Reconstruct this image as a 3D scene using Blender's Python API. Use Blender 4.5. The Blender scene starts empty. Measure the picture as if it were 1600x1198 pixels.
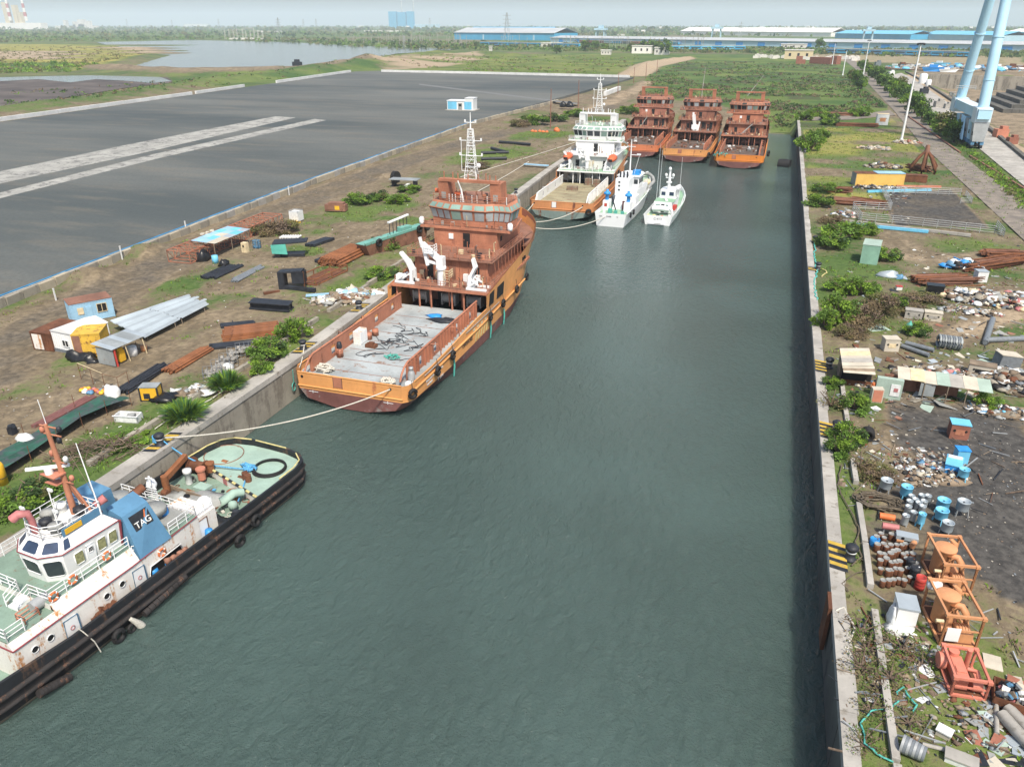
import bpy,math,random
import numpy as np
from mathutils import Vector,Matrix,noise
R=math.radians
rnd=random.Random(7)
SC=bpy.context.scene
COL=SC.collection
FPX,HC=1200.0,40.0
PITCH=math.atan(561/FPX)
YAW=math.atan(435/(FPX/math.cos(PITCH)))
CY,SY,CP,SP=math.cos(YAW),math.sin(YAW),math.cos(PITCH),math.sin(PITCH)
G=4.5
def at(u,v,z=G):
 """ground point seen at photo pixel u, v on the level z"""
 x=(u-800)/FPX;y=-(v-599)/FPX
 f=CP+y*SP;d=-SP+y*CP
 t=(z-HC)/d
 return Vector((CY*x*t-SY*f*t,SY*x*t+CY*f*t,z))
def mpp(u,v,z=G):
 p=at(u,v,z)
 return((-SY*p.x+CY*p.y)*CP-(z-HC)*SP)/FPX
def tag(o,label=None,cat=None,group=None,kind=None):
 if label:o['label']=label
 if cat:o['category']=cat
 if group:o['group']=group
 if kind or cat:o['kind']=kind or 'thing'
 return o
def thing(name,label,cat,loc=(0,0,0),rz=0.0,group=None,parent=None):
 o=bpy.data.objects.new(name,None);COL.objects.link(o)
 o.empty_display_size=0.3
 o.location=loc;o.rotation_euler=(0,0,rz)
 if parent:o.parent=parent
 return tag(o,label,cat,group)
def dup(root,loc,rz=0.0,scale=None,label=None,group=None):
 r=root.copy();COL.objects.link(r)
 r.location=loc;r.rotation_euler=(0,0,rz)
 if scale is not None:r.scale=(scale,)*3 if not hasattr(scale,'__len__')else scale
 if label:r['label']=label
 if group:r['group']=group
 for ch in list(root.children):
  c=ch.copy();COL.objects.link(c);c.parent=r
  for g in list(ch.children):
   d=g.copy();COL.objects.link(d);d.parent=c
 return r
def frame(d):
 d=d.normalized()
 up=Vector((0,0,1))if abs(d.z)<0.95 else Vector((0,1,0))
 a=d.cross(up).normalized();b=a.cross(d).normalized()
 return a,b
class MB:
 """mesh builder: collects faces of several materials into one mesh object"""
 def __init__(s,mat=None):
  s.v=[];s.f=[];s.mi=[];s.sm=[];s.mats=[];s.cur=0
  if mat is not None:s.use(mat)
 def use(s,m):
  if m not in s.mats:s.mats.append(m)
  s.cur=s.mats.index(m);return s
 def face(s,pts,smooth=False):
  n=len(s.v);s.v.extend(tuple(p)for p in pts)
  s.f.append(tuple(range(n,n+len(pts))));s.mi.append(s.cur);s.sm.append(smooth);return s
 def grid(s,rows,smooth=True,closed=False):
  n=len(s.v);w=len(rows[0])
  for r in rows:s.v.extend(tuple(p)for p in r)
  for i in range(len(rows)-1):
   for j in range(w if closed else w-1):
    k=(j+1)%w
    s.f.append((n+i*w+j,n+i*w+k,n+(i+1)*w+k,n+(i+1)*w+j))
    s.mi.append(s.cur);s.sm.append(smooth)
  return s
 def hexa(s,p):
  n=len(s.v);s.v.extend(tuple(q)for q in p)
  for q in((3,2,1,0),(4,5,6,7),(0,1,5,4),(1,2,6,5),(2,3,7,6),(3,0,4,7)):
   s.f.append(tuple(n+i for i in q));s.mi.append(s.cur);s.sm.append(False)
  return s
 def b(s,x0,x1,y0,y1,z0,z1):
  return s.hexa([(x0,y0,z0),(x1,y0,z0),(x1,y1,z0),(x0,y1,z0),(x0,y0,z1),(x1,y0,z1),(x1,y1,z1),(x0,y1,z1)])
 def box(s,c,d,rz=0.0,rx=0.0,ry=0.0):
  M=Matrix.Rotation(rz,3,'Z')@Matrix.Rotation(ry,3,'Y')@Matrix.Rotation(rx,3,'X');c=Vector(c)
  return s.hexa([c+M@Vector((i*d[0]/2,j*d[1]/2,k*d[2]/2))for k in(-1,1)for i,j in((-1,-1),(1,-1),(1,1),(-1,1))])
 def bar(s,p,q,w,h=None):
  p,q=Vector(p),Vector(q);h=h or w
  a,b=frame(q-p)
  return s.hexa([o+a*i*w/2+b*j*h/2 for o in(p,q)for i,j in((-1,-1),(1,-1),(1,1),(-1,1))])
 def tube(s,pts,r,n=6,cap=True,smooth=True,closed=False):
  pts=[Vector(p)for p in pts];rows=[]
  rr=r if hasattr(r,'__len__')else[r]*len(pts)
  N=len(pts)
  for i,p in enumerate(pts):
   if closed:d=pts[(i+1)%N]-pts[i-1]
   else:d=pts[min(i+1,N-1)]-pts[max(i-1,0)]
   if d.length<1e-7:d=Vector((0,0,1))
   a,b=frame(d)
   if i and False:pass
   rows.append([p+(a*math.cos(t)+b*math.sin(t))*rr[i]for t in(k*2*math.pi/n for k in range(n))])
  if closed:rows.append(rows[0])
  s.grid(rows,smooth,True)
  if cap and not closed:
   s.face(rows[0][::-1]);s.face(rows[-1])
  return s
 def cone(s,p,q,r1,r2=None,n=12,cap=True):
  return s.tube([p,q],[r1,r1 if r2 is None else r2],n,cap)
 def prism(s,poly,z0,z1,smooth=False):
  n=len(poly)
  z1s=z1 if hasattr(z1,'__len__')else[z1]*n
  s.face([(x,y,z0)for x,y in poly][::-1]);s.face([(p[0],p[1],z)for p,z in zip(poly,z1s)])
  for i in range(n):
   j=(i+1)%n
   s.face([(poly[i][0],poly[i][1],z0),(poly[j][0],poly[j][1],z0),(poly[j][0],poly[j][1],z1s[j]),(poly[i][0],poly[i][1],z1s[i])],smooth)
  return s
 def lathe(s,c,prof,n=14,smooth=True):
  c=Vector(c)
  return s.grid([[c+Vector((r*math.cos(t),r*math.sin(t),z))for t in(k*2*math.pi/n for k in range(n))]for r,z in prof],smooth,True)
 def torus(s,c,ax,Rr,r,n=16,m=7):
  a,b=frame(Vector(ax));c=Vector(c)
  return s.tube([c+(a*math.cos(t)+b*math.sin(t))*Rr for t in(k*2*math.pi/n for k in range(n))],r,m,False,True,True)
 def blob(s,c,d,rough=0.25,seed=0,n=10,m=7,flat=True):
  c=Vector(c);rows=[];o=Vector((seed*3.1,seed*1.7,seed*0.9))
  for i in range(m+1):
   ph=-math.pi/2+math.pi*i/m
   row=[]
   for j in range(n):
    t=2*math.pi*j/n
    q=Vector((math.cos(ph)*math.cos(t),math.cos(ph)*math.sin(t),math.sin(ph)))
    k=1+rough*noise.noise(q*1.6+o)*1.6
    p=Vector((q.x*d[0]*k,q.y*d[1]*k,q.z*d[2]*k))
    if flat and p.z<0:p.z*=0.1
    row.append(c+p)
   rows.append(row)
  return s.grid(rows,True,True)
 def wall(s,path,z0,z1,t,mat=None):
  """a vertical plate of thickness t along a plan path"""
  for(x0,y0),(x1,y1)in zip(path,path[1:]):
   d=Vector((x1-x0,y1-y0,0));L=d.length
   if L<1e-6:continue
   s.box(((x0+x1)/2,(y0+y1)/2,(z0+z1)/2),(L+t*0.6,t,z1-z0),math.atan2(d.y,d.x))
  return s
 def rail(s,pts,h=1.0,r=0.03,bars=3,step=1.6,posts=True,n=5):
  """an open pipe railing over the 3D polyline pts (deck level)"""
  pts=[Vector(p)for p in pts]
  for k in range(bars):
   z=h*(k+1)/bars
   s.tube([p+Vector((0,0,z))for p in pts],r,n,True)
  if posts:
   for p,q in zip(pts,pts[1:]):
    m=max(1,round((q-p).length/step))
    for i in range(m+1):
     o=p.lerp(q,i/m);s.tube([o,o+Vector((0,0,h))],r*1.15,n,False)
  return s
 def build(s,name,parent=None,loc=None,rz=0.0,mat=None):
  if mat is not None:s.mats=[mat];s.mi=[0]*len(s.f)
  me=bpy.data.meshes.new(name)
  me.from_pydata(s.v,[],s.f)
  for m in s.mats:me.materials.append(m)
  if s.f:
   me.polygons.foreach_set('material_index',s.mi)
   me.polygons.foreach_set('use_smooth',s.sm)
  me.update()
  o=bpy.data.objects.new(name,me);COL.objects.link(o)
  if parent:o.parent=parent
  if loc is not None:o.location=loc
  o.rotation_euler=(0,0,rz)
  return o
def text(name,body,size,mat,parent,M,depth=0.01,shear=0.0,sx=1.0):
 """flat lettering turned into a mesh, placed by the matrix M (x = reading direction, y = up)"""
 cu=bpy.data.curves.new(name,'FONT');cu.body=body;cu.size=size;cu.extrude=depth;cu.shear=shear
 cu.align_x='CENTER';cu.align_y='CENTER';cu.resolution_u=2
 tmp=bpy.data.objects.new(name+'_tmp',cu);COL.objects.link(tmp)
 bpy.context.view_layer.update()
 me=bpy.data.meshes.new_from_object(tmp.evaluated_get(bpy.context.evaluated_depsgraph_get()))
 bpy.data.objects.remove(tmp);bpy.data.curves.remove(cu)
 me.transform(Matrix.Diagonal((sx,1,1,1)));me.transform(M)
 me.materials.clear();me.materials.append(mat)
 o=bpy.data.objects.new(name,me);COL.objects.link(o);o.parent=parent
 return o
def axes(o,x,y):
 x=Vector(x).normalized();y=Vector(y);z=x.cross(y).normalized();y=z.cross(x)
 M=Matrix.Identity(4)
 for i in range(3):M[i][0],M[i][1],M[i][2],M[i][3]=x[i],y[i],z[i],o[i]
 return M
class NT:
 def __init__(s,name):
  s.m=bpy.data.materials.new(name);s.m.use_nodes=True
  s.t=s.m.node_tree;s.t.nodes.clear()
  s.out=s.n('ShaderNodeOutputMaterial');s.p=s.n('ShaderNodeBsdfPrincipled')
  s.l(s.p.outputs[0],s.out.inputs[0])
  s.co=None
 def n(s,t,**k):
  o=s.t.nodes.new(t)
  for a,b in k.items():setattr(o,a,b)
  return o
 def l(s,a,b):s.t.links.new(a,b)
 def coord(s,scale=(1,1,1)):
  if s.co is None:s.co=s.n('ShaderNodeTexCoord')
  mp=s.n('ShaderNodeMapping');mp.inputs['Scale'].default_value=scale
  s.l(s.co.outputs['Object'],mp.inputs[0]);return mp.outputs[0]
 def noise(s,sc,det=3,rough=0.55,scale=(1,1,1),dist=0.0):
  o=s.n('ShaderNodeTexNoise');o.inputs['Scale'].default_value=sc;o.inputs['Detail'].default_value=det
  o.inputs['Roughness'].default_value=rough;o.inputs['Distortion'].default_value=dist
  s.l(s.coord(scale),o.inputs['Vector']);return o.outputs['Fac']
 def ramp(s,fac,a,b,ca=0.0,cb=1.0):
  o=s.n('ShaderNodeMapRange');o.interpolation_type='SMOOTHSTEP'
  for i,x in zip(('From Min','From Max','To Min','To Max'),(a,b,ca,cb)):o.inputs[i].default_value=x
  s.l(fac,o.inputs[0]);return o.outputs[0]
 def mix(s,fac,a,b,mode='MIX'):
  o=s.n('ShaderNodeMix',data_type='RGBA',blend_type=mode)
  for sock,x in((o.inputs[0],fac),(o.inputs[6],a),(o.inputs[7],b)):
   if isinstance(x,(int,float)):sock.default_value=x
   elif isinstance(x,(tuple,list)):sock.default_value=(x[0],x[1],x[2],1)
   else:s.l(x,sock)
  return o.outputs[2]
 def math(s,op,a,b=0.0):
  o=s.n('ShaderNodeMath',operation=op)
  for sock,x in((o.inputs[0],a),(o.inputs[1],b)):
   if isinstance(x,(int,float)):sock.default_value=x
   else:s.l(x,sock)
  return o.outputs[0]
 def bump(s,h,strength=0.3,dist=0.05):
  o=s.n('ShaderNodeBump');o.inputs['Strength'].default_value=strength;o.inputs['Distance'].default_value=dist
  s.l(h,o.inputs['Height']);s.l(o.outputs[0],s.p.inputs['Normal']);return o
 def done(s,col,rough=0.7,metal=0.0,spec=0.4):
  if isinstance(col,(tuple,list)):s.p.inputs['Base Color'].default_value=(col[0],col[1],col[2],1)
  else:s.l(col,s.p.inputs['Base Color'])
  if isinstance(rough,(int,float)):s.p.inputs['Roughness'].default_value=rough
  else:s.l(rough,s.p.inputs['Roughness'])
  s.p.inputs['Metallic'].default_value=metal
  s.p.inputs['Specular IOR Level'].default_value=spec
  return s.m
def sc(c,k):return tuple(x*k for x in c)
RUST=(0.13,0.045,0.02)
def paint(name,col,rust=0.0,rcol=RUST,rough=0.55,var=0.22,streak=True,sc_=0.6,dirt=0.25,metal=0.0,bump=0.12,plates=False):
 """weathered paint: tone patches, grime, rust blotches and (optionally) vertical runs"""
 t=NT(name)
 big=t.noise(sc_*0.5,4,0.6);fine=t.noise(sc_*6,4,0.65)
 c=t.mix(t.ramp(big,0.3,0.7),sc(col,1-var),sc(col,1+var*0.6))
 c=t.mix(t.ramp(fine,0.45,0.8,0,dirt),c,sc(col,0.45))
 if rust>0:
  r=t.noise(sc_*1.3,6,0.7,(1,1,0.16)if streak else(1,1,1))
  r2=t.noise(sc_*4,5,0.7)
  m=t.math('ADD',t.math('MULTIPLY',r,0.72),t.math('MULTIPLY',r2,0.28))
  th=0.66-0.26*rust
  c=t.mix(t.ramp(m,th,th+0.09),c,t.mix(fine,sc(rcol,0.55),sc(rcol,1.7)))
 if plates:
  s_=t.n('ShaderNodeSeparateXYZ');t.l(t.coord(),s_.inputs[0]);ln=None
  for ax,p in((1,2.4),(2,1.3)):
   f=t.math('FRACT',t.math('DIVIDE',t.math('ADD',s_.outputs[ax],0.37),p));k=t.ramp(t.math('ABSOLUTE',t.math('SUBTRACT',f,0.5)),0.485,0.497,0,0.55);ln=k if ln is None else t.math('MAXIMUM',ln,k)
  c=t.mix(ln,c,sc(col,0.42))
 t.bump(fine,bump,0.03)
 return t.done(c,rough,metal)
def plain(name,col,rough=0.7,var=0.15,s=2.0,metal=0.0,bump=0.1,spec=0.4):
 t=NT(name)
 a=t.noise(s,4,0.6)
 c=t.mix(t.ramp(a,0.3,0.7),sc(col,1-var),sc(col,1+var))
 if bump:t.bump(a,bump,0.03)
 return t.done(c,rough,metal,spec)
M={}
def mats():
 P,L=paint,plain
 M['orange']=P('orange_paint',(0.7,0.33,0.115),0.28,(0.36,0.13,0.065),0.5,0.16,sc_=0.4,dirt=0.25,plates=True)
 M['orange_faded']=P('faded_orange_paint',(0.58,0.25,0.1),0.4,(0.16,0.06,0.035),0.6,0.2,sc_=0.4)
 M['maroon']=P('maroon_antifouling',(0.2,0.085,0.075),0.42,(0.2,0.175,0.165),0.7,0.35,streak=False,sc_=0.35,dirt=0.45,plates=True)
 M['boot_grey']=P('grey_green_antifouling',(0.2,0.26,0.24),0.5,RUST,0.7,0.2,sc_=0.4)
 M['rust_paint']=P('rusted_orange_steel',(0.44,0.185,0.11),0.42,(0.24,0.1,0.065),0.7,0.28,sc_=0.6,dirt=0.4,plates=True)
 M['rust_dark']=P('dark_rusted_steel',(0.25,0.125,0.085),0.45,(0.1,0.05,0.035),0.8,0.3,streak=False,sc_=0.7,dirt=0.5)
 M['rust_rail']=P('rusty_rail_paint',(0.4,0.165,0.1),0.4,(0.14,0.05,0.03),0.65,0.2,sc_=0.9)
 M['rust']=P('rusty_iron',(0.15,0.06,0.03),0.4,(0.06,0.025,0.015),0.85,0.35,streak=False,sc_=1.5,dirt=0.5)
 M['rust_bright']=P('bright_rusty_steel',(0.24,0.095,0.04),0.4,(0.09,0.035,0.02),0.8,0.3,streak=False,sc_=1.2,dirt=0.4)
 M['white']=P('white_ship_paint',(0.74,0.75,0.74),0.12,(0.3,0.13,0.05),0.4,0.06,sc_=0.6,dirt=0.1)
 M['white_rusty']=P('rust_streaked_white_paint',(0.74,0.72,0.68),0.5,(0.4,0.19,0.07),0.5,0.08,sc_=1.0,dirt=0.22)
 M['white_clean']=P('clean_white_paint',(0.78,0.8,0.81),0.0,RUST,0.35,0.05,sc_=0.5,dirt=0.08)
 M['cream']=L('cream_paint',(0.6,0.5,0.32),0.6)
 M['deck_green']=P('worn_green_deck',(0.2,0.29,0.235),0.42,(0.14,0.08,0.05),0.8,0.2,streak=False,sc_=1.0,dirt=0.35)
 M['deck_pale']=P('pale_green_deck',(0.3,0.42,0.36),0.3,(0.2,0.12,0.07),0.8,0.12,streak=False,sc_=1.1,dirt=0.3)
 M['deck_mint']=P('mint_green_deck',(0.24,0.4,0.27),0.2,(0.16,0.1,0.06),0.7,0.15,streak=False,sc_=0.6)
 M['deck_grey']=P('worn_grey_steel_deck',(0.34,0.375,0.385),0.42,(0.2,0.13,0.095),0.75,0.25,streak=False,sc_=0.5,dirt=0.4)
 M['deck_wood']=P('weathered_wooden_deck',(0.3,0.27,0.17),0.45,(0.14,0.085,0.05),0.85,0.25,streak=False,sc_=0.5,dirt=0.4)
 M['deck_wreck']=P('scorched_wreck_deck',(0.12,0.085,0.068),0.5,(0.045,0.035,0.03),0.9,0.35,streak=False,sc_=0.6,dirt=0.5)
 M['black']=P('black_hull_paint',(0.018,0.02,0.024),0.48,(0.075,0.045,0.03),0.55,0.3,sc_=0.6)
 M['belt_rust']=P('rusty_black_belting',(0.028,0.025,0.025),0.48,(0.11,0.06,0.04),0.8,0.35,sc_=1.3,dirt=0.4)
 M['rubber']=L('black_rubber',(0.014,0.014,0.015),0.75,0.3,6)
 M['funnel_blue']=P('faded_blue_paint',(0.1,0.235,0.38),0.1,RUST,0.5,0.14,sc_=0.5,dirt=0.25)
 M['blue']=L('bright_blue_paint',(0.03,0.25,0.62),0.45)
 M['cyan']=P('sky_blue_paint',(0.16,0.5,0.72),0.05,RUST,0.5,0.12,sc_=1.2)
 M['grey_grime']=P('grimy_grey_steel',(0.3,0.31,0.3),0.35,(0.14,0.1,0.07),0.7,0.2,streak=False,sc_=0.9,dirt=0.4)
 M['steel']=P('grey_steel',(0.4,0.42,0.43),0.1,RUST,0.5,0.15,streak=False,sc_=1,metal=0.3)
 M['galv']=P('galvanised_sheet',(0.42,0.48,0.52),0.0,RUST,0.42,0.16,sc_=0.5,dirt=0.12,metal=0.25)
 M['galv_old']=P('old_galvanised_sheet',(0.3,0.33,0.34),0.3,(0.2,0.12,0.08),0.55,0.25,streak=False,sc_=0.8,metal=0.1)
 M['galv_pale']=P('pale_galvanised_sheet',(0.5,0.57,0.61),0.0,RUST,0.4,0.16,sc_=0.5,dirt=0.12,metal=0.2)
 M['dark_steel']=L('black_coated_steel',(0.022,0.025,0.032),0.55,0.3)
 M['dark']=L('dark_opening',(0.012,0.013,0.014),0.6)
 M['glass_dark']=L('dark_window_glass',(0.03,0.04,0.045),0.12,0.2,0.7,bump=0)
 M['glass_blue']=L('tinted_window_glass',(0.035,0.055,0.1),0.1,0.2,0.7,bump=0)
 M['glass_milky']=P('milky_window_pane',(0.42,0.48,0.5),0.0,RUST,0.3,0.2,sc_=0.7,dirt=0.3)
 M['glass_green']=P('pale_green_window_pane',(0.22,0.33,0.29),0.0,RUST,0.25,0.2,sc_=0.7,dirt=0.3)
 M['curtain']=L('olive_curtained_pane',(0.26,0.26,0.13),0.4,0.3,5)
 M['red']=L('red_paint',(0.42,0.05,0.04),0.55)
 M['redline']=L('dark_red_trim',(0.24,0.05,0.06),0.55)
 M['pink']=L('faded_red_paint',(0.4,0.15,0.15),0.6)
 M['salmon']=P('salmon_painted_steel',(0.5,0.2,0.13),0.1,RUST,0.6,0.15,sc_=1)
 M['mast_orange']=P('faded_orange_mast',(0.46,0.2,0.12),0.2,RUST,0.6,0.2,sc_=1)
 M['skid_orange']=P('worn_orange_machinery',(0.56,0.27,0.13),0.2,(0.2,0.08,0.04),0.6,0.15,sc_=1.2)
 M['coral']=P('coral_red_machinery',(0.58,0.2,0.14),0.12,(0.2,0.08,0.05),0.55,0.15,sc_=1.2)
 M['buoy_orange']=L('lifebuoy_orange',(0.6,0.16,0.05),0.6)
 M['lifeboat']=P('lifeboat_orange',(0.58,0.13,0.05),0.1,RUST,0.45,0.12)
 M['hazard_yellow']=P('worn_yellow_marking',(0.5,0.34,0.05),.5,(0.2,0.17,0.12),.85,.2,False,2.5)
 M['yellow']=P('yellow_paint',(0.72,0.42,0.03),0.05,RUST,0.5,0.1,sc_=1)
 M['yellow_rusty']=P('rusting_yellow_paint',(0.66,0.42,0.06),0.55,(0.16,0.07,0.03),0.6,0.15,streak=False,sc_=1.1)
 M['yellow_box']=P('sunlit_yellow_paint',(0.72,0.47,0.13),0.1,(0.2,0.1,0.04),0.55,0.1,sc_=0.7)
 M['pale_yellow']=L('pale_yellow_paint',(0.55,0.48,0.22),0.6)
 M['cabin_blue']=P('pale_blue_cabin_paint',(0.3,0.5,0.66),0.12,(0.16,0.09,0.06),0.55,0.12,sc_=0.9)
 M['teal']=P('teal_green_paint',(0.08,0.36,0.3),0.15,RUST,0.6,0.2,sc_=0.9)
 M['container_teal']=P('pale_teal_container',(0.24,0.42,0.33),0.25,(0.3,0.3,0.24),0.6,0.18,sc_=0.8)
 M['rope_blue']=L('blue_rope',(0.09,0.32,0.56),0.85,0.3,9)
 M['rope_white']=L('off_white_rope',(0.52,0.5,0.44),0.9,0.2,9)
 M['rope_teal']=L('teal_rope',(0.08,0.38,0.33),0.85,0.3,9)
 M['hose']=L('grey_brown_hose',(0.11,0.09,0.065),0.8,0.3,4)
 M['wood']=P('old_timber',(0.23,0.18,0.13),0.2,(0.1,0.08,0.06),0.9,0.3,streak=False,sc_=2)
 M['ply']=P('bleached_sheet',(0.5,0.46,0.38),0.2,(0.26,0.2,0.13),0.85,0.15,streak=False,sc_=1.0)
 M['sheet_green']=P('pale_green_sheet',(0.34,0.44,0.38),0.15,(0.36,0.33,0.25),0.7,0.15,streak=False,sc_=1.0)
 M['concrete']=P('weathered_concrete',(0.31,0.285,0.235),0.62,(0.15,0.135,0.11),0.9,0.2,sc_=0.35,dirt=0.35,bump=0.3)
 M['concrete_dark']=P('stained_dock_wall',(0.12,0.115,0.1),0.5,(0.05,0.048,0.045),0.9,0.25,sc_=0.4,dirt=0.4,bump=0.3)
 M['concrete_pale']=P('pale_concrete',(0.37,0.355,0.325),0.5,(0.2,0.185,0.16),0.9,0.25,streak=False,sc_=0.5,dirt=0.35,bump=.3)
 M['block_tan']=P('tan_concrete_block',(0.42,0.37,0.28),0.4,(0.22,0.14,0.09),0.9,0.2,streak=False,sc_=0.6)
 M['whitewash']=P('whitewashed_block',(0.66,0.67,0.66),0.2,(0.36,0.34,0.3),0.8,0.12,sc_=0.3)
 M['line_blue']=L('blue_painted_kerb',(0.03,0.2,0.4),0.7,.3,.4)
 M['dirt']=L('bare_earth',(0.2,0.155,0.11),0.95,0.3,0.8,bump=0.4)
 M['sand']=L('dry_sandy_earth',(0.36,0.28,0.19),0.95,0.25,0.5,bump=0.4)
 M['stone']=L('grey_boulder',(0.26,0.25,0.23),0.9,0.25,1.5,bump=0.4)
 M['plastic_white']=L('white_plastic',(0.66,0.68,0.68),0.5,0.12,3)
 M['plastic_black']=L('black_plastic_sheet',(0.014,0.015,0.017),0.35,0.4,3,bump=0.5)
 M['grey_plastic']=L('grey_plastic',(0.16,0.18,0.2),0.5,0.15,3)
 M['net']=P('green_shade_net',(0.03,0.12,0.085),0.75,(0.05,0.065,0.07),0.95,0.5,streak=False,sc_=0.55,dirt=.6,bump=.6)
 M['brick']=P('red_brown_brick',(0.27,0.11,0.075),0.3,(0.15,0.08,0.06),0.9,0.2,streak=False,sc_=1.5)
 M['shed_blue']=L('blue_cladding',(0.05,0.33,0.56),0.6,0.08,0.05,bump=0)
 M['shed_pale']=L('pale_blue_cladding',(0.38,0.55,0.66),0.6,0.08,0.03,bump=0)
 M['shed_roof']=L('pale_grey_roofing',(0.42,0.44,0.45),0.6,0.08,0.03,bump=0)
 M['shed_white']=L('white_roofing',(0.78,0.76,0.72),0.5,0.05,0.02,bump=0)
 M['crane_blue']=P('light_blue_crane_paint',(0.44,0.7,0.86),0.03,RUST,0.45,0.08,sc_=0.2,dirt=0.12)
 M['crane_white']=P('white_crane_paint',(0.6,0.72,0.8),0.03,RUST,0.4,0.06,sc_=0.2,dirt=0.1)
 M['village']=L('whitewashed_house',(0.62,0.6,0.56),0.8,0.15,0.02,bump=0)
 M['bark']=L('brown_bark',(0.12,0.085,0.06),0.9,0.3,4,bump=0.4)
 M['twig']=L('dry_brown_twigs',(0.13,0.095,0.07),0.95,0.35,3,bump=0)
 M['grapple']=M['rust']
 for n,c in(('leaf_bright',(0.23,0.37,0.05)),('leaf_mid',(0.145,0.25,0.05)),('leaf_dark',(0.07,0.125,0.042)),('leaf_pale',(0.19,0.24,0.095)),('leaf_olive',(0.19,0.19,0.075)),('leaf_dry',(0.24,0.185,0.11)),('leaf_spike',(0.1,0.22,0.08))):
  t=NT(n)
  c1=t.mix(t.ramp(t.noise(1.3,3),0.3,0.7),sc(c,0.62),sc(c,1.35))
  m=t.done(c1,0.7,0,0.2);tr=t.n('ShaderNodeBsdfTranslucent');t.l(c1,tr.inputs[0]);mx=t.n('ShaderNodeMixShader');mx.inputs[0].default_value=0.38;t.l(t.p.outputs[0],mx.inputs[1]);t.l(tr.outputs[0],mx.inputs[2]);t.l(mx.outputs[0],t.out.inputs[0]);M[n]=m
mats()
cam=bpy.data.cameras.new('camera');cam.lens=27.0;cam.sensor_width=36.0;cam.clip_start=0.5;cam.clip_end=60000
co=bpy.data.objects.new('camera',cam);COL.objects.link(co)
co.location=(0,0,HC);co.rotation_euler=(math.pi/2-PITCH,0,YAW);SC.camera=co
W=bpy.data.worlds.new('World');SC.world=W;W.use_nodes=True
nt=W.node_tree;nt.nodes.clear()
wo=nt.nodes.new('ShaderNodeOutputWorld');bg=nt.nodes.new('ShaderNodeBackground');sk=nt.nodes.new('ShaderNodeTexSky')
SUN_EL,SUN_AZ=R(55),R(145)
sk.sky_type='NISHITA';sk.sun_disc=False;sk.sun_elevation=SUN_EL;sk.sun_rotation=SUN_AZ
sk.air_density=1.0;sk.dust_density=3.0;sk.ozone_density=1.0
bg.inputs[1].default_value=0.125
nt.links.new(sk.outputs[0],bg.inputs[0]);nt.links.new(bg.outputs[0],wo.inputs[0])
sl=bpy.data.lights.new('sun','SUN');sl.energy=3.9;sl.angle=R(4);sl.color=(1.0,0.92,0.79)
so=bpy.data.objects.new('sun',sl);COL.objects.link(so)
sd=Vector((math.sin(SUN_AZ)*math.cos(SUN_EL),math.cos(SUN_AZ)*math.cos(SUN_EL),math.sin(SUN_EL)))
so.rotation_euler=sd.to_track_quat('Z','Y').to_euler();so.location=(60,-60,200)
SC.view_settings.view_transform='Standard';SC.view_settings.look='None'
SC.view_settings.exposure=0.45;SC.view_settings.gamma=1.0
SC.render.engine='CYCLES'
SC.cycles.max_bounces=5;SC.cycles.diffuse_bounces=2;SC.cycles.glossy_bounces=3;SC.cycles.volume_bounces=2
SC.cycles.use_denoising=True;SC.cycles.caustics_reflective=False;SC.cycles.caustics_refractive=False
QL=[(-400,-49.6),(-60,-49.6),(75,-49.7),(100,-50.8),(205,-56.0),(330,-59.0),(375,-60.0),(20000,-60.0)]
def quay_x(y):
 return float(np.interp(y,[a for a,b in QL],[b for a,b in QL]))
def ar(a,b,s):return list(np.arange(a,b,s))
XS=[-20000,-14000,-10000,-7500,-5500,-4300,-3400,-2700,-2200,-1800,-1500,-1300,-1150,-1000,-900,-810]+ar(-740,-134,8)+ar(-130,-50,1.0)+ar(-50,8,4.0)[0:1]+ar(-46,8,4)+[8.0]+ar(9,78,1.0)+ar(80,300,6)+[310,350,420,520,660,850,1100,1500,2100,3000,4500,7000,10000,14000]
YS=[-300,-120,-40,0]+ar(16,200,1.0)+ar(200,420,2.0)+ar(420,1140,8)+[1150,1220,1320,1450,1650,1900,2300,2800,3400,4200,5500,7500,10000,14000,20000]
xs=np.array(XS);ys=np.array(YS)
gx,gy=np.meshgrid(xs,ys)
shift=np.interp(gy,[a for a,b in QL],[b for a,b in QL])+50.0
fade=np.clip((gx+110)/60.0,0,1)*np.clip((8-gx)/58.0,0,1)
gx=gx+shift*np.where(gx<=-50,np.clip((gx+130)/80.0,0,1),np.clip((8-gx)/58.0,0,1))
def pip(px,py,poly):
 ins=np.zeros(px.shape,bool);n=len(poly)
 for i in range(n):
  x0,y0=poly[i][0],poly[i][1];x1,y1=poly[(i+1)%n][0],poly[(i+1)%n][1]
  if abs(y1-y0)<1e-9:continue
  c=((y0>py)!=(y1>py))&(px<(x1-x0)*(py-y0)/(y1-y0)+x0)
  ins^=c
 return ins
def pld(px,py,line):
 d=np.full(px.shape,1e9)
 for(p,q)in zip(line,line[1:]):
  vx,vy=q[0]-p[0],q[1]-p[1];L=vx*vx+vy*vy+1e-9
  t=np.clip(((px-p[0])*vx+(py-p[1])*vy)/L,0,1)
  d=np.minimum(d,np.hypot(px-p[0]-t*vx,py-p[1]-t*vy))
 return d
def wp(*uv,z=G):return[at(u,v,z)for u,v in uv]
rs=np.random.RandomState(3)
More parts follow.
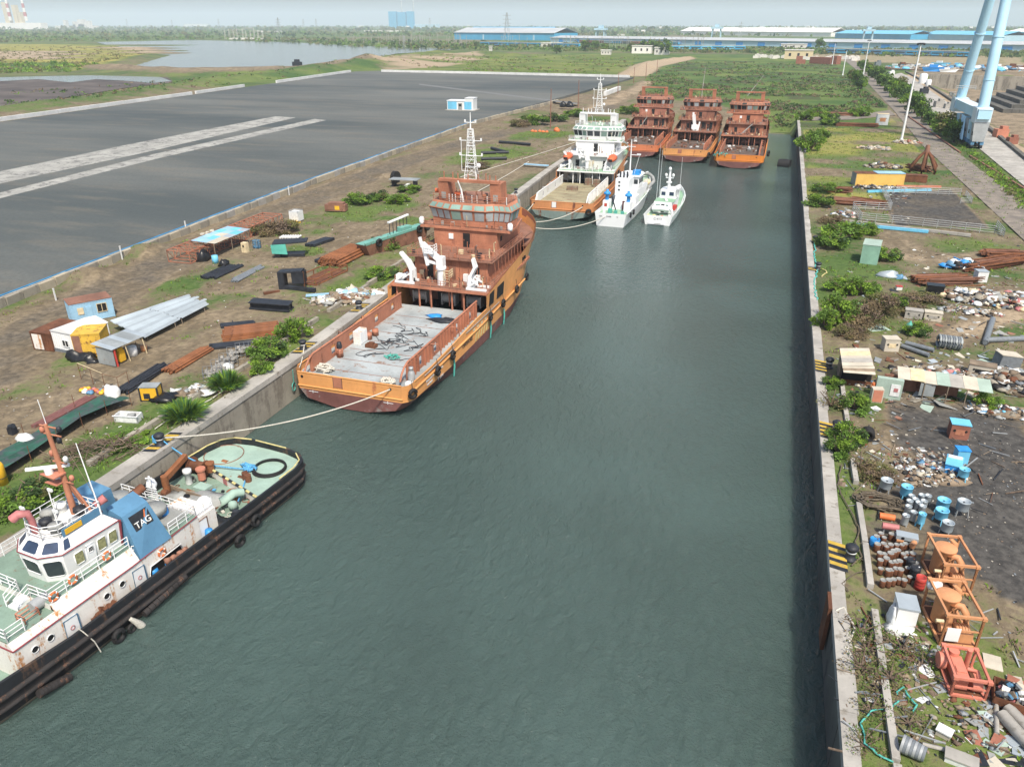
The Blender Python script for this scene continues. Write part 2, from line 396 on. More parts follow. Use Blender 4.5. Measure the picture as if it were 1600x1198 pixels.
def vnoise(x,y,s,seed=0):
 """cheap value noise"""
 x=x/s+seed*17.3;y=y/s+seed*9.1
 xi=np.floor(x).astype(int);yi=np.floor(y).astype(int);fx=x-xi;fy=y-yi
 h=lambda a,b:np.modf(np.abs(np.sin(a*127.1+b*311.7+seed*74.7)*43758.5453))[0]
 fx=fx*fx*(3-2*fx);fy=fy*fy*(3-2*fy)
 return(h(xi,yi)*(1-fx)+h(xi+1,yi)*fx)*(1-fy)+(h(xi,yi+1)*(1-fx)+h(xi+1,yi+1)*fx)*fy
Z=np.full(gx.shape,G)
dock=(gx>-50)&(gx<8)
off=np.clip(np.minimum(np.abs(gx-(shift-50)),np.abs(gx-8))/2.5,0,1)
Z+=off*((vnoise(gx,gy,5,1)-0.5)*0.22+(vnoise(gx,gy,1.9,2)-0.5)*0.14)*(np.hypot(gx,gy)<500)
inb=(gx>(shift-50)+0.01)&(gx<7.99)
Z=np.where(inb,np.where(gy<331,-4.0,np.clip(-1.2+(gy-331)*0.14,-4,G)+(vnoise(gx,gy,3,5)-.5)*.5*(gy<380)),Z)
LOT=wp((-330,588),(0,465),(490,279),(745,188),(990,121),(592,111),(555,112),(-330,238),z=5.6)
LOTR=[Vector((-100.0,20,0)),Vector((-100.6,75,0)),Vector((-105.0,167,0)),Vector((-111.8,300,0)),Vector((-99.5,569,0))]
inlot=pip(gx,gy,LOT)
def bank(line,h,w):
 global Z
 d=pld(gx,gy,line);Z=Z+np.where(inlot,0,h*np.exp(-(d/w)**2)*(0.7+0.6*vnoise(gx,gy,14,8)))
bank(wp((-100,190),(160,158),(330,128),(550,108),(575,98)),3.0,12)
bank(wp((160,108),(300,116),(470,112),(560,100),(640,90),(690,84)),4.0,22)
bank(wp((170,66),(215,78),(238,86),(200,95),(165,104)),3.0,18)
bank(wp((575,106),(640,97),(700,90),(750,85),(800,88)),3.2,22)
bank(wp((985,118),(1015,99),(1080,91)),2.2,7)
for u,v,h,w in((140,432,1.7,3.2),(245,392,1.0,4.0),(215,400,1.2,2.5),(600,275,0.8,3),(838,185,1.6,5),(900,178,1.3,5),(975,150,2.0,6),(1010,132,2.4,8),(1330,500,0.9,2.2),(1360,476,0.9,3.0),(1012,107,3,10)):
 p=at(u,v);Z+=h*np.exp(-(((gx-p.x)**2+(gy-p.y)**2)/w**2))*(0.7+0.6*vnoise(gx,gy,2.2,9))
PIT=[at(1432,118),at(1500,152),at(1600,225),at(1800,360),at(1980,400),at(2000,120)]
inpit=pip(gx,gy,PIT);Z=np.where(inpit,-4.5,Z)
Z=np.where(inlot,np.minimum(Z,4.9),Z)
Z=np.where((gx>-1200)&(gx<1200)&(gy<1300),Z,np.where(np.hypot(gx,gy)>1500,G,Z))
def zone(poly,soft=0.0):return pip(gx,gy,poly).astype(float)
n1=vnoise(gx,gy,9,11);n2=vnoise(gx,gy,26,12)
gr=0.36+0.3*(n1-0.5)+0.3*(n2-.5);sa=0.12+0*gr;dk=0.0*gr;ol=0.0*gr
far=np.clip((np.hypot(gx,gy)-420)/200,0,1)
gr=gr*(1-far)+far*(0.62+0.5*(vnoise(gx,gy,120,13)-.5));
def put(mask,g=None,s=None,d=None,o=None):
 global gr,sa,dk,ol
 m=np.clip(mask,0,1)
 if g is not None:gr=gr*(1-m)+g*m
 if s is not None:sa=sa*(1-m)+s*m
 if d is not None:dk=dk*(1-m)+d*m
 if o is not None:ol=ol*(1-m)+o*m
def near(uvs,w,e=0.6):return np.clip((w-pld(gx,gy,wp(*uvs)))/(w*e),0,1)
def spot(u,v,w):
 p=at(u,v);return np.clip(1.4-np.hypot(gx-p.x,gy-p.y)/w+0.8*(vnoise(gx,gy,3.1,21)-.5),0,1)
left=(gx<-48)&(gy<420)
put(left*1.0,g=0.4+0.4*(n1-.5)+0.2*(n2-.5),s=0.22)
put(near([(-40,700),(110,640),(250,545),(340,480),(440,410),(540,372)],7.5),g=0.1,s=0.3)
put(near([(560,380),(640,330),(720,300),(800,262),(905,222)],8),g=0.12,s=0.3)
put(near([(-30,590),(80,505),(200,440),(300,395),(410,340),(520,296),(640,250),(730,222),(800,205),(880,186),(960,165)],6.5,0.35),g=0.02,s=0.08,d=0.42)
for u,v,w,g in((560,335,7,.8),(620,322,6,.85),(500,355,7,.5),(640,345,5,.7),(780,240,11,.85),(840,210,10,.85),(740,252,8,.7),(930,185,7,.7),(390,432,6,.5),(345,468,6,.5),(300,520,5,.45),(560,450,5,.75),(590,430,4,.8),(440,540,3.4,.8),(200,690,4,.9),(150,735,4,.75),(30,790,5,.85),(100,770,5,.7),(300,640,3,.6),(470,392,5,.65),(880,300,4,.7),(500,500,3,.6),(90,590,4,.4)):
 put(spot(u,v,w),g=g)
right=(gx>8)&(gy<420)
put(right*1.0,g=0.5+0.5*(n1-.5),s=0.16)
put(zone(wp((1255,196),(1395,186),(1450,250),(1430,320),(1262,320)))*np.clip(vnoise(gx,gy,12,51)*2.2-.25,0,1),g=0.78+.6*(n1-.5),s=0.42,o=.7+.5*(n2-.5))  # far right grass: sunlight put into the colour as a paler yellow-green
put(spot(1340,185,14),g=.35,s=.6);put(spot(1290,270,9),g=.35,s=.35);put(spot(1340,420,7),g=.7);put(spot(1300,410,6),g=.75)
put(zone(wp((1385,302),(1485,296),(1545,356),(1395,352))),g=0.08,s=.02,d=0.62)
put(near([(1420,400),(1500,405),(1600,400)],4),g=.12,s=.45)
put(near([(1480,530),(1540,500),(1600,490)],3),g=.12,s=.6)
put(zone(wp((1380,610),(1480,628),(1600,640),(1620,940),(1560,935),(1500,850),(1455,790),(1440,700),(1390,690)))*np.clip(0.75+vnoise(gx,gy,5,31)*.5,0,1),g=0.1,s=0.12,d=0.45)
put(np.clip(spot(1570,790,7.5),0,1),g=0.0,s=0,d=1.0);put(spot(1560,700,7),g=0,s=0.05,d=0.85);put(spot(1590,870,4.5),g=0,s=0,d=1.0);put(spot(1510,850,3),g=0,d=.9)
put(spot(1400,850,3),g=.3,d=.45);put(spot(1330,980,4),g=.45,s=.4);put(spot(1500,1050,5),g=.5,d=.35);put(spot(1440,1000,3),g=.75)
put(zone(wp((1000,150),(1012,118),(1065,96),(1300,96),(1385,165),(1390,200),(1250,200),(1130,165))),g=0.9,s=.1,o=.12-.5*(vnoise(gx,gy,17,44)>.62))
put(zone(wp((560,88),(700,84),(1000,86),(988,118),(700,116),(600,110))),g=0.74,s=.5,o=.35)
put(zone(wp((560,100),(640,90),(740,84),(770,90),(700,104),(600,110)))*np.clip(vnoise(gx,gy,40,41)*1.7-.25,0,1),g=.12,s=.75)
put(near([(990,118),(1012,104),(1070,92)],16,.5),g=.05,s=.9);put(near([(1010,132),(960,158),(900,178),(830,188)],7),g=.1,s=.55)
put(near([(1260,186),(1330,184),(1395,178)],5),g=.15,s=.75)
put(zone(wp((-200,66),(180,72),(238,86),(165,104),(120,112),(-200,116))),g=.95,s=.1,o=.9)
put(zone(wp((-200,80),(100,80),(125,84),(110,92),(-200,95))),g=.1,s=.7,o=.3)
put(zone(wp((-200,100),(120,98),(110,112),(-200,114))),g=1,o=.1)
put(near([(160,108),(300,116),(470,112),(560,100)],24),g=.2,s=.35);put(near([(150,70),(215,78),(238,86)],24),g=.1,s=.75)
put(near([(-100,190),(160,158),(330,128),(550,108)],14),g=.62,s=.1)
put(zone(wp((1395,120),(1600,290),(1700,300),(1432,116))),g=.1,s=.85)
put(inpit*1.0,g=0.03,s=.45,d=.22);put((pld(gx,gy,wp((1480,190),(1540,240),(1600,300)))<9)*1.0,g=.6,s=.4)
put(zone(wp((1430,100),(1700,100),(1700,119),(1420,117))),g=.3,s=.4)
put(zone(wp((1220,84),(1600,88),(1600,104),(1300,96))),g=.45,s=.7)
ny,nx=gx.shape
vid=np.arange(ny*nx).reshape(ny,nx)
hole=(((gx[:-1,:-1]+gx[1:,1:])/2>(shift[:-1,:-1]-50))&((gx[:-1,:-1]+gx[1:,1:])/2<8)&(gy[1:,1:]<331))&(gx[:-1,1:]<=8.01)&(gx[:-1,:-1]>=shift[:-1,:-1]-50.01)
q=np.stack([vid[:-1,:-1],vid[:-1,1:],vid[1:,1:],vid[1:,:-1]],-1)[~hole]
me=bpy.data.meshes.new('ground')
me.vertices.add(ny*nx);me.vertices.foreach_set('co',np.stack([gx,gy,Z],-1).astype(np.float32).ravel())
me.loops.add(q.size);me.loops.foreach_set('vertex_index',q.ravel().astype(np.int32))
me.polygons.add(len(q));me.polygons.foreach_set('loop_start',np.arange(0,q.size,4,dtype=np.int32));me.polygons.foreach_set('loop_total',np.full(len(q),4,np.int32))
me.polygons.foreach_set('use_smooth',np.ones(len(q),bool))
me.update();me.validate()
a=me.attributes.new('cover','FLOAT_COLOR','POINT')
a.data.foreach_set('color',np.stack([gr,sa,dk,ol],-1).astype(np.float32).ravel())
def gz(x,y):
 fx=x
 s=quay_x(y)+50
 fx=x-s*(min(max((x+130)/80.0,0),1)if x<=quay_x(y)else 0)
 i=int(np.clip(np.searchsorted(xs,fx)-1,0,nx-2));j=int(np.clip(np.searchsorted(ys,y)-1,0,ny-2))
 u=min(max((fx-xs[i])/(xs[i+1]-xs[i]),0),1);v=min(max((y-ys[j])/(ys[j+1]-ys[j]),0),1)
 return float(Z[j,i]*(1-u)*(1-v)+Z[j,i+1]*u*(1-v)+Z[j+1,i]*(1-u)*v+Z[j+1,i+1]*u*v)
def on(u,v,dz=0.0):
 p=at(u,v);p.z=gz(p.x,p.y)+dz;return p
def ground_mat():
 t=NT('earth_and_grass')
 at_=t.n('ShaderNodeAttribute',attribute_name='cover');sp=t.n('ShaderNodeSeparateColor');t.l(at_.outputs['Color'],sp.inputs[0])
 fine=t.noise(1.1,6,0.68);mid=t.noise(0.16,5,0.6);big=t.noise(0.028,4,0.55);tiny=t.noise(7.0,3,0.6);huge=t.noise(0.006,4,0.6)
 dirt=t.mix(t.ramp(mid,0.3,0.7),(0.155,0.122,0.078),(0.235,0.19,0.125))
 ripple=t.noise(0.45,5,0.7,(1.0,0.4,1));dirt=t.mix(t.ramp(ripple,0.42,0.66,0,0.7),dirt,(0.31,0.25,0.17));dirt=t.mix(t.ramp(fine,0.36,0.64),t.mix(0.6,dirt,(0.075,0.062,0.048)),dirt)
 dirt=t.mix(t.ramp(tiny,0.66,0.78,0,0.5),dirt,(0.34,0.31,0.27))
 sand=t.mix(t.ramp(fine,0.3,0.7),(0.26,0.2,0.135),(0.42,0.335,0.235))
 sm=t.ramp(t.math('ADD',sp.outputs[1],t.math('MULTIPLY',t.math('SUBTRACT',mid,0.5),0.9)),0.3,0.75)
 c=t.mix(sm,dirt,sand)
 grav=t.mix(t.ramp(fine,0.3,0.72),(0.042,0.041,0.04),(0.105,0.1,0.093))
 gm=t.ramp(t.math('ADD',sp.outputs[2],t.math('MULTIPLY',t.math('SUBTRACT',mid,0.5),0.7)),0.22,0.72)
 c=t.mix(gm,c,grav)
 g1=t.mix(t.ramp(big,0.35,0.65),(0.062,0.115,0.03),(0.16,0.2,0.055))
 g1=t.mix(t.ramp(huge,0.4,0.62,0,0.5),g1,(0.05,0.11,0.035))
 g1=t.mix(t.ramp(fine,0.4,0.75,0,0.75),g1,(0.032,0.06,0.018))
 g1=t.mix(t.ramp(at_.outputs['Alpha'],0.1,0.9),g1,t.mix(t.ramp(big,.35,.65),(0.17,0.18,0.045),(0.3,0.27,0.08)))
 g1=t.mix(t.ramp(at_.outputs['Alpha'],-0.1,-0.35,0,0.75),g1,t.mix(t.ramp(mid,.4,.62),(0.045,0.075,0.03),(0.06,0.052,0.036)))
 nn=t.math('ADD',t.math('MULTIPLY',mid,0.5),t.math('MULTIPLY',fine,0.5))
 gg=t.ramp(t.math('ADD',sp.outputs[0],t.math('MULTIPLY',t.math('SUBTRACT',nn,0.5),1.5)),0.36,0.66)
 c=t.mix(gg,c,g1)
 t.bump(t.math('ADD',fine,t.math('MULTIPLY',tiny,0.4)),0.55,0.25)
 return t.done(c,0.95,0,0.15)
me.materials.append(ground_mat())
go=bpy.data.objects.new('ground',me);COL.objects.link(go);tag(go,'grassy and bare earth of the yards and plain around the dock',kind='structure')
def water_mat(name,col,s,strength,rough=0.08,mud=None):
 t=NT(name)
 a=t.noise(s,5,0.62,(1.0,0.55,1),0.6);b_=t.noise(s*3.3,3,0.6,(0.8,1.0,1),0.4);big=t.noise(0.035,3,0.5)
 calm=t.ramp(big,0.32,0.68,0.45,1.0)
 h=t.math('MULTIPLY',t.math('ADD',a,t.math('MULTIPLY',b_,0.3)),calm)
 t.bump(h,strength,0.95 if s==1.4 else 1.0)
 c=t.mix(t.ramp(t.noise(0.03,4,.6,(1,.6,1),1.0),0.3,0.7),col,sc(col,1.18))
 if mud:c=t.mix(t.ramp(t.noise(0.02,4),0.56,0.66),c,mud)
 m=t.done(c,rough,0,0.5);t.p.inputs['IOR'].default_value=1.33
 if s==1.4:t.p.subsurface_method='BURLEY';t.p.inputs['Subsurface Weight'].default_value=0.65;t.p.inputs['Subsurface Radius'].default_value=(1,1,1);t.p.inputs['Subsurface Scale'].default_value=2.5
 return m
wm=MB(water_mat('murky_dock_water',(0.058,0.092,0.084),1.4,1.0,0.05))
wm.face([(-75,-60,0),(8.5,-60,0),(8.5,385,0),(-75,385,0)])
tag(wm.build('dock_water'),'murky green water of the dock basin',kind='structure')
pm_=water_mat('pale_pond_water',(0.1,0.11,0.11),0.5,0.08,0.12)
def sheet(name,uv,z,m,label,kind='structure'):
 b=MB(m);b.face([at(u,v,z)for u,v in uv]);return tag(b.build(name),label,kind=kind)
sheet('pond',[(172,98),(205,95),(238,87),(215,78),(165,70),(150,66),(300,63),(450,66),(560,72),(640,74),(715,77),(690,80),(620,84),(545,98),(470,108),(420,110),(330,108),(240,106)],G+.45,pm_,'pale shallow pond reflecting the sky beyond the asphalt lot')
mud=plain('dark_wet_mud',(0.085,0.07,0.06),.75,.4,.05,0,.3)
sheet('mudflat',[(-120,128),(60,120),(140,118),(262,121),(272,129),(200,137),(60,160),(-120,182)],G+.3,mud,'dark mudflat beside the lot')
sheet('marsh_pool',[(-120,124),(60,119.5),(140,118),(250,120.5),(268,127),(235,130),(205,127),(150,124),(110,129),(60,124),(-20,128),(-120,130)],G+.36,pm_,'thin bright strip of shallow water along the mudflat')
def lot_mat():
 t=NT('lot_asphalt')
 a=t.noise(0.012,5,0.62,(0.35,1.4,1));b_=t.noise(1.4,5,0.7);c_=t.noise(0.09,4,0.6,(0.5,2.2,1))
 c=t.mix(t.ramp(a,0.35,0.65),(0.064,0.077,0.078),(0.135,0.142,0.132))
 c=t.mix(t.ramp(c_,0.47,0.72,0,0.45),c,(0.165,0.15,0.12))
 c=t.mix(t.ramp(b_,0.4,0.72,0,0.35),c,(0.04,0.043,0.045))
 t.bump(b_,0.2,0.03)
 return t.done(c,0.85,0,0.3)
lm=MB(lot_mat())
pts=[(p.x,p.y)for p in LOT]
lm.prism(pts,4.4,5.6);tag(lm.build('asphalt_lot'),'wide raised dark asphalt lot beside the dock',kind='structure')
ms=paint('worn_pale_marking',(0.33,0.33,0.305),0.6,(0.12,0.12,0.115),0.85,0.25,False,0.35,plates=True)
for nm,uv in(('pale_strip',[(-60,287),(-60,304),(0,287),(220,240),(462,184),(430,182),(200,226),(0,268)]),('pale_strip',[(-40,317),(-40,321),(0,310),(250,247),(510,188),(492,186),(240,241),(0,301)])):
 if len(uv)==8:uv=[uv[0],uv[1],uv[2],uv[3],uv[4],uv[5],uv[6],uv[7]]
 b=MB(ms);pp=[at(u,v,5.604)for u,v in uv[1:]];b.face(pp);tag(b.build(nm),'worn pale concrete strip crossing the asphalt lot',kind='structure')
b=MB(plain('thin_pale_line',(0.15,0.155,0.155),.9));b.face([at(u,v,5.604)for u,v in((655,131),(655,133),(770,147),(900,163),(905,161.5),(770,145))]);tag(b.build('painted_line'),'faint pale line across the far part of the lot',kind='structure')
def strip(name,le,ri,z,m,label):
 b=MB(m);L_=[at(u,v,z)for u,v in le];R_=[at(u,v,z)for u,v in ri]
 b.grid([L_,R_],False);o=b.build(name);return tag(o,label,kind='structure')
rm=NT('dusty_road');a=rm.noise(0.4,5,0.65);a2=rm.noise(3,4)
rm.bump(a2,.2,.03)
road_m=rm.done(rm.mix(rm.ramp(a2,.4,.75,0,.5),rm.mix(rm.ramp(a,.3,.7),(0.15,0.135,0.12),(0.27,0.235,0.195)),(0.12,0.11,0.1)),.9,0,.2)
strip('road',[(1700,465),(1600,375),(1520,300),(1440,226),(1396,172),(1365,140),(1341,112),(1318,93)],[(1700,395),(1600,316),(1530,264),(1470,217),(1422,165),(1386,132),(1355,106),(1327,91)],G+.14,road_m,'straight dusty road running along the right side yard')
strip('side_track',[(1255,183),(1330,181),(1390,172)],[(1255,189),(1330,187),(1400,180)],G+.13,road_m,'short dirt track branching off the dusty road')
strip('dock_apron',[(1760,385),(1600,290),(1530,232),(1470,187),(1400,131),(1385,119)],[(1760,335),(1600,246),(1530,196),(1480,160),(1425,122),(1408,114)],G+.16,M['concrete_pale'],'pale concrete apron along the dry dock')
hz=MB();hz.b(-21000,15000,-310,20500,-6.0,330)
ho=hz.build('haze');hm=bpy.data.materials.new('pale_haze');hm.use_nodes=True;ht=hm.node_tree;ht.nodes.clear()
hout=ht.nodes.new('ShaderNodeOutputMaterial');hv=ht.nodes.new('ShaderNodeVolumePrincipled')
hv.inputs['Color'].default_value=(0.76,0.88,1.0,1);hv.inputs['Density'].default_value=0.0001;hv.inputs['Anisotropy'].default_value=-0.1
ht.links.new(hv.outputs[0],hout.inputs['Volume']);ho.data.materials.append(hm)
tag(ho,'pale hazy air thickening towards the horizon',kind='stuff')
def loft(b,stations,mats):
 """stations: list of (y, [(x, z), ...]) from the keel to the deck edge; mirrored; mats: one material per strip"""
 n=len(stations[0][1])
 for sgn in(1,-1):
  for k in range(n-1):
   b.use(mats[k])
   rows=[[Vector((sgn*p[k+j][0],y,p[k+j][1]))for j in(0,1)]for y,p in stations]
   if sgn<0:rows=[r[::-1]for r in rows]
   b.grid(rows,True)
def interp_st(tab,y):
 ys_=[t[0]for t in tab]
 return[float(np.interp(y,ys_,[t[k]for t in tab]))for k in range(1,len(tab[0]))]
HULL=[(0.0,6.6,4.05,6.5,5.6,0.15,2.0),(0.5,7.1,4.05,7.0,6.0,0.1,2.2),(1.5,7.4,4.1,7.35,6.3,0.0,2.6),(6,7.45,4.0,7.4,6.3,-0.5,3.2),(12,7.45,4.15,7.4,6.9,-1.3,4.5),(20,7.45,4.6,7.4,7.2,-2.5,6),(24.9,7.45,4.7,7.4,7.3,-3,6),(25.0,7.45,6.5,7.4,7.3,-3,6),(36,7.45,7.8,7.3,7.1,-3,5),(42,7.4,8.4,6.8,6.2,-3,4),(47,7.2,9.0,5.7,4.9,-3,2.4),(51,6.6,9.4,4.5,3.5,-3,1.2),(55,5.5,9.8,3.0,2.0,-3,0.4),(58,4.1,10.1,1.7,0.7,-3,0.1),(60.5,2.3,10.4,0.5,0.05,-3,0.0),(61.8,0.9,10.6,0.06,0.02,-3,0.0),(62.2,0.05,10.7,0.03,0.01,-3,0)]
def hull_mesh(top,mid,low,hull=HULL,zp=(2.0,1.5)):
 b=MB(top);st=[]
 for t in hull:
  y,hd,zd,hp,hw,kz,kh=t
  zpl=zp[0]+(zp[1]-zp[0])*min(1,y/12.0)if y<40 else zp[1]+(y-40)*0.03
  zw=min(0.75,0.35+(0.35 if y<8 else 0.0))if y<12 else 0.0
  zw={True:0.9-y*0.07,False:0.05}[y<12]
  hm_=hp+(hd-hp)*0.45;zm=zpl+(zd-zpl)*0.5
  st.append((y,[(kh*0.0,kz),(kh,kz),(hw,zw),(hp,zpl),(hm_,zm),(hd,zd)]))
 loft(b,st,[low,low,low,top,top])
 y,p=st[0]
 for k in range(len(p)-1):
  b.use(low if k<3 else top)
  b.face([(-p[k][0],y,p[k][1]),(p[k][0],y,p[k][1]),(p[k+1][0],y,p[k+1][1]),(-p[k+1][0],y,p[k+1][1])])
 return b
def hb(y,k=1):
 """half beam (k=1) or side top height (k=2) of the hull at y"""
 return float(np.interp(y,[t[0]for t in HULL],[t[k]for t in HULL]))
def plan(y0,y1,inset=0.15,step=2.0,lim=99):
 yy=list(np.arange(y0,y1,step))+[y1]
 r=[(min(hb(y)-inset,lim),y)for y in yy]
 return r+[(-x,y)for x,y in r[::-1]]
def door(parent,c,w,h,nrm,m,frame_m,name='door'):
 """a plated door standing proud of a bulkhead facing nrm ('-y', '+x', '-x')"""
 b=MB(m);x,y,z=c
 if nrm=='-y':
  b.b(x-w/2,x+w/2,y-0.05,y,z,z+h);b.use(frame_m)
  b.b(x-w/2-.08,x+w/2+.08,y-.03,y,z-.06,z+h+.08);b.b(x-w/2+.1,x-w/2+.2,y-.1,y-.05,z+h*.45,z+h*.55)
 else:
  s=1 if nrm=='+x' else-1
  b.b(min(x,x+s*.05),max(x,x+s*.05),y-w/2,y+w/2,z,z+h);b.use(frame_m)
  b.b(min(x,x+s*.03),max(x,x+s*.03),y-w/2-.08,y+w/2+.08,z-.06,z+h+.08)
  b.b(min(x+s*.05,x+s*.1),max(x+s*.05,x+s*.1),y-w/2+.1,y-w/2+.2,z+h*.45,z+h*.55)
 return b.build(name,parent)
def supply_ship(label,C,detail=2,loc=(0,0,0),rz=0,group='supply ships moored in the dock',wreck=False,variant=0):
 t=thing('supply_ship',label,'ship',loc,rz,group)
 rr=random.Random(variant+3)
 hull=hull_mesh(C['hull'],C['hull'],C['low']).build('hull',t)
 b=MB(C['hull'])
 for sgn in(1,-1):
  b.tube([(sgn*(hb(y)+0.02),y,3.15 if y<24 else 3.15+(y-24)*0.03)for y in np.arange(1.5,46,3)],0.13,6)
  b.tube([(sgn*(hb(y)-0.02),y,hb(y,2))for y in[1.5,3,6,9,12,16,20,24.9]],0.09,6)
 b.tube([(-6.6,-.02,2.4),(6.6,-.02,2.4)],0.1,6);b.tube([(-6.5,0.02,4.05),(6.5,0.02,4.05)],0.09,6)
 b.build('rubbing_strake',hull)
 b=MB(C['rail']);b.b(-1.9,-0.9,-0.06,0,2.75,4.0);b.use(M['rust_dark']);b.b(-1.98,-1.9,-.09,0,2.7,4.0);b.b(-.9,-.82,-.09,0,2.7,4.0);b.build('stern_gate',hull)
 for x in(5.15,-6.0):
  b=MB(M['dark']);b.cone((x,-.04,3.52),(x,0.02,3.52),.17);b.build('fairlead',hull)
 for y in(41.6,42.5):
  b=MB(M['dark']);b.b(7.25,7.48,y,y+.4,7.0,7.5);b.build('scupper',hull)
 for sgn in(1,-1):
  for y0,y1 in((26.0,28.2),(29.2,32.4)):
   x0,x1=sorted((sgn*7.4,sgn*7.48));b=MB(M['dark']);b.hexa([(x0,y0,4.75),(x1,y0,4.75),(x1,y1-.4,4.75),(x0,y1-.4,4.75),(x0,y0+.3,6.4),(x1,y0+.3,6.4),(x1,y1,6.5),(x0,y1,6.5)]);b.build('side_opening',hull)
 b=MB(C['deck']);b.prism(plan(0.25,27,0.1),2.9,3.3)
 if C['planks']:
  b.use(M['rust_dark'])
  for i in range(7):b.b(-5.2,5.2,3.2+i*3.2,3.3+i*3.2,3.3,3.315)
 deck=b.build('working_deck',t)
 b=MB(C['deck2']);b.prism(plan(45.9,61.2,0.2),8.0,8.3)
 b.use(C['house2'])
 for x in(-1.6,1.6):b.cone((x-.8,52,8.9),(x+.8,52,8.9),.6,n=10)
 b.build('forecastle_deck',t)
 b=MB(C['house'])
 for sg in(1,-1):
  yy_=[25.3,30,36,42,47,51,55,58,60.5,61.6];rw=[[(sg*max(.02,hb(y)-.16),y-(.15 if y>55 else 0),min(6.4 if y<46 else 8.2,hb(y,2)-.3)),(sg*max(.02,hb(y)-.12),y-(.12 if y>55 else 0),hb(y,2)-.02)]for y in yy_]
  b.grid(rw if sg<0 else[r[::-1]for r in rw],True)
 b.build('bulwark_lining',t)
 if detail>1 or wreck:
  for zl,n_,bx in((6.52,40,(-6.6,6.6,27,30.3)),(9.76,26,(-6,6,30.2,36)),(16.12,22,(-4.5,4.5,38.5,44)),(12.75,14,(-6.5,6.5,36.5,37.2))):
   k=MB(C['house2'])
   for i in range(n_):
    x,y=rr.uniform(bx[0],bx[1]),rr.uniform(bx[2],bx[3]);k.use(rr.choice([C['house'],C['house2'],M['rust_dark'],M['grey_grime'],C['rail'],M['cream'],M['dark_steel']]))
    if rr.random()<.5:k.box((x,y,zl+.25),(rr.uniform(.15,.7),rr.uniform(.15,.6),rr.uniform(.3,.7)),rr.random())
    else:h_=rr.uniform(.5,1.7);k.tube([(x,y,zl),(x,y,zl+h_),(x+rr.uniform(-.3,.3),y,zl+h_+.15)],rr.uniform(.04,.1),5)
   tag(k.build('deck_fitting',t),kind='stuff')
  k=MB(C['rail'])
  for y in np.arange(31,46,1.5):k.tube([(5.62,y,6.5),(5.62,y,9.6)],.05,4);k.tube([(6.7,y,6.5),(6.55,y,9.6)],.045,4)
  for x in np.arange(-5.4,5.6,1.35):k.tube([(x,30.55,6.5),(x,30.55,9.6)],.05,4)
  k.build('stiffener',t)
 for sgn in(-1,1):
  x=sgn*5.75;y0=1.9 if sgn<0 else 3.0
  b=MB(C['rail']);opens=[(6.2,7.2),(10.6,11.6),(17.5,18.6),(22.4,23.4)]
  cuts=[y0]+[c for o in opens for c in o]+[25.6]
  for i in range(0,len(cuts),2):
   if cuts[i+1]>cuts[i]:b.b(x-.06,x+.06,cuts[i],cuts[i+1],3.3,5.4)
  for a_,c_ in opens:b.b(x-.06,x+.06,a_,c_,4.85,5.4);b.b(x-.06,x+.06,a_,c_,3.3,3.75)
  for y in np.arange(y0,25.6,0.95 if detail>1 else 1.9):
   if not any(a_-.05<y<c_+.05 for a_,c_ in opens):b.b(min(x,x+sgn*.3),max(x,x+sgn*.3),y-.05,y+.05,3.3,5.38)
  b.tube([(x,y0-1.7,3.9),(x,y0-1.2,4.6),(x,y0-.5,5.15),(x,y0+.4,5.46),(x,25.6,5.46)],.13,6)
  if detail>1:
   for yy in(9.5,15.5):
    b.tube([(x+sgn*.2,yy,5.3),(x+sgn*.9,yy+.3,5.3),(x+sgn*1.2,yy+.6,4.6),(x+sgn*1.2,yy+.7,3.4)],.07,5)
  else:
   for yy in(6,11,16,21):b.tube([(x,yy,5.4),(x+sgn*.5,yy+.2,5.9),(x+sgn*1.1,yy+.5,5.5),(x+sgn*1.25,yy+.6,3.4)],.08,5)
  b.build('cargo_rail',t)
 b=MB(C['house']);b.prism(plan(26.2,46,0.05),6.15,6.5)
 b.use(C['deck2']);b.prism(plan(26.3,45.9,0.35),6.5,6.515)
 bd=b.build('boat_deck',t)
 for x,y,r in((-6.9,26.8,.14),(-3.4,26.8,.14),(-1.6,26.8,.14),(1.6,26.8,.14),(3.4,26.8,.14),(6.9,26.8,.14),(-2.4,28.2,.1),(.6,28.2,.1),(2.6,28.2,.1)):
  b=MB(C['rail']);b.cone((x,y,3.3),(x,y,6.15),r,n=8);b.build('stanchion',t)
 b=MB(C['house2']);b.b(-6.8,6.8,30.6,31,3.3,6.15);b.use(M['dark']);b.b(-2.2,-1.2,30.5,30.6,3.3,5.4);b.b(2.2,3.2,30.5,30.6,3.3,5.4);b.build('winch_bulkhead',t)
 for x in(-4.2,0.3,4.2):
  b=MB(M['grey_grime']if not wreck else M['rust_dark']);b.cone((x-.9,29.2,4.2),(x+.9,29.2,4.2),.7,n=10);b.b(x-1.1,x-.9,28.5,29.9,3.3,5.0);b.b(x+.9,x+1.1,28.5,29.9,3.3,5.0);b.build('towing_winch',t)
 b=MB(C['house']);b.b(-5.6,5.6,30.6,48,6.5,9.6)
 b.use(C['house2']);b.b(-6.6,6.6,29.9,49,9.6,9.75)
 h1=b.build('deckhouse',t)
 for x in(-3.2,0.2,3.9):door(h1,(x,30.6,6.6),1.0,2.0,'-y',M['dark']if x!=.2 else C['house2'],C['rail'])
 b=MB(C['house']);b.b(-5.0,5.0,36.5,47.5,9.75,12.4)
 if wreck:
  for x0,x1 in((-4.9,-3.9),(-2.2,-.9),(1.5,3.0),(4.2,5.2)):
   if rr.random()<.75:w=MB(M['dark']);w.b(x0,x1,30.53,30.6,6.9,9.1);w.build('torn_opening',h1)
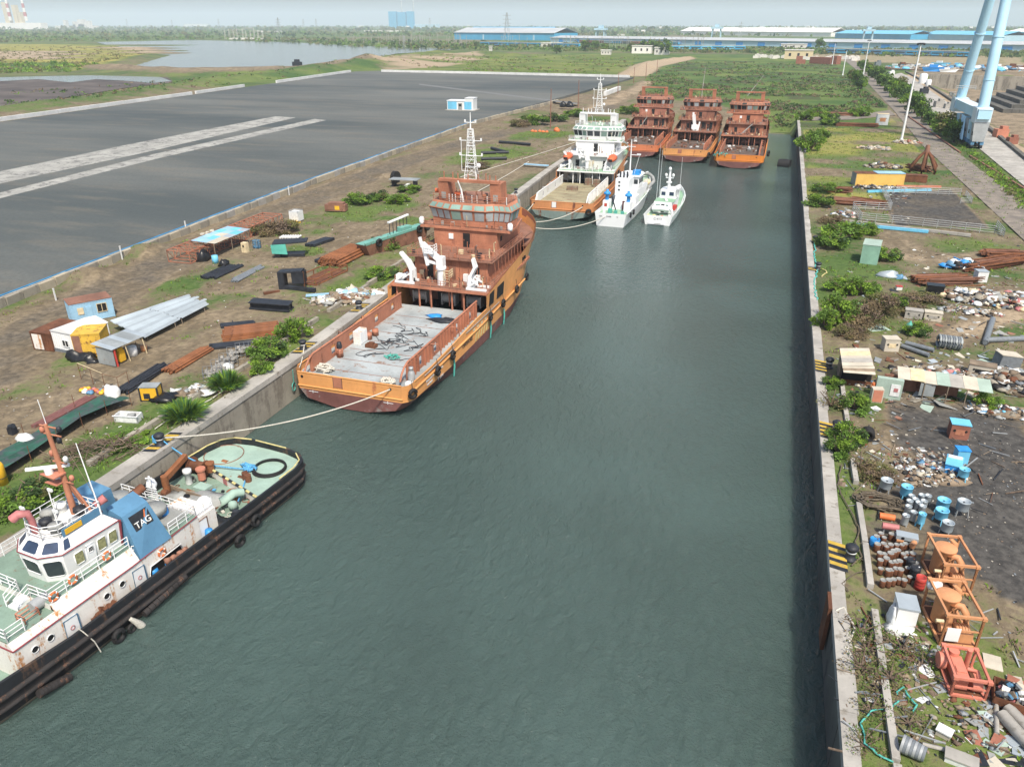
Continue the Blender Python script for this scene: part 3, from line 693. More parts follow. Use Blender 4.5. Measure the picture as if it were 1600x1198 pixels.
 b.use(M['dark']);b.b(-5.03,-5.0,38,38.7,10.7,11.4);b.b(5.0,5.03,38,38.7,10.7,11.4)
 h2=b.build('accommodation',t)
 door(h2,(0.2,36.5,9.8),1.1,2.1,'-y',M['dark'],C['rail'])
 b=MB(M['white_clean']);b.b(-2.6,-1.9,36.36,36.5,10.9,11.7);b.build('locker',h2)
 b=MB(C['house']);b.prism([(-7.1,36.2),(7.1,36.2),(7.1,39.5),(6.2,45),(-6.2,45),(-7.1,39.5)],12.4,12.72)
 b.use(C['deck2']);b.prism([(-6.9,36.4),(6.9,36.4),(6.9,39.4),(6.0,44.8),(-6.0,44.8),(-6.9,39.4)],12.72,12.735)
 b.build('bridge_wing',t)
 foot=[(-6.0,38.6),(-2.4,37.3),(2.9,37.3),(3.9,38.1),(6.3,38.1),(6.5,41.5),(5.2,45.3),(2,46.6),(-2,46.6),(-5.2,45.3),(-6.3,41.5)]
 def ring(k,z):return[Vector(((x)*k[0],42+(y-42)*k[1],z))for x,y in foot]
 lv=[ring((1,1),12.73),ring((1,1),13.45),ring((1.06,1.09),15.0),ring((1.09,1.13),15.15),ring((1.0,1.0),15.95),ring((.98,.98),16.1)]
 b=MB(C['house']);b.grid(lv,False,True);b.face(lv[-1]);b.use(C['deck2']);b.face([p+Vector((0,0,.012))for p in ring((.94,.94),16.1)])
 br=b.build('wheelhouse',t)
 gm=C['glass'];nw=[3,3,1,3,3,3,3,3,3,3,3]
 for i in range(len(foot)):
  j=(i+1)%len(foot)
  for(za,zb,la,lb,hi)in((.12,.96,1,2,0),(.12,.86,3,4,1)):
   for k in range(nw[i]):
    f0,f1=(k+.1)/nw[i],(k+.9)/nw[i]
    def pt(f,z):
     lo=lv[la][i].lerp(lv[la][j],f);hi_=lv[lb][i].lerp(lv[lb][j],f);return lo.lerp(hi_,z)
    q=[pt(f0,za),pt(f1,za),pt(f1,zb),pt(f0,zb)]
    nrm=(q[1]-q[0]).cross(q[3]-q[0]).normalized();
    mid=(q[0]+q[2])/2
    if nrm.dot(mid-Vector((0,42,mid.z-(0 if not hi else 2))))<0:nrm=-nrm
    if i>5 and detail<2:continue
    broken=wreck and rr.random()<.4
    m=M['dark']if broken else gm[(i*3+k+variant)%len(gm)]if not hi else C['glass_hi']
    w=MB(m);w.face([p+nrm*.035 for p in q]);
    w.build('window',br)
 b=MB(C['house2']);
 for i in range(len(foot)):b.tube([lv[2][i],lv[2][(i+1)%len(foot)]],.09,5)
 b.build('window_trim',br)
 b=MB(C['railing'])
 b.rail([(-7.2,27,6.5),(-7.2,36,6.5)],1.0,.04);b.rail([(7.2,27,6.5),(7.2,41,6.6)],1.0,.04)
 if not wreck or variant==2:b.rail([(-3,26.4,6.5),(3.2,26.4,6.5)],1.0,.04)
 b.rail([(-6.5,30.0,9.75),(6.5,30.0,9.75)],1.0,.035);b.rail([(6.5,30.0,9.75),(6.5,44,9.75)],1.0,.035);b.rail([(-6.5,30.0,9.75),(-6.5,44,9.75)],1.0,.035)
 b.rail([(-7.0,36.4,12.7),(7.0,36.4,12.7)],1.0,.035);b.rail([(7.0,36.4,12.7),(7.0,39.5,12.7)],1.0,.035)
 b.rail([(-6.0,39,16.1),(-3.0,37.7,16.1),(2.9,37.7,16.1),(5.9,38.6,16.1),(6.1,42,16.1)],.95,.035)
 b.build('railing',t)
 for sgn in(-1,1):
  x0,x1=sorted((sgn*3.3,sgn*4.9))if C['solid_funnels']else sorted((sgn*3.5,sgn*4.7))
  y1=41.6 if C['solid_funnels']else 39.2
  k=MB(C['funnel']);k.hexa([(x0,38.7,16.0),(x1,38.7,16.0),(x1,y1,16.0),(x0,y1,16.0),(x0,38.3,19.0),(x1-sgn*.0,38.3,19.0),(x1,y1-.6,19.0),(x0,y1-.6,19.0)])
  f=k.build('funnel',t)
  if C['solid_funnels']:
   q=MB(M['grey_grime']);q.b(sgn*4.1-.35,sgn*4.1+.35,38.52,38.6,16.4,17.6);q.build('louvre',f)
 b=MB(C['funnel']);b.b(-4.7,4.7,38.2,39.0,18.95,19.35)
 if C['solid_funnels']:
  for x in(-4,-2.6,-1.8,-.2,1.4,2.6,3.2,4.1):b.tube([(x,38.7,19.3),(x,38.7,20.1+.3*rr.random())],.09,5)
 b.build('funnel_beam',t)
 if C['mast']:
  mm=M['white_clean'];b=MB(mm);y=39.6
  lv_=[(.95,19.35),(.72,21.0),(.6,22.6),(.5,24.0),(.42,25.2),(.35,26.3)]
  for(w0,z0),(w1,z1)in zip(lv_,lv_[1:]):
   c0=[(-w0,y-w0*.6,z0),(w0,y-w0*.6,z0),(w0,y+w0*.6,z0),(-w0,y+w0*.6,z0)];c1=[(-w1,y-w1*.6,z1),(w1,y-w1*.6,z1),(w1,y+w1*.6,z1),(-w1,y+w1*.6,z1)]
   for i in range(4):
    b.tube([c0[i],c1[i]],.06,5);b.tube([c1[i],c1[(i+1)%4]],.05,5);b.tube([c0[i],c1[(i+1)%4]],.035,4)
   for k in range(3):
    zz=z0+(z1-z0)*k/3;ww=w0+(w1-w0)*k/3;b.tube([(-ww,y-ww*.6,zz),(ww,y-ww*.6,zz)],.04,4)
  b.tube([(0,y,26.2),(0,y,28.6)],[.12,.05],6)
  ms_=b.build('mast',t)
  b=MB(mm)
  for z,w in((27.2,.8),(24.7,1.6),(22.6,1.7)):b.tube([(-w,y,z),(w,y,z)],.06,5);b.b(-w-.1,-w+.1,y-.1,y+.1,z,z+.4);b.b(w-.1,w+.1,y-.1,y+.1,z,z+.4)
  b.tube([(-1.5,y,20.4),(-1.5,y,24.7)],.05,5);b.tube([(-1.5,y,20.4),(-.8,y,20.4)],.05,5);b.blob((1.3,y-.4,21.3),(.32,.32,.36),.05,3,flat=False)
  b.build('antenna',ms_)
 bpy.context.view_layer.update()
 return t
def knuckle_crane(parent,c,m,flip=1):
 x,y,z=c
 b=MB(m);b.cone((x,y,z),(x,y,z+2.3),.62,.55,14);b.cone((x,y,z+2.3),(x,y,z+2.6),.75,.75,14)
 b.box((x,y,z+3.3),(1.0,1.1,1.5));cr=b.build('deck_crane',parent)
 b=MB(m);b.bar((x-.2,y,z+3.6),(x-2.6*flip,y-.1,z+5.6),.5,.8);b.bar((x-.1,y,z+2.9),(x-2.0*flip,y-.1,z+3.3),.35);b.bar((x-2.6*flip,y-.1,z+5.9),(x-1.9*flip,y-.1,z+2.7),.42,.6);b.bar((x-2.7*flip,y-.1,z+5.2),(x-3.0*flip,y-.1,z+6.6),.35)
 b.build('crane_arm',cr)
 b=MB(M['cream']);b.rail([(x+.9,y-.9,z+1.2),(x+1.5,y-.9,z+1.2),(x+1.5,y+.6,z+1.2)],1.1,.04,3,.5);b.rail([(x+.7,y-.8,z),(x+1.5,y-.8,z)],2.3,.04,6,.8)
 b.build('crane_ladder',cr);b=MB(m);b.b(x-2.2,x-.8,y-.7,y+.6,z+4.5,z+4.6);b.rail([(x-2.2,y-.7,z+4.6),(x-.8,y-.7,z+4.6),(x-.8,y+.6,z+4.6)],1.1,.04,3,.7)
 b.build('crane_platform',cr)
def davit(parent,c,m,flip=1,lean=1):
 x,y,z=c
 b=MB(m)
 for dy in(-.8,.8):
  b.bar((x-1.5,y+dy,z+.2),(x+1.5,y+dy,z+.2),.3);b.bar((x-1.4,y+dy,z+.3),(x-.2,y+dy,z+1.2),.25)
  b.bar((x+1.0*flip,y+dy*.8,z+.2),(x+1.0*flip,y+dy*.6,z+2.0),.42);b.bar((x+1.0*flip,y+dy*.6,z+1.9),(x+.35*flip,y+dy*.5,z+3.2),.36);b.bar((x+.35*flip,y+dy*.5,z+3.1),(x-.7*flip*lean,y+dy*.3,z+4.3),.3)
  b.bar((x-.3*flip,y+dy,z+.8),(x+1.0*flip,y+dy*.8,z+1.6),.18)
 b.bar((x+.35*flip,y-.5,z+3.1),(x+.35*flip,y+.5,z+3.1),.22);b.bar((x-.7*flip*lean,y-.3,z+4.25),(x-.7*flip*lean,y+.3,z+4.25),.2)
 b.cone((x-.6,y-.5,z+.7),(x-.6,y+.5,z+.7),.4);b.b(x-1.5,x-.9,y-.5,y+.5,z+.3,z+1.1)
 return b.build('davit',parent)
ORANGE=dict(hull=M['orange'],low=M['maroon'],deck=M['deck_grey'],rail=M['rust_rail'],house=M['rust_paint'],house2=M['rust_dark'],deck2=M['rust_dark'],railing=M['rust_rail'],funnel=M['rust_paint'],solid_funnels=True,mast=True,planks=True,glass=[M['glass_milky'],M['glass_milky'],M['glass_milky'],M['glass_green'],M['glass_milky']],glass_hi=M['glass_green'])
WHITE=dict(hull=M['orange_faded'],low=M['boot_grey'],deck=M['deck_wood'],rail=M['white'],house=M['white'],house2=M['white'],deck2=M['deck_mint'],railing=M['white_clean'],funnel=M['white_clean'],solid_funnels=True,mast=True,planks=True,glass=[M['glass_green'],M['glass_dark'],M['glass_dark']],glass_hi=M['glass_green'])
WRECK=dict(hull=M['orange'],low=M['maroon'],deck=M['deck_wreck'],rail=M['rust_rail'],house=M['rust_paint'],house2=M['rust_dark'],deck2=M['rust_dark'],railing=M['rust_rail'],funnel=M['rust_paint'],solid_funnels=False,mast=False,planks=False,glass=[M['glass_milky'],M['dark'],M['glass_milky'],M['glass_green']],glass_hi=M['rust_dark'])
S1=Vector((-41.8,68.5,0))
ship1=supply_ship('rusty orange supply ship with white cranes, tyre fenders and a white lattice mast',ORANGE,2,S1)
knuckle_crane(ship1,(-0.4,28.0,6.5),M['white_clean'])
davit(ship1,(-5.6,27.6,6.5),M['white_clean'],1);davit(ship1,(5.3,27.6,6.5),M['white_clean'],-1,-1)
SW=Vector((-43.6,167.2,0))
ship2=supply_ship('white and orange supply ship with two orange lifeboats and a green deck',WHITE,2,SW,R(0.8),variant=1)
knuckle_crane(ship2,(-0.2,28.6,6.5),M['white_clean'])
davit(ship2,(-5.6,28.2,6.5),M['white_clean'],1);davit(ship2,(5.6,28.2,6.5),M['white_clean'],-1,-1)
wk='derelict rusty supply ships at the head of the dock'
wr=[supply_ship('derelict rusty supply ship partly hidden behind the white ship, moored against the quay',dict(WRECK,house=paint('pinkish_rusted_steel',(0.4,0.18,0.125),.5,(0.16,0.075,0.05),.75,.3,sc_=.5,dirt=.55),hull=paint('salmon_orange_hull',(0.6,0.2,0.09),.15,RUST,.55,.14,sc_=.35)),1,(-43.0,262,0),R(1.2),wk,True,0),supply_ship('derelict rusty supply ship with a white crane stump, middle one of the three',dict(WRECK,house=paint('brown_rusted_steel',(0.33,0.15,0.1),.55,(0.13,0.06,0.04),.75,.35,sc_=.4,dirt=.6)),1,(-26.7,256.5,0),R(-.8),wk,True,1),supply_ship('derelict rusty supply ship with green rags on its stern, beside the open water',dict(WRECK,hull=paint('strong_orange_hull',(0.66,0.22,0.035),.12,RUST,.55,.12,sc_=.35)),1,(-9.6,250,0),0,wk,True,2)]
b=MB(M['white_clean']);b.b(-1.6,.6,28,29.4,6.5,8.4);b.bar((-.6,28.7,8.2),(-1.2,28.5,11.6),1.0,.9);b.bar((.6,28.7,6.6),(1.0,28.7,9.4),.5);b.build('crane_stump',wr[1])
for k,(s,pts)in enumerate(((wr[0],[((-3,29,6.5),(-1,30,9.8))]),(wr[2],[((-1.5,27,6.6),(2.0,29.5,9.9)),((-2.5,26.8,6.6),(.2,26.9,7.6))]))):
 b=MB(M['grey_grime'])
 for p,q in pts:b.bar(p,q,.22)
 b.build('leaning_gangway',s)
for s in(wr[0],wr[1],wr[2]):
 rq=random.Random(int(s.location.x*10));b=MB(M['rust_dark'])
 for i in range(46):
  x,y=rq.uniform(-5,5),rq.uniform(5+4*rq.random(),27);b.use(rq.choice([M['rust_dark'],M['rust'],M['deck_wreck'],M['grey_grime'],M['plastic_white'],M['rust_dark'],M['wood']]))
  b.box((x,y,3.38+rq.random()*.3),(rq.uniform(.2,1.6),rq.uniform(.1,.7),rq.uniform(.08,.7)),rq.random()*3,rq.uniform(-.3,.3))
 tag(b.build('deck_scrap',s),kind='stuff')
 b=MB(M['rust_rail']);
 for x in np.arange(-2.8,3.0,1.2):b.tube([(x,30.0,9.75),(x+rq.uniform(-.3,.3),30.1,9.75+rq.uniform(.4,1.4))],.05,4)
 b.build('bent_post',s)
def ring_tyre(b,c,ax,r=.62,w=.2):
 b.torus(c,ax,r*.68,r*.32,16,8)
def hang_tyre(c,ax,label,r=.62,group='tyre fenders along the orange supply ship',rope=None,name='tyre_fender'):
 t=thing(name,label,'tyre fender',c,0,group)
 b=MB(M['rubber']);ring_tyre(b,(0,0,0),ax,r);b.build('tyre',t)
 if rope:
  b=MB(rope[0]);b.tube([(0,0,r*.95),(-ax[0]*.15,-ax[1]*.15,r+rope[1])],.035,5);b.build('rope',t)
 return t
ords=['first','second','third','fourth','fifth','sixth','seventh']
for i,(y,z)in enumerate(((1.0,3.0),(7.1,3.1),(11.8,3.2),(25.6,3.45),(31,3.6),(37.5,3.7),(43.4,3.9))):
 x=hb(y)+(.38 if y>2 else .3)-(max(0,y-36)*.03)
 hang_tyre(S1+Vector((x,y if y>2 else 0.7,z)),(1,0,0)if y>2 else(1,-.5,0),'black tyre hung on the orange ship\'s side, %s counting from the stern'%ords[i],.66,rope=(M['dark_steel'],.9))
for i,(y,z0)in enumerate(((12.6,3.0),(26.2,2.9),(32,2.4))):
 b=MB(M['rope_teal']);x=hb(y)+.12;b.tube([(x,y,z0),(x+.05,y,1.4),(x-.1,y+.05,-.1)],[.1,.13,.1],6)
 tag(b.build('hanging_rope',None,S1),'teal rope hanging down the orange ship\'s side below its %s tyre'%('third','fourth','fifth')[i],'rope','teal ropes hanging from the orange ship')
b=MB(M['rope_teal']);b.torus((-7.7,.6,1.7),(1,.2,0),.5,.06,12,5);b.tube([(-7.5,.5,3.9),(-7.65,.6,2.2)],.05,5)
tag(b.build('hanging_rope',None,S1),'looped teal rope hanging from the orange ship\'s port quarter beside the quay','rope')
def side_text(body,y,z,size,m,sx=1.0,off=.03,flip=False):
 x=hb(y)+off
 text('lettering',body,size,m,ship1,axes((x,y,z),(0,1,0),(0.05,0,1)),.01,0,sx)
wm_=M['white_clean']
side_text('MALAVIYA',5.6,2.75,.5,wm_,1.0,.035);side_text('MUMBAI',5.4,2.25,.42,wm_,1.0,.035);side_text('IMO',9.0,2.7,.45,wm_)
side_text('T I H',8.6,1.6,.6,wm_,1.4,-.02)
side_text('OFFSHORE',17.6,2.6,.75,M['dark_steel'],1.0)
b=MB(M['pale_yellow'])
for i in range(5):y=20.2+i*1.05;x=hb(y)+.02;b.hexa([(x,y,1.75),(x+.03,y,1.75),(x+.03,y+.35,1.75),(x,y+.35,1.75),(x,y+.55,2.75),(x+.03,y+.55,2.75),(x+.03,y+.95,2.75),(x,y+.95,2.75)])
b.build('hull_stripe',ship1)
b=MB(M['cream'])
for i in range(5):y=19.6+i*1.5;x=hb(y)+.02;b.b(x,x+.03,y,y+.75,3.35,3.65)
b.build('hull_block_mark',ship1)
for y0,y1 in((4,13),(17,30)):
 b=MB(M['steel']);b.tube([(hb(y)+.1,y,3.75 if y<16 else 4.1)for y in np.linspace(y0,y1,6)],.05,5);b.build('side_pipe',ship1)
for x in(-5.3,4.2):
 b=MB(wm_);b.b(x,x+1.2,-.03,.0,1.75,1.8);b.b(x+.5,x+.56,-.03,0,1.6,1.95);b.build('draught_mark',ship1)
def lying(name,label,cat,group=None):return dict(name=name,label=label,cat=cat,group=group)
def coil(b,c,Rr,r,loops,rn,flat=.15,n=26):
 pts=[]
 for i in range(loops*n//2):
  a=2*math.pi*i/(n/2.0)+rn.random()*.3;k=Rr*(.45+.55*rn.random())
  pts.append((c[0]+k*math.cos(a),c[1]+k*math.sin(a)*.75,c[2]+rn.random()*flat+r))
 b.tube(pts,r,5)
r_=random.Random(11)
def s1(x,y,z=3.32):return(x,y,z)
for c,Rr,lab in(((-4.6,2.6,3.32),1.25,'white rope heaped on the port side of the orange ship\'s stern deck'),((4.1,1.5,3.32),.95,'white rope heaped on the starboard side of the orange ship\'s stern deck')):
 b=MB(M['rope_white']);coil(b,c,Rr,.085,9,r_,.5);tag(b.build('mooring_rope',None,S1),lab,'rope','white ropes on the orange ship\'s stern')
b=MB(M['rope_white']);b.tube([(-4.2,1.6,3.42),(-2.5,1.0,3.42),(-1.5,1.2,3.42),(0.3,.9,3.42),(1.0,1.3,3.42),(1.6,.8,3.42),(2.2,1.2,3.42),(3.6,1.1,3.42)],.11,6)
for x in(.9,1.7):b.torus((x,1.0,3.42),(0,0,1),.3,.1,10,5)
tag(b.build('mooring_rope',None,S1),'white rope stretched along the orange ship\'s stern edge between the two heaps','rope')
b=MB(M['teal']);
for i in range(60):
 a_,k=r_.random()*6.3,r_.random()**.5;p=Vector((1.2+.95*k*math.cos(a_),8.6+.7*k*math.sin(a_),3.36+.25*(1-k)));a2=r_.random()*6.3
 b.tube([p,p+Vector((.3*math.cos(a2),.3*math.sin(a2),.05))],.06,4)
tag(b.build('net_heap',None,S1),'small heap of green netting on the orange ship\'s grey deck','net')
for i in range(9):
 b=MB(M['dark_steel']);x,y=r_.uniform(-2,1.5),r_.uniform(9,20);pts=[]
 for k in range(16):x+=r_.uniform(-1.5,1.5);y+=r_.uniform(-1.3,1.4);x=max(-4.9,min(5.0,x));y=max(5,min(25,y));pts.append((x,y,3.37))
 sm=[]
 for p0_,p,q,s_ in zip(pts,pts[1:],pts[2:],pts[3:]):
  p0_,p,q,s_=Vector(p0_),Vector(p),Vector(q),Vector(s_)
  for f in(0,.2,.4,.6,.8):sm.append(.5*(2*p+(q-p0_)*f+(2*p0_-5*p+4*q-s_)*f*f+(3*p-p0_-3*q+s_)*f**3))
 b.tube(sm,.032,4);tag(b.build('deck_cable',None,S1),'black cable snaking in loops over the orange ship\'s grey working deck','cable','black cables tangled on the orange ship\'s deck')
b=MB(M['blue']);b.blob((.3,23.6,3.3),(1.1,.7,.35),.4,4,10,6);tag(b.build('tarpaulin',None,S1),'crumpled bright blue tarpaulin under the edge of the orange ship\'s boat deck','tarpaulin')
b=MB(M['dark_steel']);b.blob((2.2,22.3,3.3),(1.9,1.0,.4),.5,9,12,6);tag(b.build('tarpaulin',None,S1),'dark crumpled sheet beside the blue tarpaulin on the ship\'s deck','tarpaulin')
for lab,c in(('white cabinet with two doors against the orange ship\'s port bulwark',(-4.9,11.9,3.3)),):
 t=thing('deck_cabinet',lab,'cabinet',S1+Vector(c))
 b=MB(M['white_rusty']);b.b(-.5,.5,-.9,.9,0,1.7);b.build('cabinet_body',t)
 for y in(-.46,.46):b=MB(M['white_clean']);b.b(.5,.54,y-.4,y+.4,.1,1.6);b.build('door',t)
for i,(c,lab)in enumerate((((-5.0,6.9,3.3),'rusty drum topped with black by the port bulwark of the orange ship'),((-4.4,13.2,3.3),'short orange drum behind the white cabinet on the orange ship'),((-4.2,14.6,3.3),'squat orange bin behind the short drum on the orange ship'))):
 b=MB(M['rust_rail']);b.lathe(c,[(0,0),(.42,0),(.42,.5),(.45,.55),(.42,.6),(.42,1.1 if i==0 else .9),(.0,1.1 if i==0 else .9)],12)
 if i==0:b.use(M['dark_steel']);b.lathe((c[0],c[1],c[2]+1.1),[(.3,0),(.34,.3),(.25,.8),(0,.85)],10)
 tag(b.build('drum',None,S1),lab,'drum')
b=MB(M['rust']);b.b(-3.5,-2.1,10.4,11.2,3.32,3.75);b.b(-3.1,-2.4,10.5,11.0,3.75,4.0);tag(b.build('rusty_hatch_gear',None,S1),'rusty lump of gear in the middle of the orange ship\'s working deck','machine part')
t=thing('gas_cylinder_post','pale grey capped post on the starboard quarter of the orange ship','bollard',S1+Vector((6.55,2.6,3.3)))
b=MB(M['steel']);b.lathe((0,0,0),[(.42,0),(.42,1.2),(.3,1.5),(.2,1.7),(.26,1.75),(.26,2.0),(0,2.0)],12);b.build('post',t);b=MB(M['white_clean']);b.b(-.3,.4,-1.1,-.5,0,.5);b.build('base_box',t)
for x in(-4.4,-1.9,2.4,4.2):
 b=MB(M['white_clean']if x>0 else M['cream']);b.b(x-.35,x+.35,30.1,30.55,6.55,7.6);b.build('deck_box',ship1)
b=MB(M['white_clean']);b.lathe((7.0,36.6,12.75),[(0,0),(.35,0),(.4,.3),(.4,.9),(.2,1.1),(0,1.1)],10);b.build('searchlight',ship1)
b=MB(M['white_clean']);b.lathe((-7.0,36.6,12.75),[(0,0),(.35,0),(.4,.3),(.4,.9),(.2,1.1),(0,1.1)],10);b.build('searchlight',ship1)
b=MB(M['white_clean']);b.tube([(-.9,38.2,16.1),(-1.1,38.1,17.9),(-1.5,37.9,19.2)],[.22,.14,.1],6);b.build('signal_post',ship1)
for x in(-3.0,-2.5,-2,-1.2,.6,1.4,3.0,6.0):
 b=MB(M['white']);b.tube([(x,38.0,16.1),(x,38,17.2)],.07,5);b.build('vent_pipe',ship1)
b=MB(M['lifeboat']);b.cone((-5.8,39.5,17.3),(-4.6,39.5,17.3),.33);b.build('liferaft_canister',ship1)
b=MB(M['lifeboat']);b.cone((-2.6,39.5,17.0),(-1.4,39.5,17.0),.33);b.build('liferaft_canister',ship1)
for x,lab in((-5.9,'orange lifeboat in the port davit of the white supply ship'),(5.5,'orange lifeboat in the starboard davit of the white supply ship')):
 t=thing('lifeboat',lab,'lifeboat',SW+Vector((x,29.6,8.6)),0,'lifeboats of the white ship')
 b=MB(M['lifeboat']);rows=[]
 for y,w,z0,z1 in((-2.6,.15,.5,1.0),(-2.2,.8,.15,1.35),(-1,1.15,0,1.75),(1,1.15,0,1.75),(2.2,.8,.2,1.4),(2.7,.15,.6,1.1)):
  zc,hz_=(z0+z1)/2,(z1-z0)/2
  rows.append([(w*math.cos(a),y,zc+hz_*math.sin(a))for a in(k*math.pi/6 for k in range(12))])
 b.grid(rows,True,True);b.face(rows[0]);b.face(rows[-1][::-1]);b.build('boat_shell',t)
 b=MB(M['dark']);b.b(-.45,.45,-2.66,-2.3,.35,.95);b.build('rear_hatch',t)
rq=random.Random(5)
for c,d,lab in(((-1.6,17.6,3.3),(2.6,1.2,1.0),'brown timber crate on the white ship\'s working deck'),((3.0,24.0,3.3),(1.6,1.4,1.7),'grey brown crate at the front of the white ship\'s working deck, starboard side'),((.6,25.5,3.3),(1.6,1.2,1.6),'wooden crate under the white ship\'s boat deck')):
 t=thing('crate',lab,'crate',SW+Vector(c),R(.8));b=MB(M['wood']);b.b(-d[0]/2,d[0]/2,-d[1]/2,d[1]/2,0,d[2]);b.build('box',t)
 b=MB(M['rust_dark']);b.b(-d[0]/2-.03,d[0]/2+.03,-d[1]/2-.03,d[1]/2+.03,d[2]*.45,d[2]*.55);b.b(-.1,.1,-d[1]/2-.04,d[1]/2+.04,0,d[2]+.02);b.build('band',t)
hang_tyre(SW+Vector((6.6,-.3,2.3)),(.5,-1,0),'black tyre on the white supply ship\'s stern corner',.75,'tyre fenders on the white ships')
b=MB(M['rope_teal']);rq=random.Random(2)
for i in range(30):p=Vector((rq.uniform(-1.6,2.2),rq.uniform(-.3,.4),rq.uniform(-.5,.5)));b.tube([p,p+Vector((rq.uniform(-.6,.6),-.1,rq.uniform(-.7,0)))],.1,4)
tag(b.build('rag_heap',None,(-15.2,250,4.3)),'green rags draped over the port stern corner of the right-hand wreck','rags')
for p,lab in(((-19.0,256.2,2.6),'black tyre hung between the middle and right wrecks'),((-34.9,260.6,2.6),'black tyre hung between the left and middle wrecks'),((-1.2,262,3.2),'black tyre on the open-water side of the right-hand wreck')):
 hang_tyre(Vector(p),(1,-.3,0),lab,1.0,'tyre fenders between the wrecks')
def craft(name,label,loc,rz,L,B_,D,bow_up,hullm):
 t=thing(name,label,'boat',loc,rz,'small white boats alongside the white ship')
 st=[]
 for f in(0,.02,.3,.55,.7,.82,.92,.98,1.0):
  w=B_/2*(1 if f<.5 else max(0.02,1-((f-.5)/.5)**2.2));wl=B_/2*.86*(1 if f<.4 else max(.01,1-((f-.4)/.58)**1.6))if f<.98 else .01
  zd=D+bow_up*max(0,(f-.25)/.75)**1.5
  st.append((f*L,[(0,-.8),(wl*.5,-.7),(wl,0.05),((w+wl)/2,zd*.55),(w,zd)]))
 b=MB(hullm);loft(b,st,[M['boot_grey'],M['boot_grey'],hullm,hullm])
 y,p=st[0]
 for k in range(4):b.face([(-p[k][0],0,p[k][1]),(p[k][0],0,p[k][1]),(p[k+1][0],0,p[k+1][1]),(-p[k+1][0],0,p[k+1][1])])
 for s in(1,-1):b.tube([(s*q[-1][0],y_,q[-1][1])for y_,q in st],.1,5)
 hull=b.build('hull',t)
 b=MB(M['deck_mint']);dz=.75
 b.grid([[(-q[-1][0]+.12,y_,q[-1][1]-dz),(q[-1][0]-.12,y_,q[-1][1]-dz)]for y_,q in st if q[-1][0]>.3],False);b.build('deck',t)
 return t,st,hull
wcl=M['white_clean']
A_,stA,hA=craft('survey_vessel','white survey vessel with blue mushroom ventilators beside the white supply ship',(-31.6,164.6,0),R(-3.0),37,7.0,2.9,3.0,wcl)
def hose(b):pass
b=MB(wcl);b.b(-1.6,1.6,9.5,13.5,2.1,8.6);b.b(-2.6,2.6,13.5,25,2.6,5.4);b.build('funnel_house',A_)
b=MB(wcl);b.hexa([(-1.6,7.6,2.1),(1.6,7.6,2.1),(1.6,9.5,2.1),(-1.6,9.5,2.1),(-1.2,9.0,5.0),(1.6,9.0,5.0),(1.6,9.5,5.0),(-1.6,9.5,5.0)]);b.build('winch_house',A_)
b=MB(wcl);b.b(1.7,3.4,9,12.5,2.2,5.0);b.build('side_locker',A_);b=MB(wcl);b.b(-3.4,-2.0,6.0,8.4,2.1,4.3);b.build('side_locker',A_);b=MB(wcl);b.b(1.6,3.0,5.2,7.6,2.1,4.3);b.build('side_locker',A_)
b=MB(M['red']);b.b(-3.0,-2.4,5.95,6.0,3.0,3.7);b.build('fire_box',A_)
w=MB(M['redline']);w.b(.7,1.45,7.5,7.6,2.3,4.2);w.build('door',A_)
br=MB(wcl);br.prism([(-2.4,15.5),(2.4,15.5),(2.4,20),(1.6,22),(-1.6,22),(-2.4,20)],5.4,8.2);br.prism([(-2.7,15.2),(2.7,15.2),(2.7,20.2),(1.8,22.4),(-1.8,22.4),(-2.7,20.2)],8.2,8.4);brA=br.build('wheelhouse',A_)
for x0,x1 in((-2.2,-1.5),(1.3,2.2)):w=MB(M['glass_dark']);w.b(x0,x1,15.46,15.5,6.6,7.6);w.build('window',brA)
for k in range(3):w=MB(M['glass_dark']);w.b(2.4,2.44,16+k*1.4,17+k*1.4,6.6,7.6);w.build('window',brA)
b=MB(M['dark']);
for z in(6.0,6.9,7.7):b.b(-.9,-.5,9.46,9.5,z,z+.35)
b.build('louvre',A_)
for x in(-1.0,-.2,.6):
 b=MB(M['dark_steel']);b.tube([(x,11.5,8.6),(x,11.5,9.6),(x,11.2,9.9)],.2,7);b.build('exhaust_pipe',A_)
for x,y,z in((-2.7,7.0,4.3),(2.3,6.4,4.3)):
 b=MB(M['blue']);b.lathe((x,y,z),[(.42,0),(.42,1.2),(.8,1.25),(.82,1.55),(.55,1.8),(.3,1.85),(.3,2.3),(0,2.4)],12);b.build('mushroom_vent',A_)
b=MB(M['blue']);b.b(.6,2.2,16.5,18.5,8.4,9.4);b.build('blue_tank',A_)
b=MB(wcl);b.tube([(.4,14.5,8.4),(.4,14.5,16.5)],[.22,.1],7);b.tube([(.4,14.5,13.2),(2.6,14.5,13.2)],.08,5);b.tube([(2.4,14.5,13.2),(1.4,14.7,9)],.05,5);b.tube([(-.6,14.5,15),(1.4,14.5,15)],.07,5);b.b(1.8,2.7,14.3,14.7,13.2,13.5)
b.build('mast',A_)
b=MB(M['dark_steel']);b.tube([(-1.3,6.0,5.2),(.2,3.6,3.0)],.16,6);b.build('boom',A_)
b=MB(wcl);b.rail([(-3.3,4.2,2.2),(-3.3,9,2.3)],1.0,.04);b.rail([(2.6,13.5,5.4),(2.6,25,5.4),(-2.6,25,5.4),(-2.6,13.5,5.4)],1.0,.04);b.rail([(3.3,20,3.2),(3.2,27,3.6)],1.0,.04);b.build('railing',A_)
b=MB(M['grey_grime']);b.tube([(2.9,24,4.2),(3.3,29,5.0),(2.4,32,5.4),(1.0,34.5,5.7),(-.8,34.4,5.7)],.42,8);b.build('bow_fender',A_)
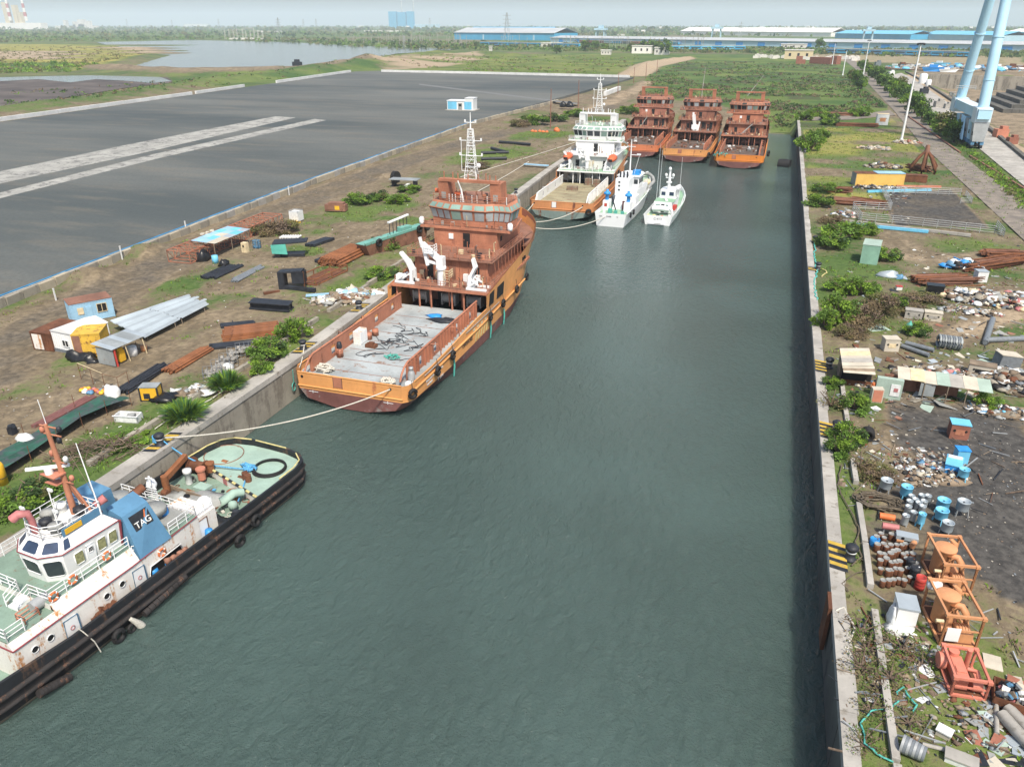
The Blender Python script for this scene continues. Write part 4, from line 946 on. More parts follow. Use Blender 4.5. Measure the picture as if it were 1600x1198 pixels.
b=MB(M['cream']);b.lathe((1.6,29,4.0),[(0,0),(.9,0),(1.0,.8),(.6,1.4),(0,1.5)],10);b.build('capstan',A_)
for x,y,s in((-1.0,3.4,.5),(.4,3.0,.4),(-2.2,3.0,.35),(2.0,2.6,.4)):
 b=MB(M['teal']if s>.38 else wcl);b.box((x,y,2.15+s),(s*1.6,s*1.4,s*2));b.build('deck_gear',A_)
for x0,w_ in((-2.6,.9),(-1.1,1.5),(1.1,.9)):
 text('lettering',{.9:'SEA',1.5:'DIVER'}[w_]if x0<1 else 'IV',.42,M['dark_steel'],A_,axes((x0+w_/2,-.03,2.15),(1,0,0),(0,0,1)))
for y,z in((3.0,2.2),(5.8,2.3)):hang_tyre(Vector((-31.6,164.6,0))+Matrix.Rotation(R(-3.5),3,'Z')@Vector((3.75,y,z)),(1,0,0),'black tyre on the survey vessel\'s side, %s from its stern'%('first' if y<4 else 'second'),.62,'tyre fenders on the white ships')
Bt,stB,hB=craft('patrol_boat','white patrol boat numbered on its transom, outermost of the white craft',(-22.0,169.2,0),R(-2.5),28,6.3,2.1,1.8,wcl)
b=MB(wcl);b.prism([(-2.1,5.5),(1.9,5.5),(1.9,15),(1.2,17),(-1.2,17),(-2.1,15)],1.5,3.9);hb_=b.build('deckhouse',Bt)
b=MB(wcl);b.tube([(-2.0,4.6,2.6),(0,4.0,2.9),(1.6,4.4,2.7)],.62,9);b.build('covered_dinghy',Bt)
b=MB(M['glass_green']);b.b(-1.6,-.7,5.44,5.5,2.3,3.4);b.build('window',hb_);b=MB(M['dark']);b.b(-.4,.3,5.44,5.5,1.7,3.5);b.build('door',hb_);b=MB(M['glass_green']);b.b(.6,1.4,5.44,5.5,2.3,3.4);b.build('window',hb_)
b=MB(M['red']);b.b(1.9,2.7,7.2,8.6,1.9,3.0);b.build('equipment_locker',Bt)
b=MB(wcl);b.bar((-.3,9,4.2),(2.6,2.6,2.6),.45);b.cone((2.6,2.6,1.3),(2.6,2.6,2.8),.28);b.build('boat_crane',Bt)
b=MB(wcl);b.prism([(-1.7,10.5),(1.7,10.5),(1.7,14),(1,15.5),(-1,15.5),(-1.7,14)],3.9,5.7);br=b.build('wheelhouse',Bt)
for x0,x1 in((-1.4,-.5),(.4,1.4)):w=MB(M['glass_blue']);w.b(x0,x1,10.45,10.5,4.5,5.3);w.build('window',br)
b=MB(wcl);b.tube([(0,11.5,5.7),(0,11.5,10.2)],[.4,.22],8);b.tube([(-.9,11.5,8.3),(.9,11.5,8.3)],.14,6);b.blob((0,11.3,10.3),(.35,.35,.45),.05,1,flat=False);b.blob((.8,11.4,8.9),(.3,.3,.4),.05,2,flat=False);b.blob((-.8,11.4,8.9),(.3,.3,.4),.05,2,flat=False);b.b(-.6,.6,11.1,11.6,7.2,7.5);b.build('mast',Bt)
b=MB(wcl);b.lathe((2.0,12.5,4.0),[(.3,0),(.3,1.4),(.5,1.5),(.55,2.1),(.3,2.6),(0,2.7)],10);b.build('satellite_dome',Bt)
b=MB(M['deck_mint']);b.b(-2.2,2.2,6,10.3,3.91,3.93);b.build('roof_deck',Bt)
for x,y,h_ in((-2.2,9,12),(-1.9,10.5,10.5),(2.4,12,9)):
 b=MB(wcl);b.tube([(x,y,3.9),(x,y,3.9+h_)],[.05,.025],4);b.build('whip_antenna',Bt)
b=MB(wcl);b.rail([(-2.95,1,1.5),(-3.0,12,1.7)],1.0,.035);b.rail([(2.95,1,1.5),(3.0,12,1.7),(2.4,20,2.2)],1.0,.035);b.build('railing',Bt)
for x,y,m in((-2.4,1.4,'pale_yellow'),(-1.2,1.6,'pale_yellow'),(.6,1.3,'lifeboat'),(-.4,1.8,'dark_steel'),(1.8,1.4,'grey_grime'),(2.2,2.2,'plastic_white')):
 b=MB(M[m]);b.blob((x,y,1.45),(.45,.4,.55),.3,int(x*10));b.build('deck_gear',Bt)
text('lettering','C-413',.72,M['grey_plastic'],Bt,axes((0,-.03,1.35),(1,0,0),(0,0,1)),.01)
b=MB(wcl);b.b(-2.0,1.6,-.5,0,.25,.6);b.use(M['grey_grime']);b.b(-.6,.8,-.52,-.5,.35,.5);b.build('boarding_step',Bt)
TO=Vector((-43.1,54.78,0));TR=R(-5.7)
tug=thing('tugboat','black and white tugboat with blue funnels and a faded orange mast','tugboat',TO,TR)
_ti=Matrix.Rotation(-TR,3,'Z')
def tl(u,v,z):
 p=_ti@(at(u,v,z)-TO);return Vector((p.x,p.y,z))
def tside(u,v,x):
 """point on the tug plane x = const seen at pixel u, v"""
 d0=at(u,v,0);c=Vector((0,0,HC));a=_ti@(c-TO);e=_ti@(d0-TO)
 k=(x-a.x)/(e.x-a.x);return a.lerp(e,k)
THB=[(0.35,0.05),(0.3,2.2),(-0.1,4.0),(-1.0,5.0),(-2.5,5.35),(-6,5.4),(-20,5.4),(-26,5.35),(-31,5.1),(-35,4.4),(-38,3.2),(-40,1.7),(-41,0.1)]
def side_x(y):
 return float(np.interp(-y,[-a for a,b in THB],[b for a,b in THB]))
def tz(y):return 2.75+max(0,(-y-26))*.06
def outl(inset,dz=0.0,lo=-41,hi=.35):
 pts=[]
 for(y,x)in THB:
  s=max(.02,(x-inset));yy=y-(inset if y>-3 else 0)
  pts.append((s,yy))
 return pts
b=MB(M['black']);rows=[]
for(y,x)in THB:
 y2=y
 rows.append([(x*.72,y2-.4*(y>-1),-1.2),(x*.93,y2-.1*(y>-1),0),(x*.97,y2,.35),(x+.02,y2,1.2),(x+.03,y2,1.9),(x,y2,tz(y)),(x-.22 if x>.3 else x,y2-.2*(y>-1.5),tz(y)),(x-.24 if x>.3 else x,y2-.22*(y>-1.5),1.3)])
mats_=[M['maroon'],M['wood'],M['belt_rust'],M['belt_rust'],M['black'],M['black'],M['black']]
for s in(1,-1):
 for k in range(7):
  b.use(mats_[k]);rr_=[[(s*r[k][0],r[k][1],r[k][2]),(s*r[k+1][0],r[k+1][1],r[k+1][2])]for r in rows]
  if s<0:rr_=[q[::-1]for q in rr_]
  b.grid(rr_,True)
hull=b.build('hull',tug)
for s in(1,-1):
 b=MB(M['belt_rust'])
 for z,r in((2.0,.2),(1.15,.16)):b.tube([(s*(side_x(y)+.1),y,z)for y in(-.6,-2,-4,-8,-14,-20,-26,-31,-35,-38)],r,8)
 b.build('belting',hull)
b=MB(M['belt_rust']);b.tube([(x*(side_x(-.1)),.42-abs(x)**3*.5,2.0)for x in(-1,-.6,-.2,.2,.6,1)],.22,8);b.build('stern_fender',hull)
for i,(u0,v0,u1,v1)in enumerate(((140,1050,225,985),(225,965,290,905),(60,1090,110,1062))):
 p,q=tside(u0,v0-6,5.55),tside(u1,v1-6,5.55)
 b=MB(M['belt_rust']);n=9
 for k in range(n):
  a_,c_=p.lerp(q,k/n),p.lerp(q,(k+.9)/n);b.cone(a_,c_,.3,n=9)
 b.build('log_fender',hull)
pl=outl(.25)
b=MB(M['deck_green']);d=[(x,y)for x,y in pl if y<-2];d=[(side_x(-5.5)-.25,-5.5)]+[q for q in d if q[1]<-5.5]
b.prism([(x,y)for x,y in d]+[(-x,y)for x,y in d[::-1]],1.0,1.55);b.build('main_deck',tug)
cl=[(-5.1,-4.4),(5.12,-7.3)]
b=MB(M['deck_pale']);d=[(x,y)for x,y in pl if y>-4]
poly=[cl[1]]+[(5.12,-6)]+[(x,y)for x,y in d[::-1]]+[(-x,y)for x,y in d]+[cl[0]]
b.prism(poly,1.2,2.2)
aft=b.build('aft_deck',tug)
b=MB(M['white_rusty']);b.wall([(-5.0,-4.5),(5.05,-7.36)],1.55,2.25,.06);b.build('coaming',tug)
b=MB(M['pink']);p0,p1=Vector((-5.0,-4.5,0)),Vector((5.05,-7.36,0));e=(p1-p0).normalized();nn=Vector((e.y,-e.x,0))
c=p0.lerp(p1,.49)+nn*.08;ang=math.atan2(e.y,e.x)
b.box((c.x,c.y,1.95),(.55,.06,.55),ang);b.use(M['white']);c2=c+nn*-.05;b.box((c2.x+.15,c2.y,2.0),(1.1,.08,.95),ang);b.build('hatch_cover',tug)
b=MB()
for k in range(13):
 b.use(M['dark_steel']if k%2 else M['pale_yellow']);b.tube([p0.lerp(p1,.3+.68*k/13)+Vector((0,0,2.38)),p0.lerp(p1,.3+.68*(k+1)/13)+Vector((0,0,2.38))],.13,7)
b.build('striped_bar',tug)
b=MB(M['rust_dark'])
for cu,rr1 in(((350,710),1.85),):
 c=tl(cu[0],cu[1],2.2);
 b.torus((c.x,c.y,2.22),(0,0,1),rr1,.05,32,5)
b.build('ring_weld',aft)
c=tl(421,733,2.2)
b=MB(M['rubber']);b.torus((c.x,c.y,2.3),(0,0,1),1.5,.12,28,7);b.torus((c.x+.05,c.y+.03,2.45),(0,0,1),1.42,.1,28,7)
tag(b.build('hose_ring',None,TO,TR),'black hose coiled in a ring on the tug\'s pale green aft deck','hose')
b=MB(M['pale_yellow']);b.tube([Vector((-side_x(-4)+.12,-5.5,2.85)),(-5.2,-2.6,2.85),(-4.8,-1.2,2.85),(-3.9,-.3,2.85),(-2.1,.1,2.85)],.07,6);b.build('capping_rail',tug)
b=MB(M['pale_yellow']);b.tube([(-1.6,.12,2.85),(2.1,.1,2.85)],.07,6);b.build('capping_rail',tug)
b=MB(M['pale_yellow']);b.tube([(3.6,-.3,2.85),(4.7,-1.2,2.85),(5.1,-2.6,2.85),(5.14,-4.6,2.85)],.07,6);b.build('capping_rail',tug)
def heap_rope(name,lab,c,rx,ry,m,n,r=.07,h=.35,seed=1,par=True):
 b=MB(m);q=random.Random(seed);pts=[]
 for i in range(n):
  a_=i*2.1+q.random();k=.4+.6*q.random();pts.append((c[0]+rx*k*math.cos(a_),c[1]+ry*k*math.sin(a_),c[2]+h*q.random()+r))
 b.tube(pts,r,5);return tag(b.build(name,None,TO,TR),lab,'rope')
c=tl(388,733,2.25);heap_rope('blue_rope','bright blue rope piled on the tug\'s aft deck',(c.x,c.y,2.2),1.0,.6,M['rope_blue'],60,.08)
def gear(name,u,v,z,mk,m):
 p=tl(u,v,z);b=MB(M[m]if isinstance(m,str)else m);mk(b,p);return b.build(name,tug)
gear('towing_winch',313,735,2.0,lambda b,p:(b.cone(p+Vector((-.9,0,.4)),p+Vector((.7,0,.4)),.55,n=12),b.cone(p+Vector((-1.0,0,.4)),p+Vector((-.85,0,.4)),.8),b.cone(p+Vector((.65,0,.4)),p+Vector((.8,0,.4)),.8)),'rust')
gear('mooring_bitt',316,748,1.9,lambda b,p:(b.cone(p,p+Vector((0,0,1.1)),.36,.34),b.cone(p+Vector((0,0,.95)),p+Vector((0,0,1.15)),.45)),'salmon')
gear('mooring_bitt',330,736,2.2,lambda b,p:(b.cone(p,p+Vector((0,0,.9)),.34),b.cone(p+Vector((0,0,.8)),p+Vector((0,0,.95)),.42)),'rust_bright')
gear('mooring_bitt',384,748,2.2,lambda b,p:(b.cone(p,p+Vector((0,0,.7)),.3),b.cone(p+Vector((.5,-.2,0)),p+Vector((.5,-.2,.7)),.3)),'rust')
gear('mooring_bitt',366,785,1.6,lambda b,p:(b.cone(p,p+Vector((0,0,1.1)),.4),b.cone(p+Vector((0,0,1.0)),p+Vector((0,0,1.2)),.5)),'rust_bright')
gear('crane_post',262,770,1.6,lambda b,p:(b.cone(p,p+Vector((0,0,1.8)),.32),b.bar(p+Vector((0,.1,1.5)),p+Vector((-.6,3.2,2.0)),.45,.5)),'rust_bright')
gear('white_bollard',296,755,1.6,lambda b,p:b.lathe(p,[(.3,0),(.3,1.1),(.4,1.15),(.4,1.5),(0,1.6)],12),'plastic_white')
gear('white_ventilator',322,800,2.4,lambda b,p:b.lathe(p,[(.5,0),(.5,.5),(.62,.7),(.6,1.2),(.3,1.5),(0,1.55)],14),'white_clean')
gear('fire_monitor',345,797,1.6,lambda b,p:(b.tube([p,p+Vector((.2,.2,.9)),p+Vector((.6,1.2,1.2)),p+Vector((1.0,1.9,1.0))],[.4,.42,.4,.36],9),b.blob(p+Vector((1.1,.4,.6)),(.42,.42,.42),.05,3,flat=False)),'deck_pale')
b=MB(M['grey_grime']);p=tl(318,782,1.6);b.blob(p,(2.4,1.3,.6),.35,5,14,6);b.blob(p+Vector((-2.2,-.6,0)),(1.2,.9,.5),.4,8,12,6);tag(b.build('tarpaulin',None,TO,TR),'grey tarpaulin bunched in the tug\'s well deck','tarpaulin')
b=MB(M['plastic_black']);p=tl(342,815,1.6);b.blob(p,(1.3,.8,.45),.4,2,12,6);p=tl(288,777,1.6);b.blob(p,(1.2,.6,.5),.4,6,12,6);tag(b.build('black_netting',None,TO,TR),'dark bundled netting along the tug\'s side deck by the white dome','net')
b=MB(M['wood']);b.wall([(-4.9,-8.7),(.5,-9.0)],1.55,2.3,.1);b.use(M['deck_pale']);b.b(-2.0,-.6,-8.0,-7.0,1.55,2.1);b.build('well_coaming',tug)
def droop(p,q,sag,n=12):
 p,q=Vector(p),Vector(q);return[p.lerp(q,i/n)-Vector((0,0,sag*4*(i/n)*(1-i/n)))for i in range(n+1)]
bol0=at(248,694,G);bol0.z=G
mbw=MB(M['rope_blue']);w0=Matrix.Rotation(TR,3,'Z')@tl(318,725,2.6)+TO
pa=Matrix.Rotation(TR,3,'Z')@Vector(tl(388,733,2.5))+TO;pb=Matrix.Rotation(TR,3,'Z')@Vector(tl(372,783,2.2))+TO
mbw.tube(droop(bol0+Vector((.3,0,.7)),w0,.35)+droop(w0,pa,.05,4)[1:]+droop(pa,pb,.1,5)[1:],.07,6)
for k in range(5):mbw.torus(bol0+Vector((0,0,.35+k*.1)),(0.1*k,.1,1),.42,.06,14,5)
tag(mbw.build('mooring_line'),'blue mooring line from the tug\'s aft deck to the quay bollard','rope')
HW=4.5
def hx(y):return 4.5 if y<-20 else 4.5-(y+20)*.06
ys_=[-29.3,-26,-19.5,-13.2]
b=MB(M['white_rusty'])
for s in(1,-1):
 b.grid([[(s*hx(y),y,1.55),(s*hx(y),y,4.0)]for y in ys_][::s],False)
 b.grid([[(s*hx(y),y,4.0),(s*(hx(y)-.35),y,4.5)]for y in(-29.3,-26)][::s],False)
 b.grid([[(s*hx(y),y,4.0),(s*(hx(y)-.62),y,5.0)]for y in(-26,-19.3)][::s],False)
 b.face([(s*hx(-26),-26,4.0),(s*(hx(-26)-.62),-26,5.0),(s*(hx(-26)-.35),-26,4.5)])
 b.face([(s*hx(-19.3),-19.3,4.0),(s*(hx(-19.3)-.62),-19.3,5.0),(s*(hx(-19.3)-.62),-19.3,4.0)])
b.face([(-4.5,-29.3,1.55),(4.5,-29.3,1.55),(4.5,-29.3,4.0),(-4.5,-29.3,4.0)]);b.face([(-4.5,-29.3,4.0),(4.5,-29.3,4.0),(4.15,-29.3,4.5),(-4.15,-29.3,4.5)])
b.face([(-4.1,-13.2,1.55),(4.1,-13.2,1.55),(4.1,-13.2,4.0),(-4.1,-13.2,4.0)])
b.face([(-3.9,-26,4.5),(3.9,-26,4.5),(3.88,-26,5.0),(-3.88,-26,5.0)])
b.b(.2,3.95,-13.2,-11.2,1.55,3.6)
house=b.build('deckhouse',tug)
b=MB(M['deck_green']);b.prism([(-4.12,-29.25),(4.12,-29.25),(4.12,-26),(-4.12,-26)],4.3,4.5);b.build('forward_roof_deck',tug)
b=MB(M['deck_green']);b.prism([(-3.86,-25.98),(3.86,-25.98),(3.83,-19.3),(-3.83,-19.3)],4.8,5.0);b.build('bridge_deck',tug)
b=MB(M['deck_green']);b.prism([(-3.8,-19.3),(3.8,-19.3),(4.1,-19.3),(4.08,-13.25),(-4.08,-13.25),(-4.1,-19.3)],3.8,3.99);b.build('funnel_deck',tug)
b=MB(M['redline'])
for s in(1,):b.tube([(s*(hx(y)+.03),y,4.0)for y in(-29.3,-20,-13.3)],.055,5)
b.tube([(4.53,-29.33,4.0),(-4.5,-29.33,4.0)],.055,5)
b.build('red_trim',house)
def sidepos(u,v):return tside(u,v,4.52)
for u,v in((217,897),(112,977)):
 p=sidepos(u,v);b=MB(M['white_clean']);y0,y1,z0,z1=p.y-.5,p.y+.5,1.75,3.55;X=hx(p.y)+.0
 b.b(X,X+.07,y0,y1,z0,z1);d=b.build('door',house)
 b=MB(M['funnel_blue']);b.tube([(X+.08,y1+.05,z0),(X+.08,y1+.05,z1),(X+.08,y0,z1+.05),(X+.08,y0-.05,z0)],.04,5);b.build('door_frame',d)
 b=MB(M['pink']);b.torus((X+.09,p.y,2.75),(1,0,0),.15,.03,12,5);b.build('door_emblem',d)
 b=MB(M['rust_bright']);b.b(X,X+.6,y0-.1,y1+.1,1.5,1.62);b.build('door_sill',d)
p=tside(318,825,3.97);b=MB(M['white_clean']);b.b(3.95,4.01,p.y-.45,p.y+.45,1.75,3.3);d=b.build('door',house);b=MB(M['rust_bright']);b.tube([(4.02,p.y-.5,1.75),(4.02,p.y-.5,3.35),(4.02,p.y+.5,3.35),(4.02,p.y+.5,1.75)],.04,5);b.build('door_frame',d)
for u,v in((191,912),(167,931),(79,996),(55,1014)):
 p=sidepos(u,v);X=hx(p.y);b=MB(M['dark']);b.cone((X-.02,p.y,p.z),(X+.03,p.y,p.z),.24,n=16);o=b.build('porthole',house)
 b=MB(M['white']);b.torus((X+.03,p.y,p.z),(1,0,0),.25,.035,16,5);b.build('porthole_rim',o)
p0,p1=sidepos(233,905),sidepos(292,862);
b=MB(M['dark']);b.hexa([(hx(p0.y),p0.y,1.6),(hx(p0.y)+.03,p0.y,1.6),(hx(p1.y)+.03,p1.y,1.6),(hx(p1.y),p1.y,1.6),(hx(p0.y),p0.y+.4,2.9),(hx(p0.y)+.03,p0.y+.4,2.9),(hx(p1.y)+.03,p1.y-.3,2.9),(hx(p1.y),p1.y-.3,2.9)]);b.use(M['white']);
b.tube([(4.5,p0.y,1.6),(4.5,p0.y+.4,2.92),(4.4,p1.y-.3,2.92),(4.4,p1.y,1.6)],.06,5);b.build('side_recess',house)
for i,(u,v)in enumerate(((243,902),(262,886))):
 p=tl(u,v,1.6);t=thing('drum','blue plastic drum in the recess of the tug\'s side deck, %s the bow'%('nearer' if i==0 else 'farther from'),'drum',TO+Matrix.Rotation(TR,3,'Z')@p,0,'blue drums on the tug')
 b=MB(M['blue']);b.lathe((0,0,0),[(0,0),(.34,0),(.36,.3),(.34,.6),(.3,.82),(0,.84)],14);b.build('body',t);b=MB(M['dark_steel']);b.cone((.1,.05,.84),(.1,.05,.9),.06);b.build('cap',t)
p=tl(328,838,1.6);b=MB(M['blue']);b.lathe(p,[(0,0),(.34,0),(.36,.3),(.3,.7),(0,.72)],12);tag(b.build('drum',None,TO,TR),'blue drum tucked behind the tug\'s aft bulwark','drum')
p=tl(256,808,4.0);b=MB(M['blue']);b.lathe(p,[(0,0),(.42,0),(.45,.4),(.42,.9),(.0,.95)],14);tag(b.build('drum',None,TO,TR),'blue drum standing beside the grey vent behind the tug\'s funnel','drum')
b=MB(M['rust']);q=random.Random(8)
p=sidepos(160,958)
for i in range(26):b.box((4.65+q.random()*.5,p.y+q.uniform(-.9,.9),1.7+q.random()*1.0),(q.uniform(.1,.5),q.uniform(.1,.5),q.uniform(.1,.5)),q.random()*3,q.random(),q.random())
b.build('rusty_winch',tug)
b=MB(M['rust_dark']);p=sidepos(272,868)
for i in range(22):b.blob((4.55+q.random()*.4,p.y+q.uniform(-.8,.8),1.75+q.random()*.9),(.3,.3,.25),.4,i,7,5,False)
b.build('scorched_gear',tug)
for i in range(24):
 pass
b=MB();
for i in range(70):
 y=q.uniform(-29,-12);b.use(q.choice([M['rust'],M['wood'],M['grey_grime'],M['rope_white'],M['dark_steel'],M['rust_dark']]));b.box((q.uniform(4.55,5.05),y,1.6),(q.uniform(.1,.4),q.uniform(.15,.9),q.uniform(.06,.2)),q.random()*.6)
tag(b.build('side_deck_litter',tug),kind='stuff')
b=MB(M['rail_red']if 'rail_red' in M else M['white_rusty']);pp=[sidepos(150,965),sidepos(190,935)]
b.rail([(4.95,pp[0].y,1.6),(4.95,pp[1].y,1.6)],.9,.03,2,.8);b.build('side_railing',tug)
WX=.8
foot=[(3.0,-19.4),(2.85,-23.6),(1.75,-24.5),(-.1,-24.5),(-1.25,-23.6),(-1.4,-19.4)]
def wr_(k,z):return[Vector((WX+(x-WX)*k,-21.6+(y+21.6)*k,z))for x,y in foot]
lv=[wr_(1,5.0),wr_(1.06,7.05),wr_(1.08,7.15),wr_(.78,7.95)]
b=MB(M['white']);b.grid(lv[::-1],False,True);b.face(lv[-1]);wh=b.build('wheelhouse',tug)
b=MB(M['redline']);b.tube([p+Vector((0,0,.02))for p in lv[2]],.05,5,closed=True);b.build('red_trim',wh)
b=MB(M['redline']);b.bar(lv[0][0]+Vector((0,.06,0)),lv[2][0]+Vector((0,.06,0)),.12);b.build('aft_trim',wh)
def pane(i,f0,f1,z0,z1,m,a,c,name='window',par=None):
 lo0,lo1=lv[a][i],lv[a][(i+1)%6];hi0,hi1=lv[c][i],lv[c][(i+1)%6]
 q_=[lo0.lerp(lo1,f0).lerp(hi0.lerp(hi1,f0),z0),lo0.lerp(lo1,f1).lerp(hi0.lerp(hi1,f1),z0),lo0.lerp(lo1,f1).lerp(hi0.lerp(hi1,f1),z1),lo0.lerp(lo1,f0).lerp(hi0.lerp(hi1,f0),z1)]
 n_=(q_[1]-q_[0]).cross(q_[3]-q_[0]).normalized();mid=(q_[0]+q_[2])/2
 if n_.dot(mid-Vector((WX,-21.6,mid.z)))<0:n_=-n_
 b=MB(m);cs=[]
 e1=(q_[1]-q_[0]);e2=(q_[3]-q_[0])
 for(s_,t_)in((.12,0),(.88,0),(1,.12),(1,.88),(.88,1),(.12,1),(0,.88),(0,.12)):
  cs.append(q_[0].lerp(q_[1],s_).lerp(q_[3].lerp(q_[2],s_),t_)+n_*.03)
 b.face(cs);o=b.build(name,wh)
 b=MB(M['white_clean']);b.tube([p+n_*.005 for p in cs],.035,4,closed=True);b.build('frame',o);return o
for f0,f1,m in((.06,.22,'curtain'),(.27,.43,'curtain'),(.68,.84,'curtain')):pane(0,f0,f1,.34,.82,M[m],0,1)
d=pane(0,.47,.64,.03,.86,M['white_clean'],0,1,'door');
pane(0,.51,.6,.52,.74,M['dark'],0,1)
pane(1,.1,.9,.2,.85,M['glass_dark'],0,1);pane(2,.1,.9,.3,.85,M['glass_green']if False else M['glass_dark'],0,1);pane(3,.1,.9,.3,.85,M['glass_dark'],0,1);pane(4,.05,.2,.35,.82,M['glass_dark'],0,1)
pane(0,.84,.97,.15,.85,M['glass_blue'],2,3);pane(1,.12,.88,.15,.85,M['glass_blue'],2,3);pane(2,.12,.88,.15,.85,M['glass_blue'],2,3);pane(3,.12,.88,.15,.85,M['glass_blue'],2,3)
rp=[p for p in lv[3]]
b=MB(M['white_clean']);o_=[Vector((p.x*.96+WX*.04,p.y,7.97))for p in rp]
b.rail(o_+[o_[0]],1.05,.035,3,1.1);b.build('roof_railing',tug)
b=MB(M['yellow']);p=(lv[3][0]+lv[3][1])/2;b.b(p.x+.04,p.x+.1,p.y-1.3,p.y+.0,8.1,8.5);b.use(M['funnel_blue']);b.b(p.x-.02,p.x+.04,p.y-1.5,p.y+1.5,8.0,8.6);b.build('name_board',tug)
for i,(x,y,s,m)in enumerate(((1.6,-22.8,.4,'grey_grime'),(.3,-22.6,.35,'dark_steel'),(1.9,-21.6,.3,'steel'),(-.4,-21.9,.4,'grey_grime'),(1.2,-20.6,.35,'dark_steel'),(-.5,-20.8,.35,'plastic_white'))):
 b=MB(M[m]);b.lathe((x,y,7.97),[(s,0),(s,s),(s*1.3,s*1.1),(s*1.2,s*1.8),(0,s*2)],10);b.build('roof_vent',tug)
b=MB(M['pink']);b.tube([(.2,-23.4,7.97),(.2,-23.4,9.0),(.1,-23.5,9.6),(-.2,-23.9,9.7),(-.5,-24.2,9.4)],[.22,.24,.28,.32,.34],8);b.build('fire_monitor',tug)
b=MB(M['pink']);b.tube([(2.0,-19.8,7.9),(2.0,-19.8,8.6),(2.3,-19.2,8.9)],[.3,.3,.34],8);b.build('fire_monitor',tug)
mo=M['mast_orange'];mx,my=.55,-20.6
b=MB(mo);b.tube([(mx,my,7.9),(mx-.1,my,12),(mx-.25,my-.1,15.2)],[.24,.2,.14],8)
b.tube([(mx+1.1,my+.6,7.9),(mx+.25,my+.1,10.6)],.1,6);b.tube([(mx+.1,my+.9,7.9),(mx,my+.1,10.3)],.1,6)
for z,w in((10.6,.8),(12.2,.7),(14.4,.9),(15.0,1.0)):b.tube([(mx-w,my,z-.05),(mx+w,my,z+.05)],.07,5)
mast=b.build('mast',tug)
b=MB(M['salmon']);b.prism([(mx-1.3,my-.8),(mx+.2,my-.9),(mx+.2,my+.1),(mx-1.0,my+.1)],11.3,11.4);b.prism([(mx-1.2,my-.7),(mx,my-.7),(mx,my),(mx-.9,my)],10.6,10.68);b.build('mast_platform',mast)
b=MB(M['white_clean']);b.box((mx-.7,my-.5,11.9),(2.8,.22,.18),R(38));b.cone((mx-.7,my-.5,11.4),(mx-.7,my-.5,11.85),.28);b.build('radar_scanner',mast)
for k,(dx,z,m)in enumerate(((.9,14.8,'dark_steel'),(-.9,14.4,'salmon'),(.7,12.4,'plastic_white'),(-.6,12.6,'salmon'),(.8,10.9,'salmon'),(-.8,10.4,'plastic_white'),(.6,13.9,'dark_steel'))):
 b=MB(M[m]);b.lathe((mx+dx,my,z),[(0,0),(.16,0),(.18,.3),(.1,.42),(0,.45)],8);b.build('navigation_lamp',mast)
b=MB(M['white_clean']);b.tube([(mx-.3,my,15.2),(mx-.45,my,17.0)],.03,4);b.build('whip_antenna',mast)
b=MB(M['white_clean']);b.tube([(2.6,-20.0,7.9),(1.3,-19.6,13.4)],[.06,.03],5);b.build('whip_antenna',mast)
b=MB(M['wood']);b.tube([(mx+.7,my+.1,14.0),(2.2,-19.9,9.6)],.02,4);b.build('stay_wire',mast)
for x,y,h_ in((1.9,-22.8,1.9),(-1.0,-23.2,1.6),(.0,-21.6,2.4)):b=MB(M['white_clean']);b.tube([(x,y,8),(x,y,8+h_)],.045,5);b.b(x-.05,x+.4,y-.06,y+.06,7.9+h_,8.1+h_);b.build('signal_arm',tug)
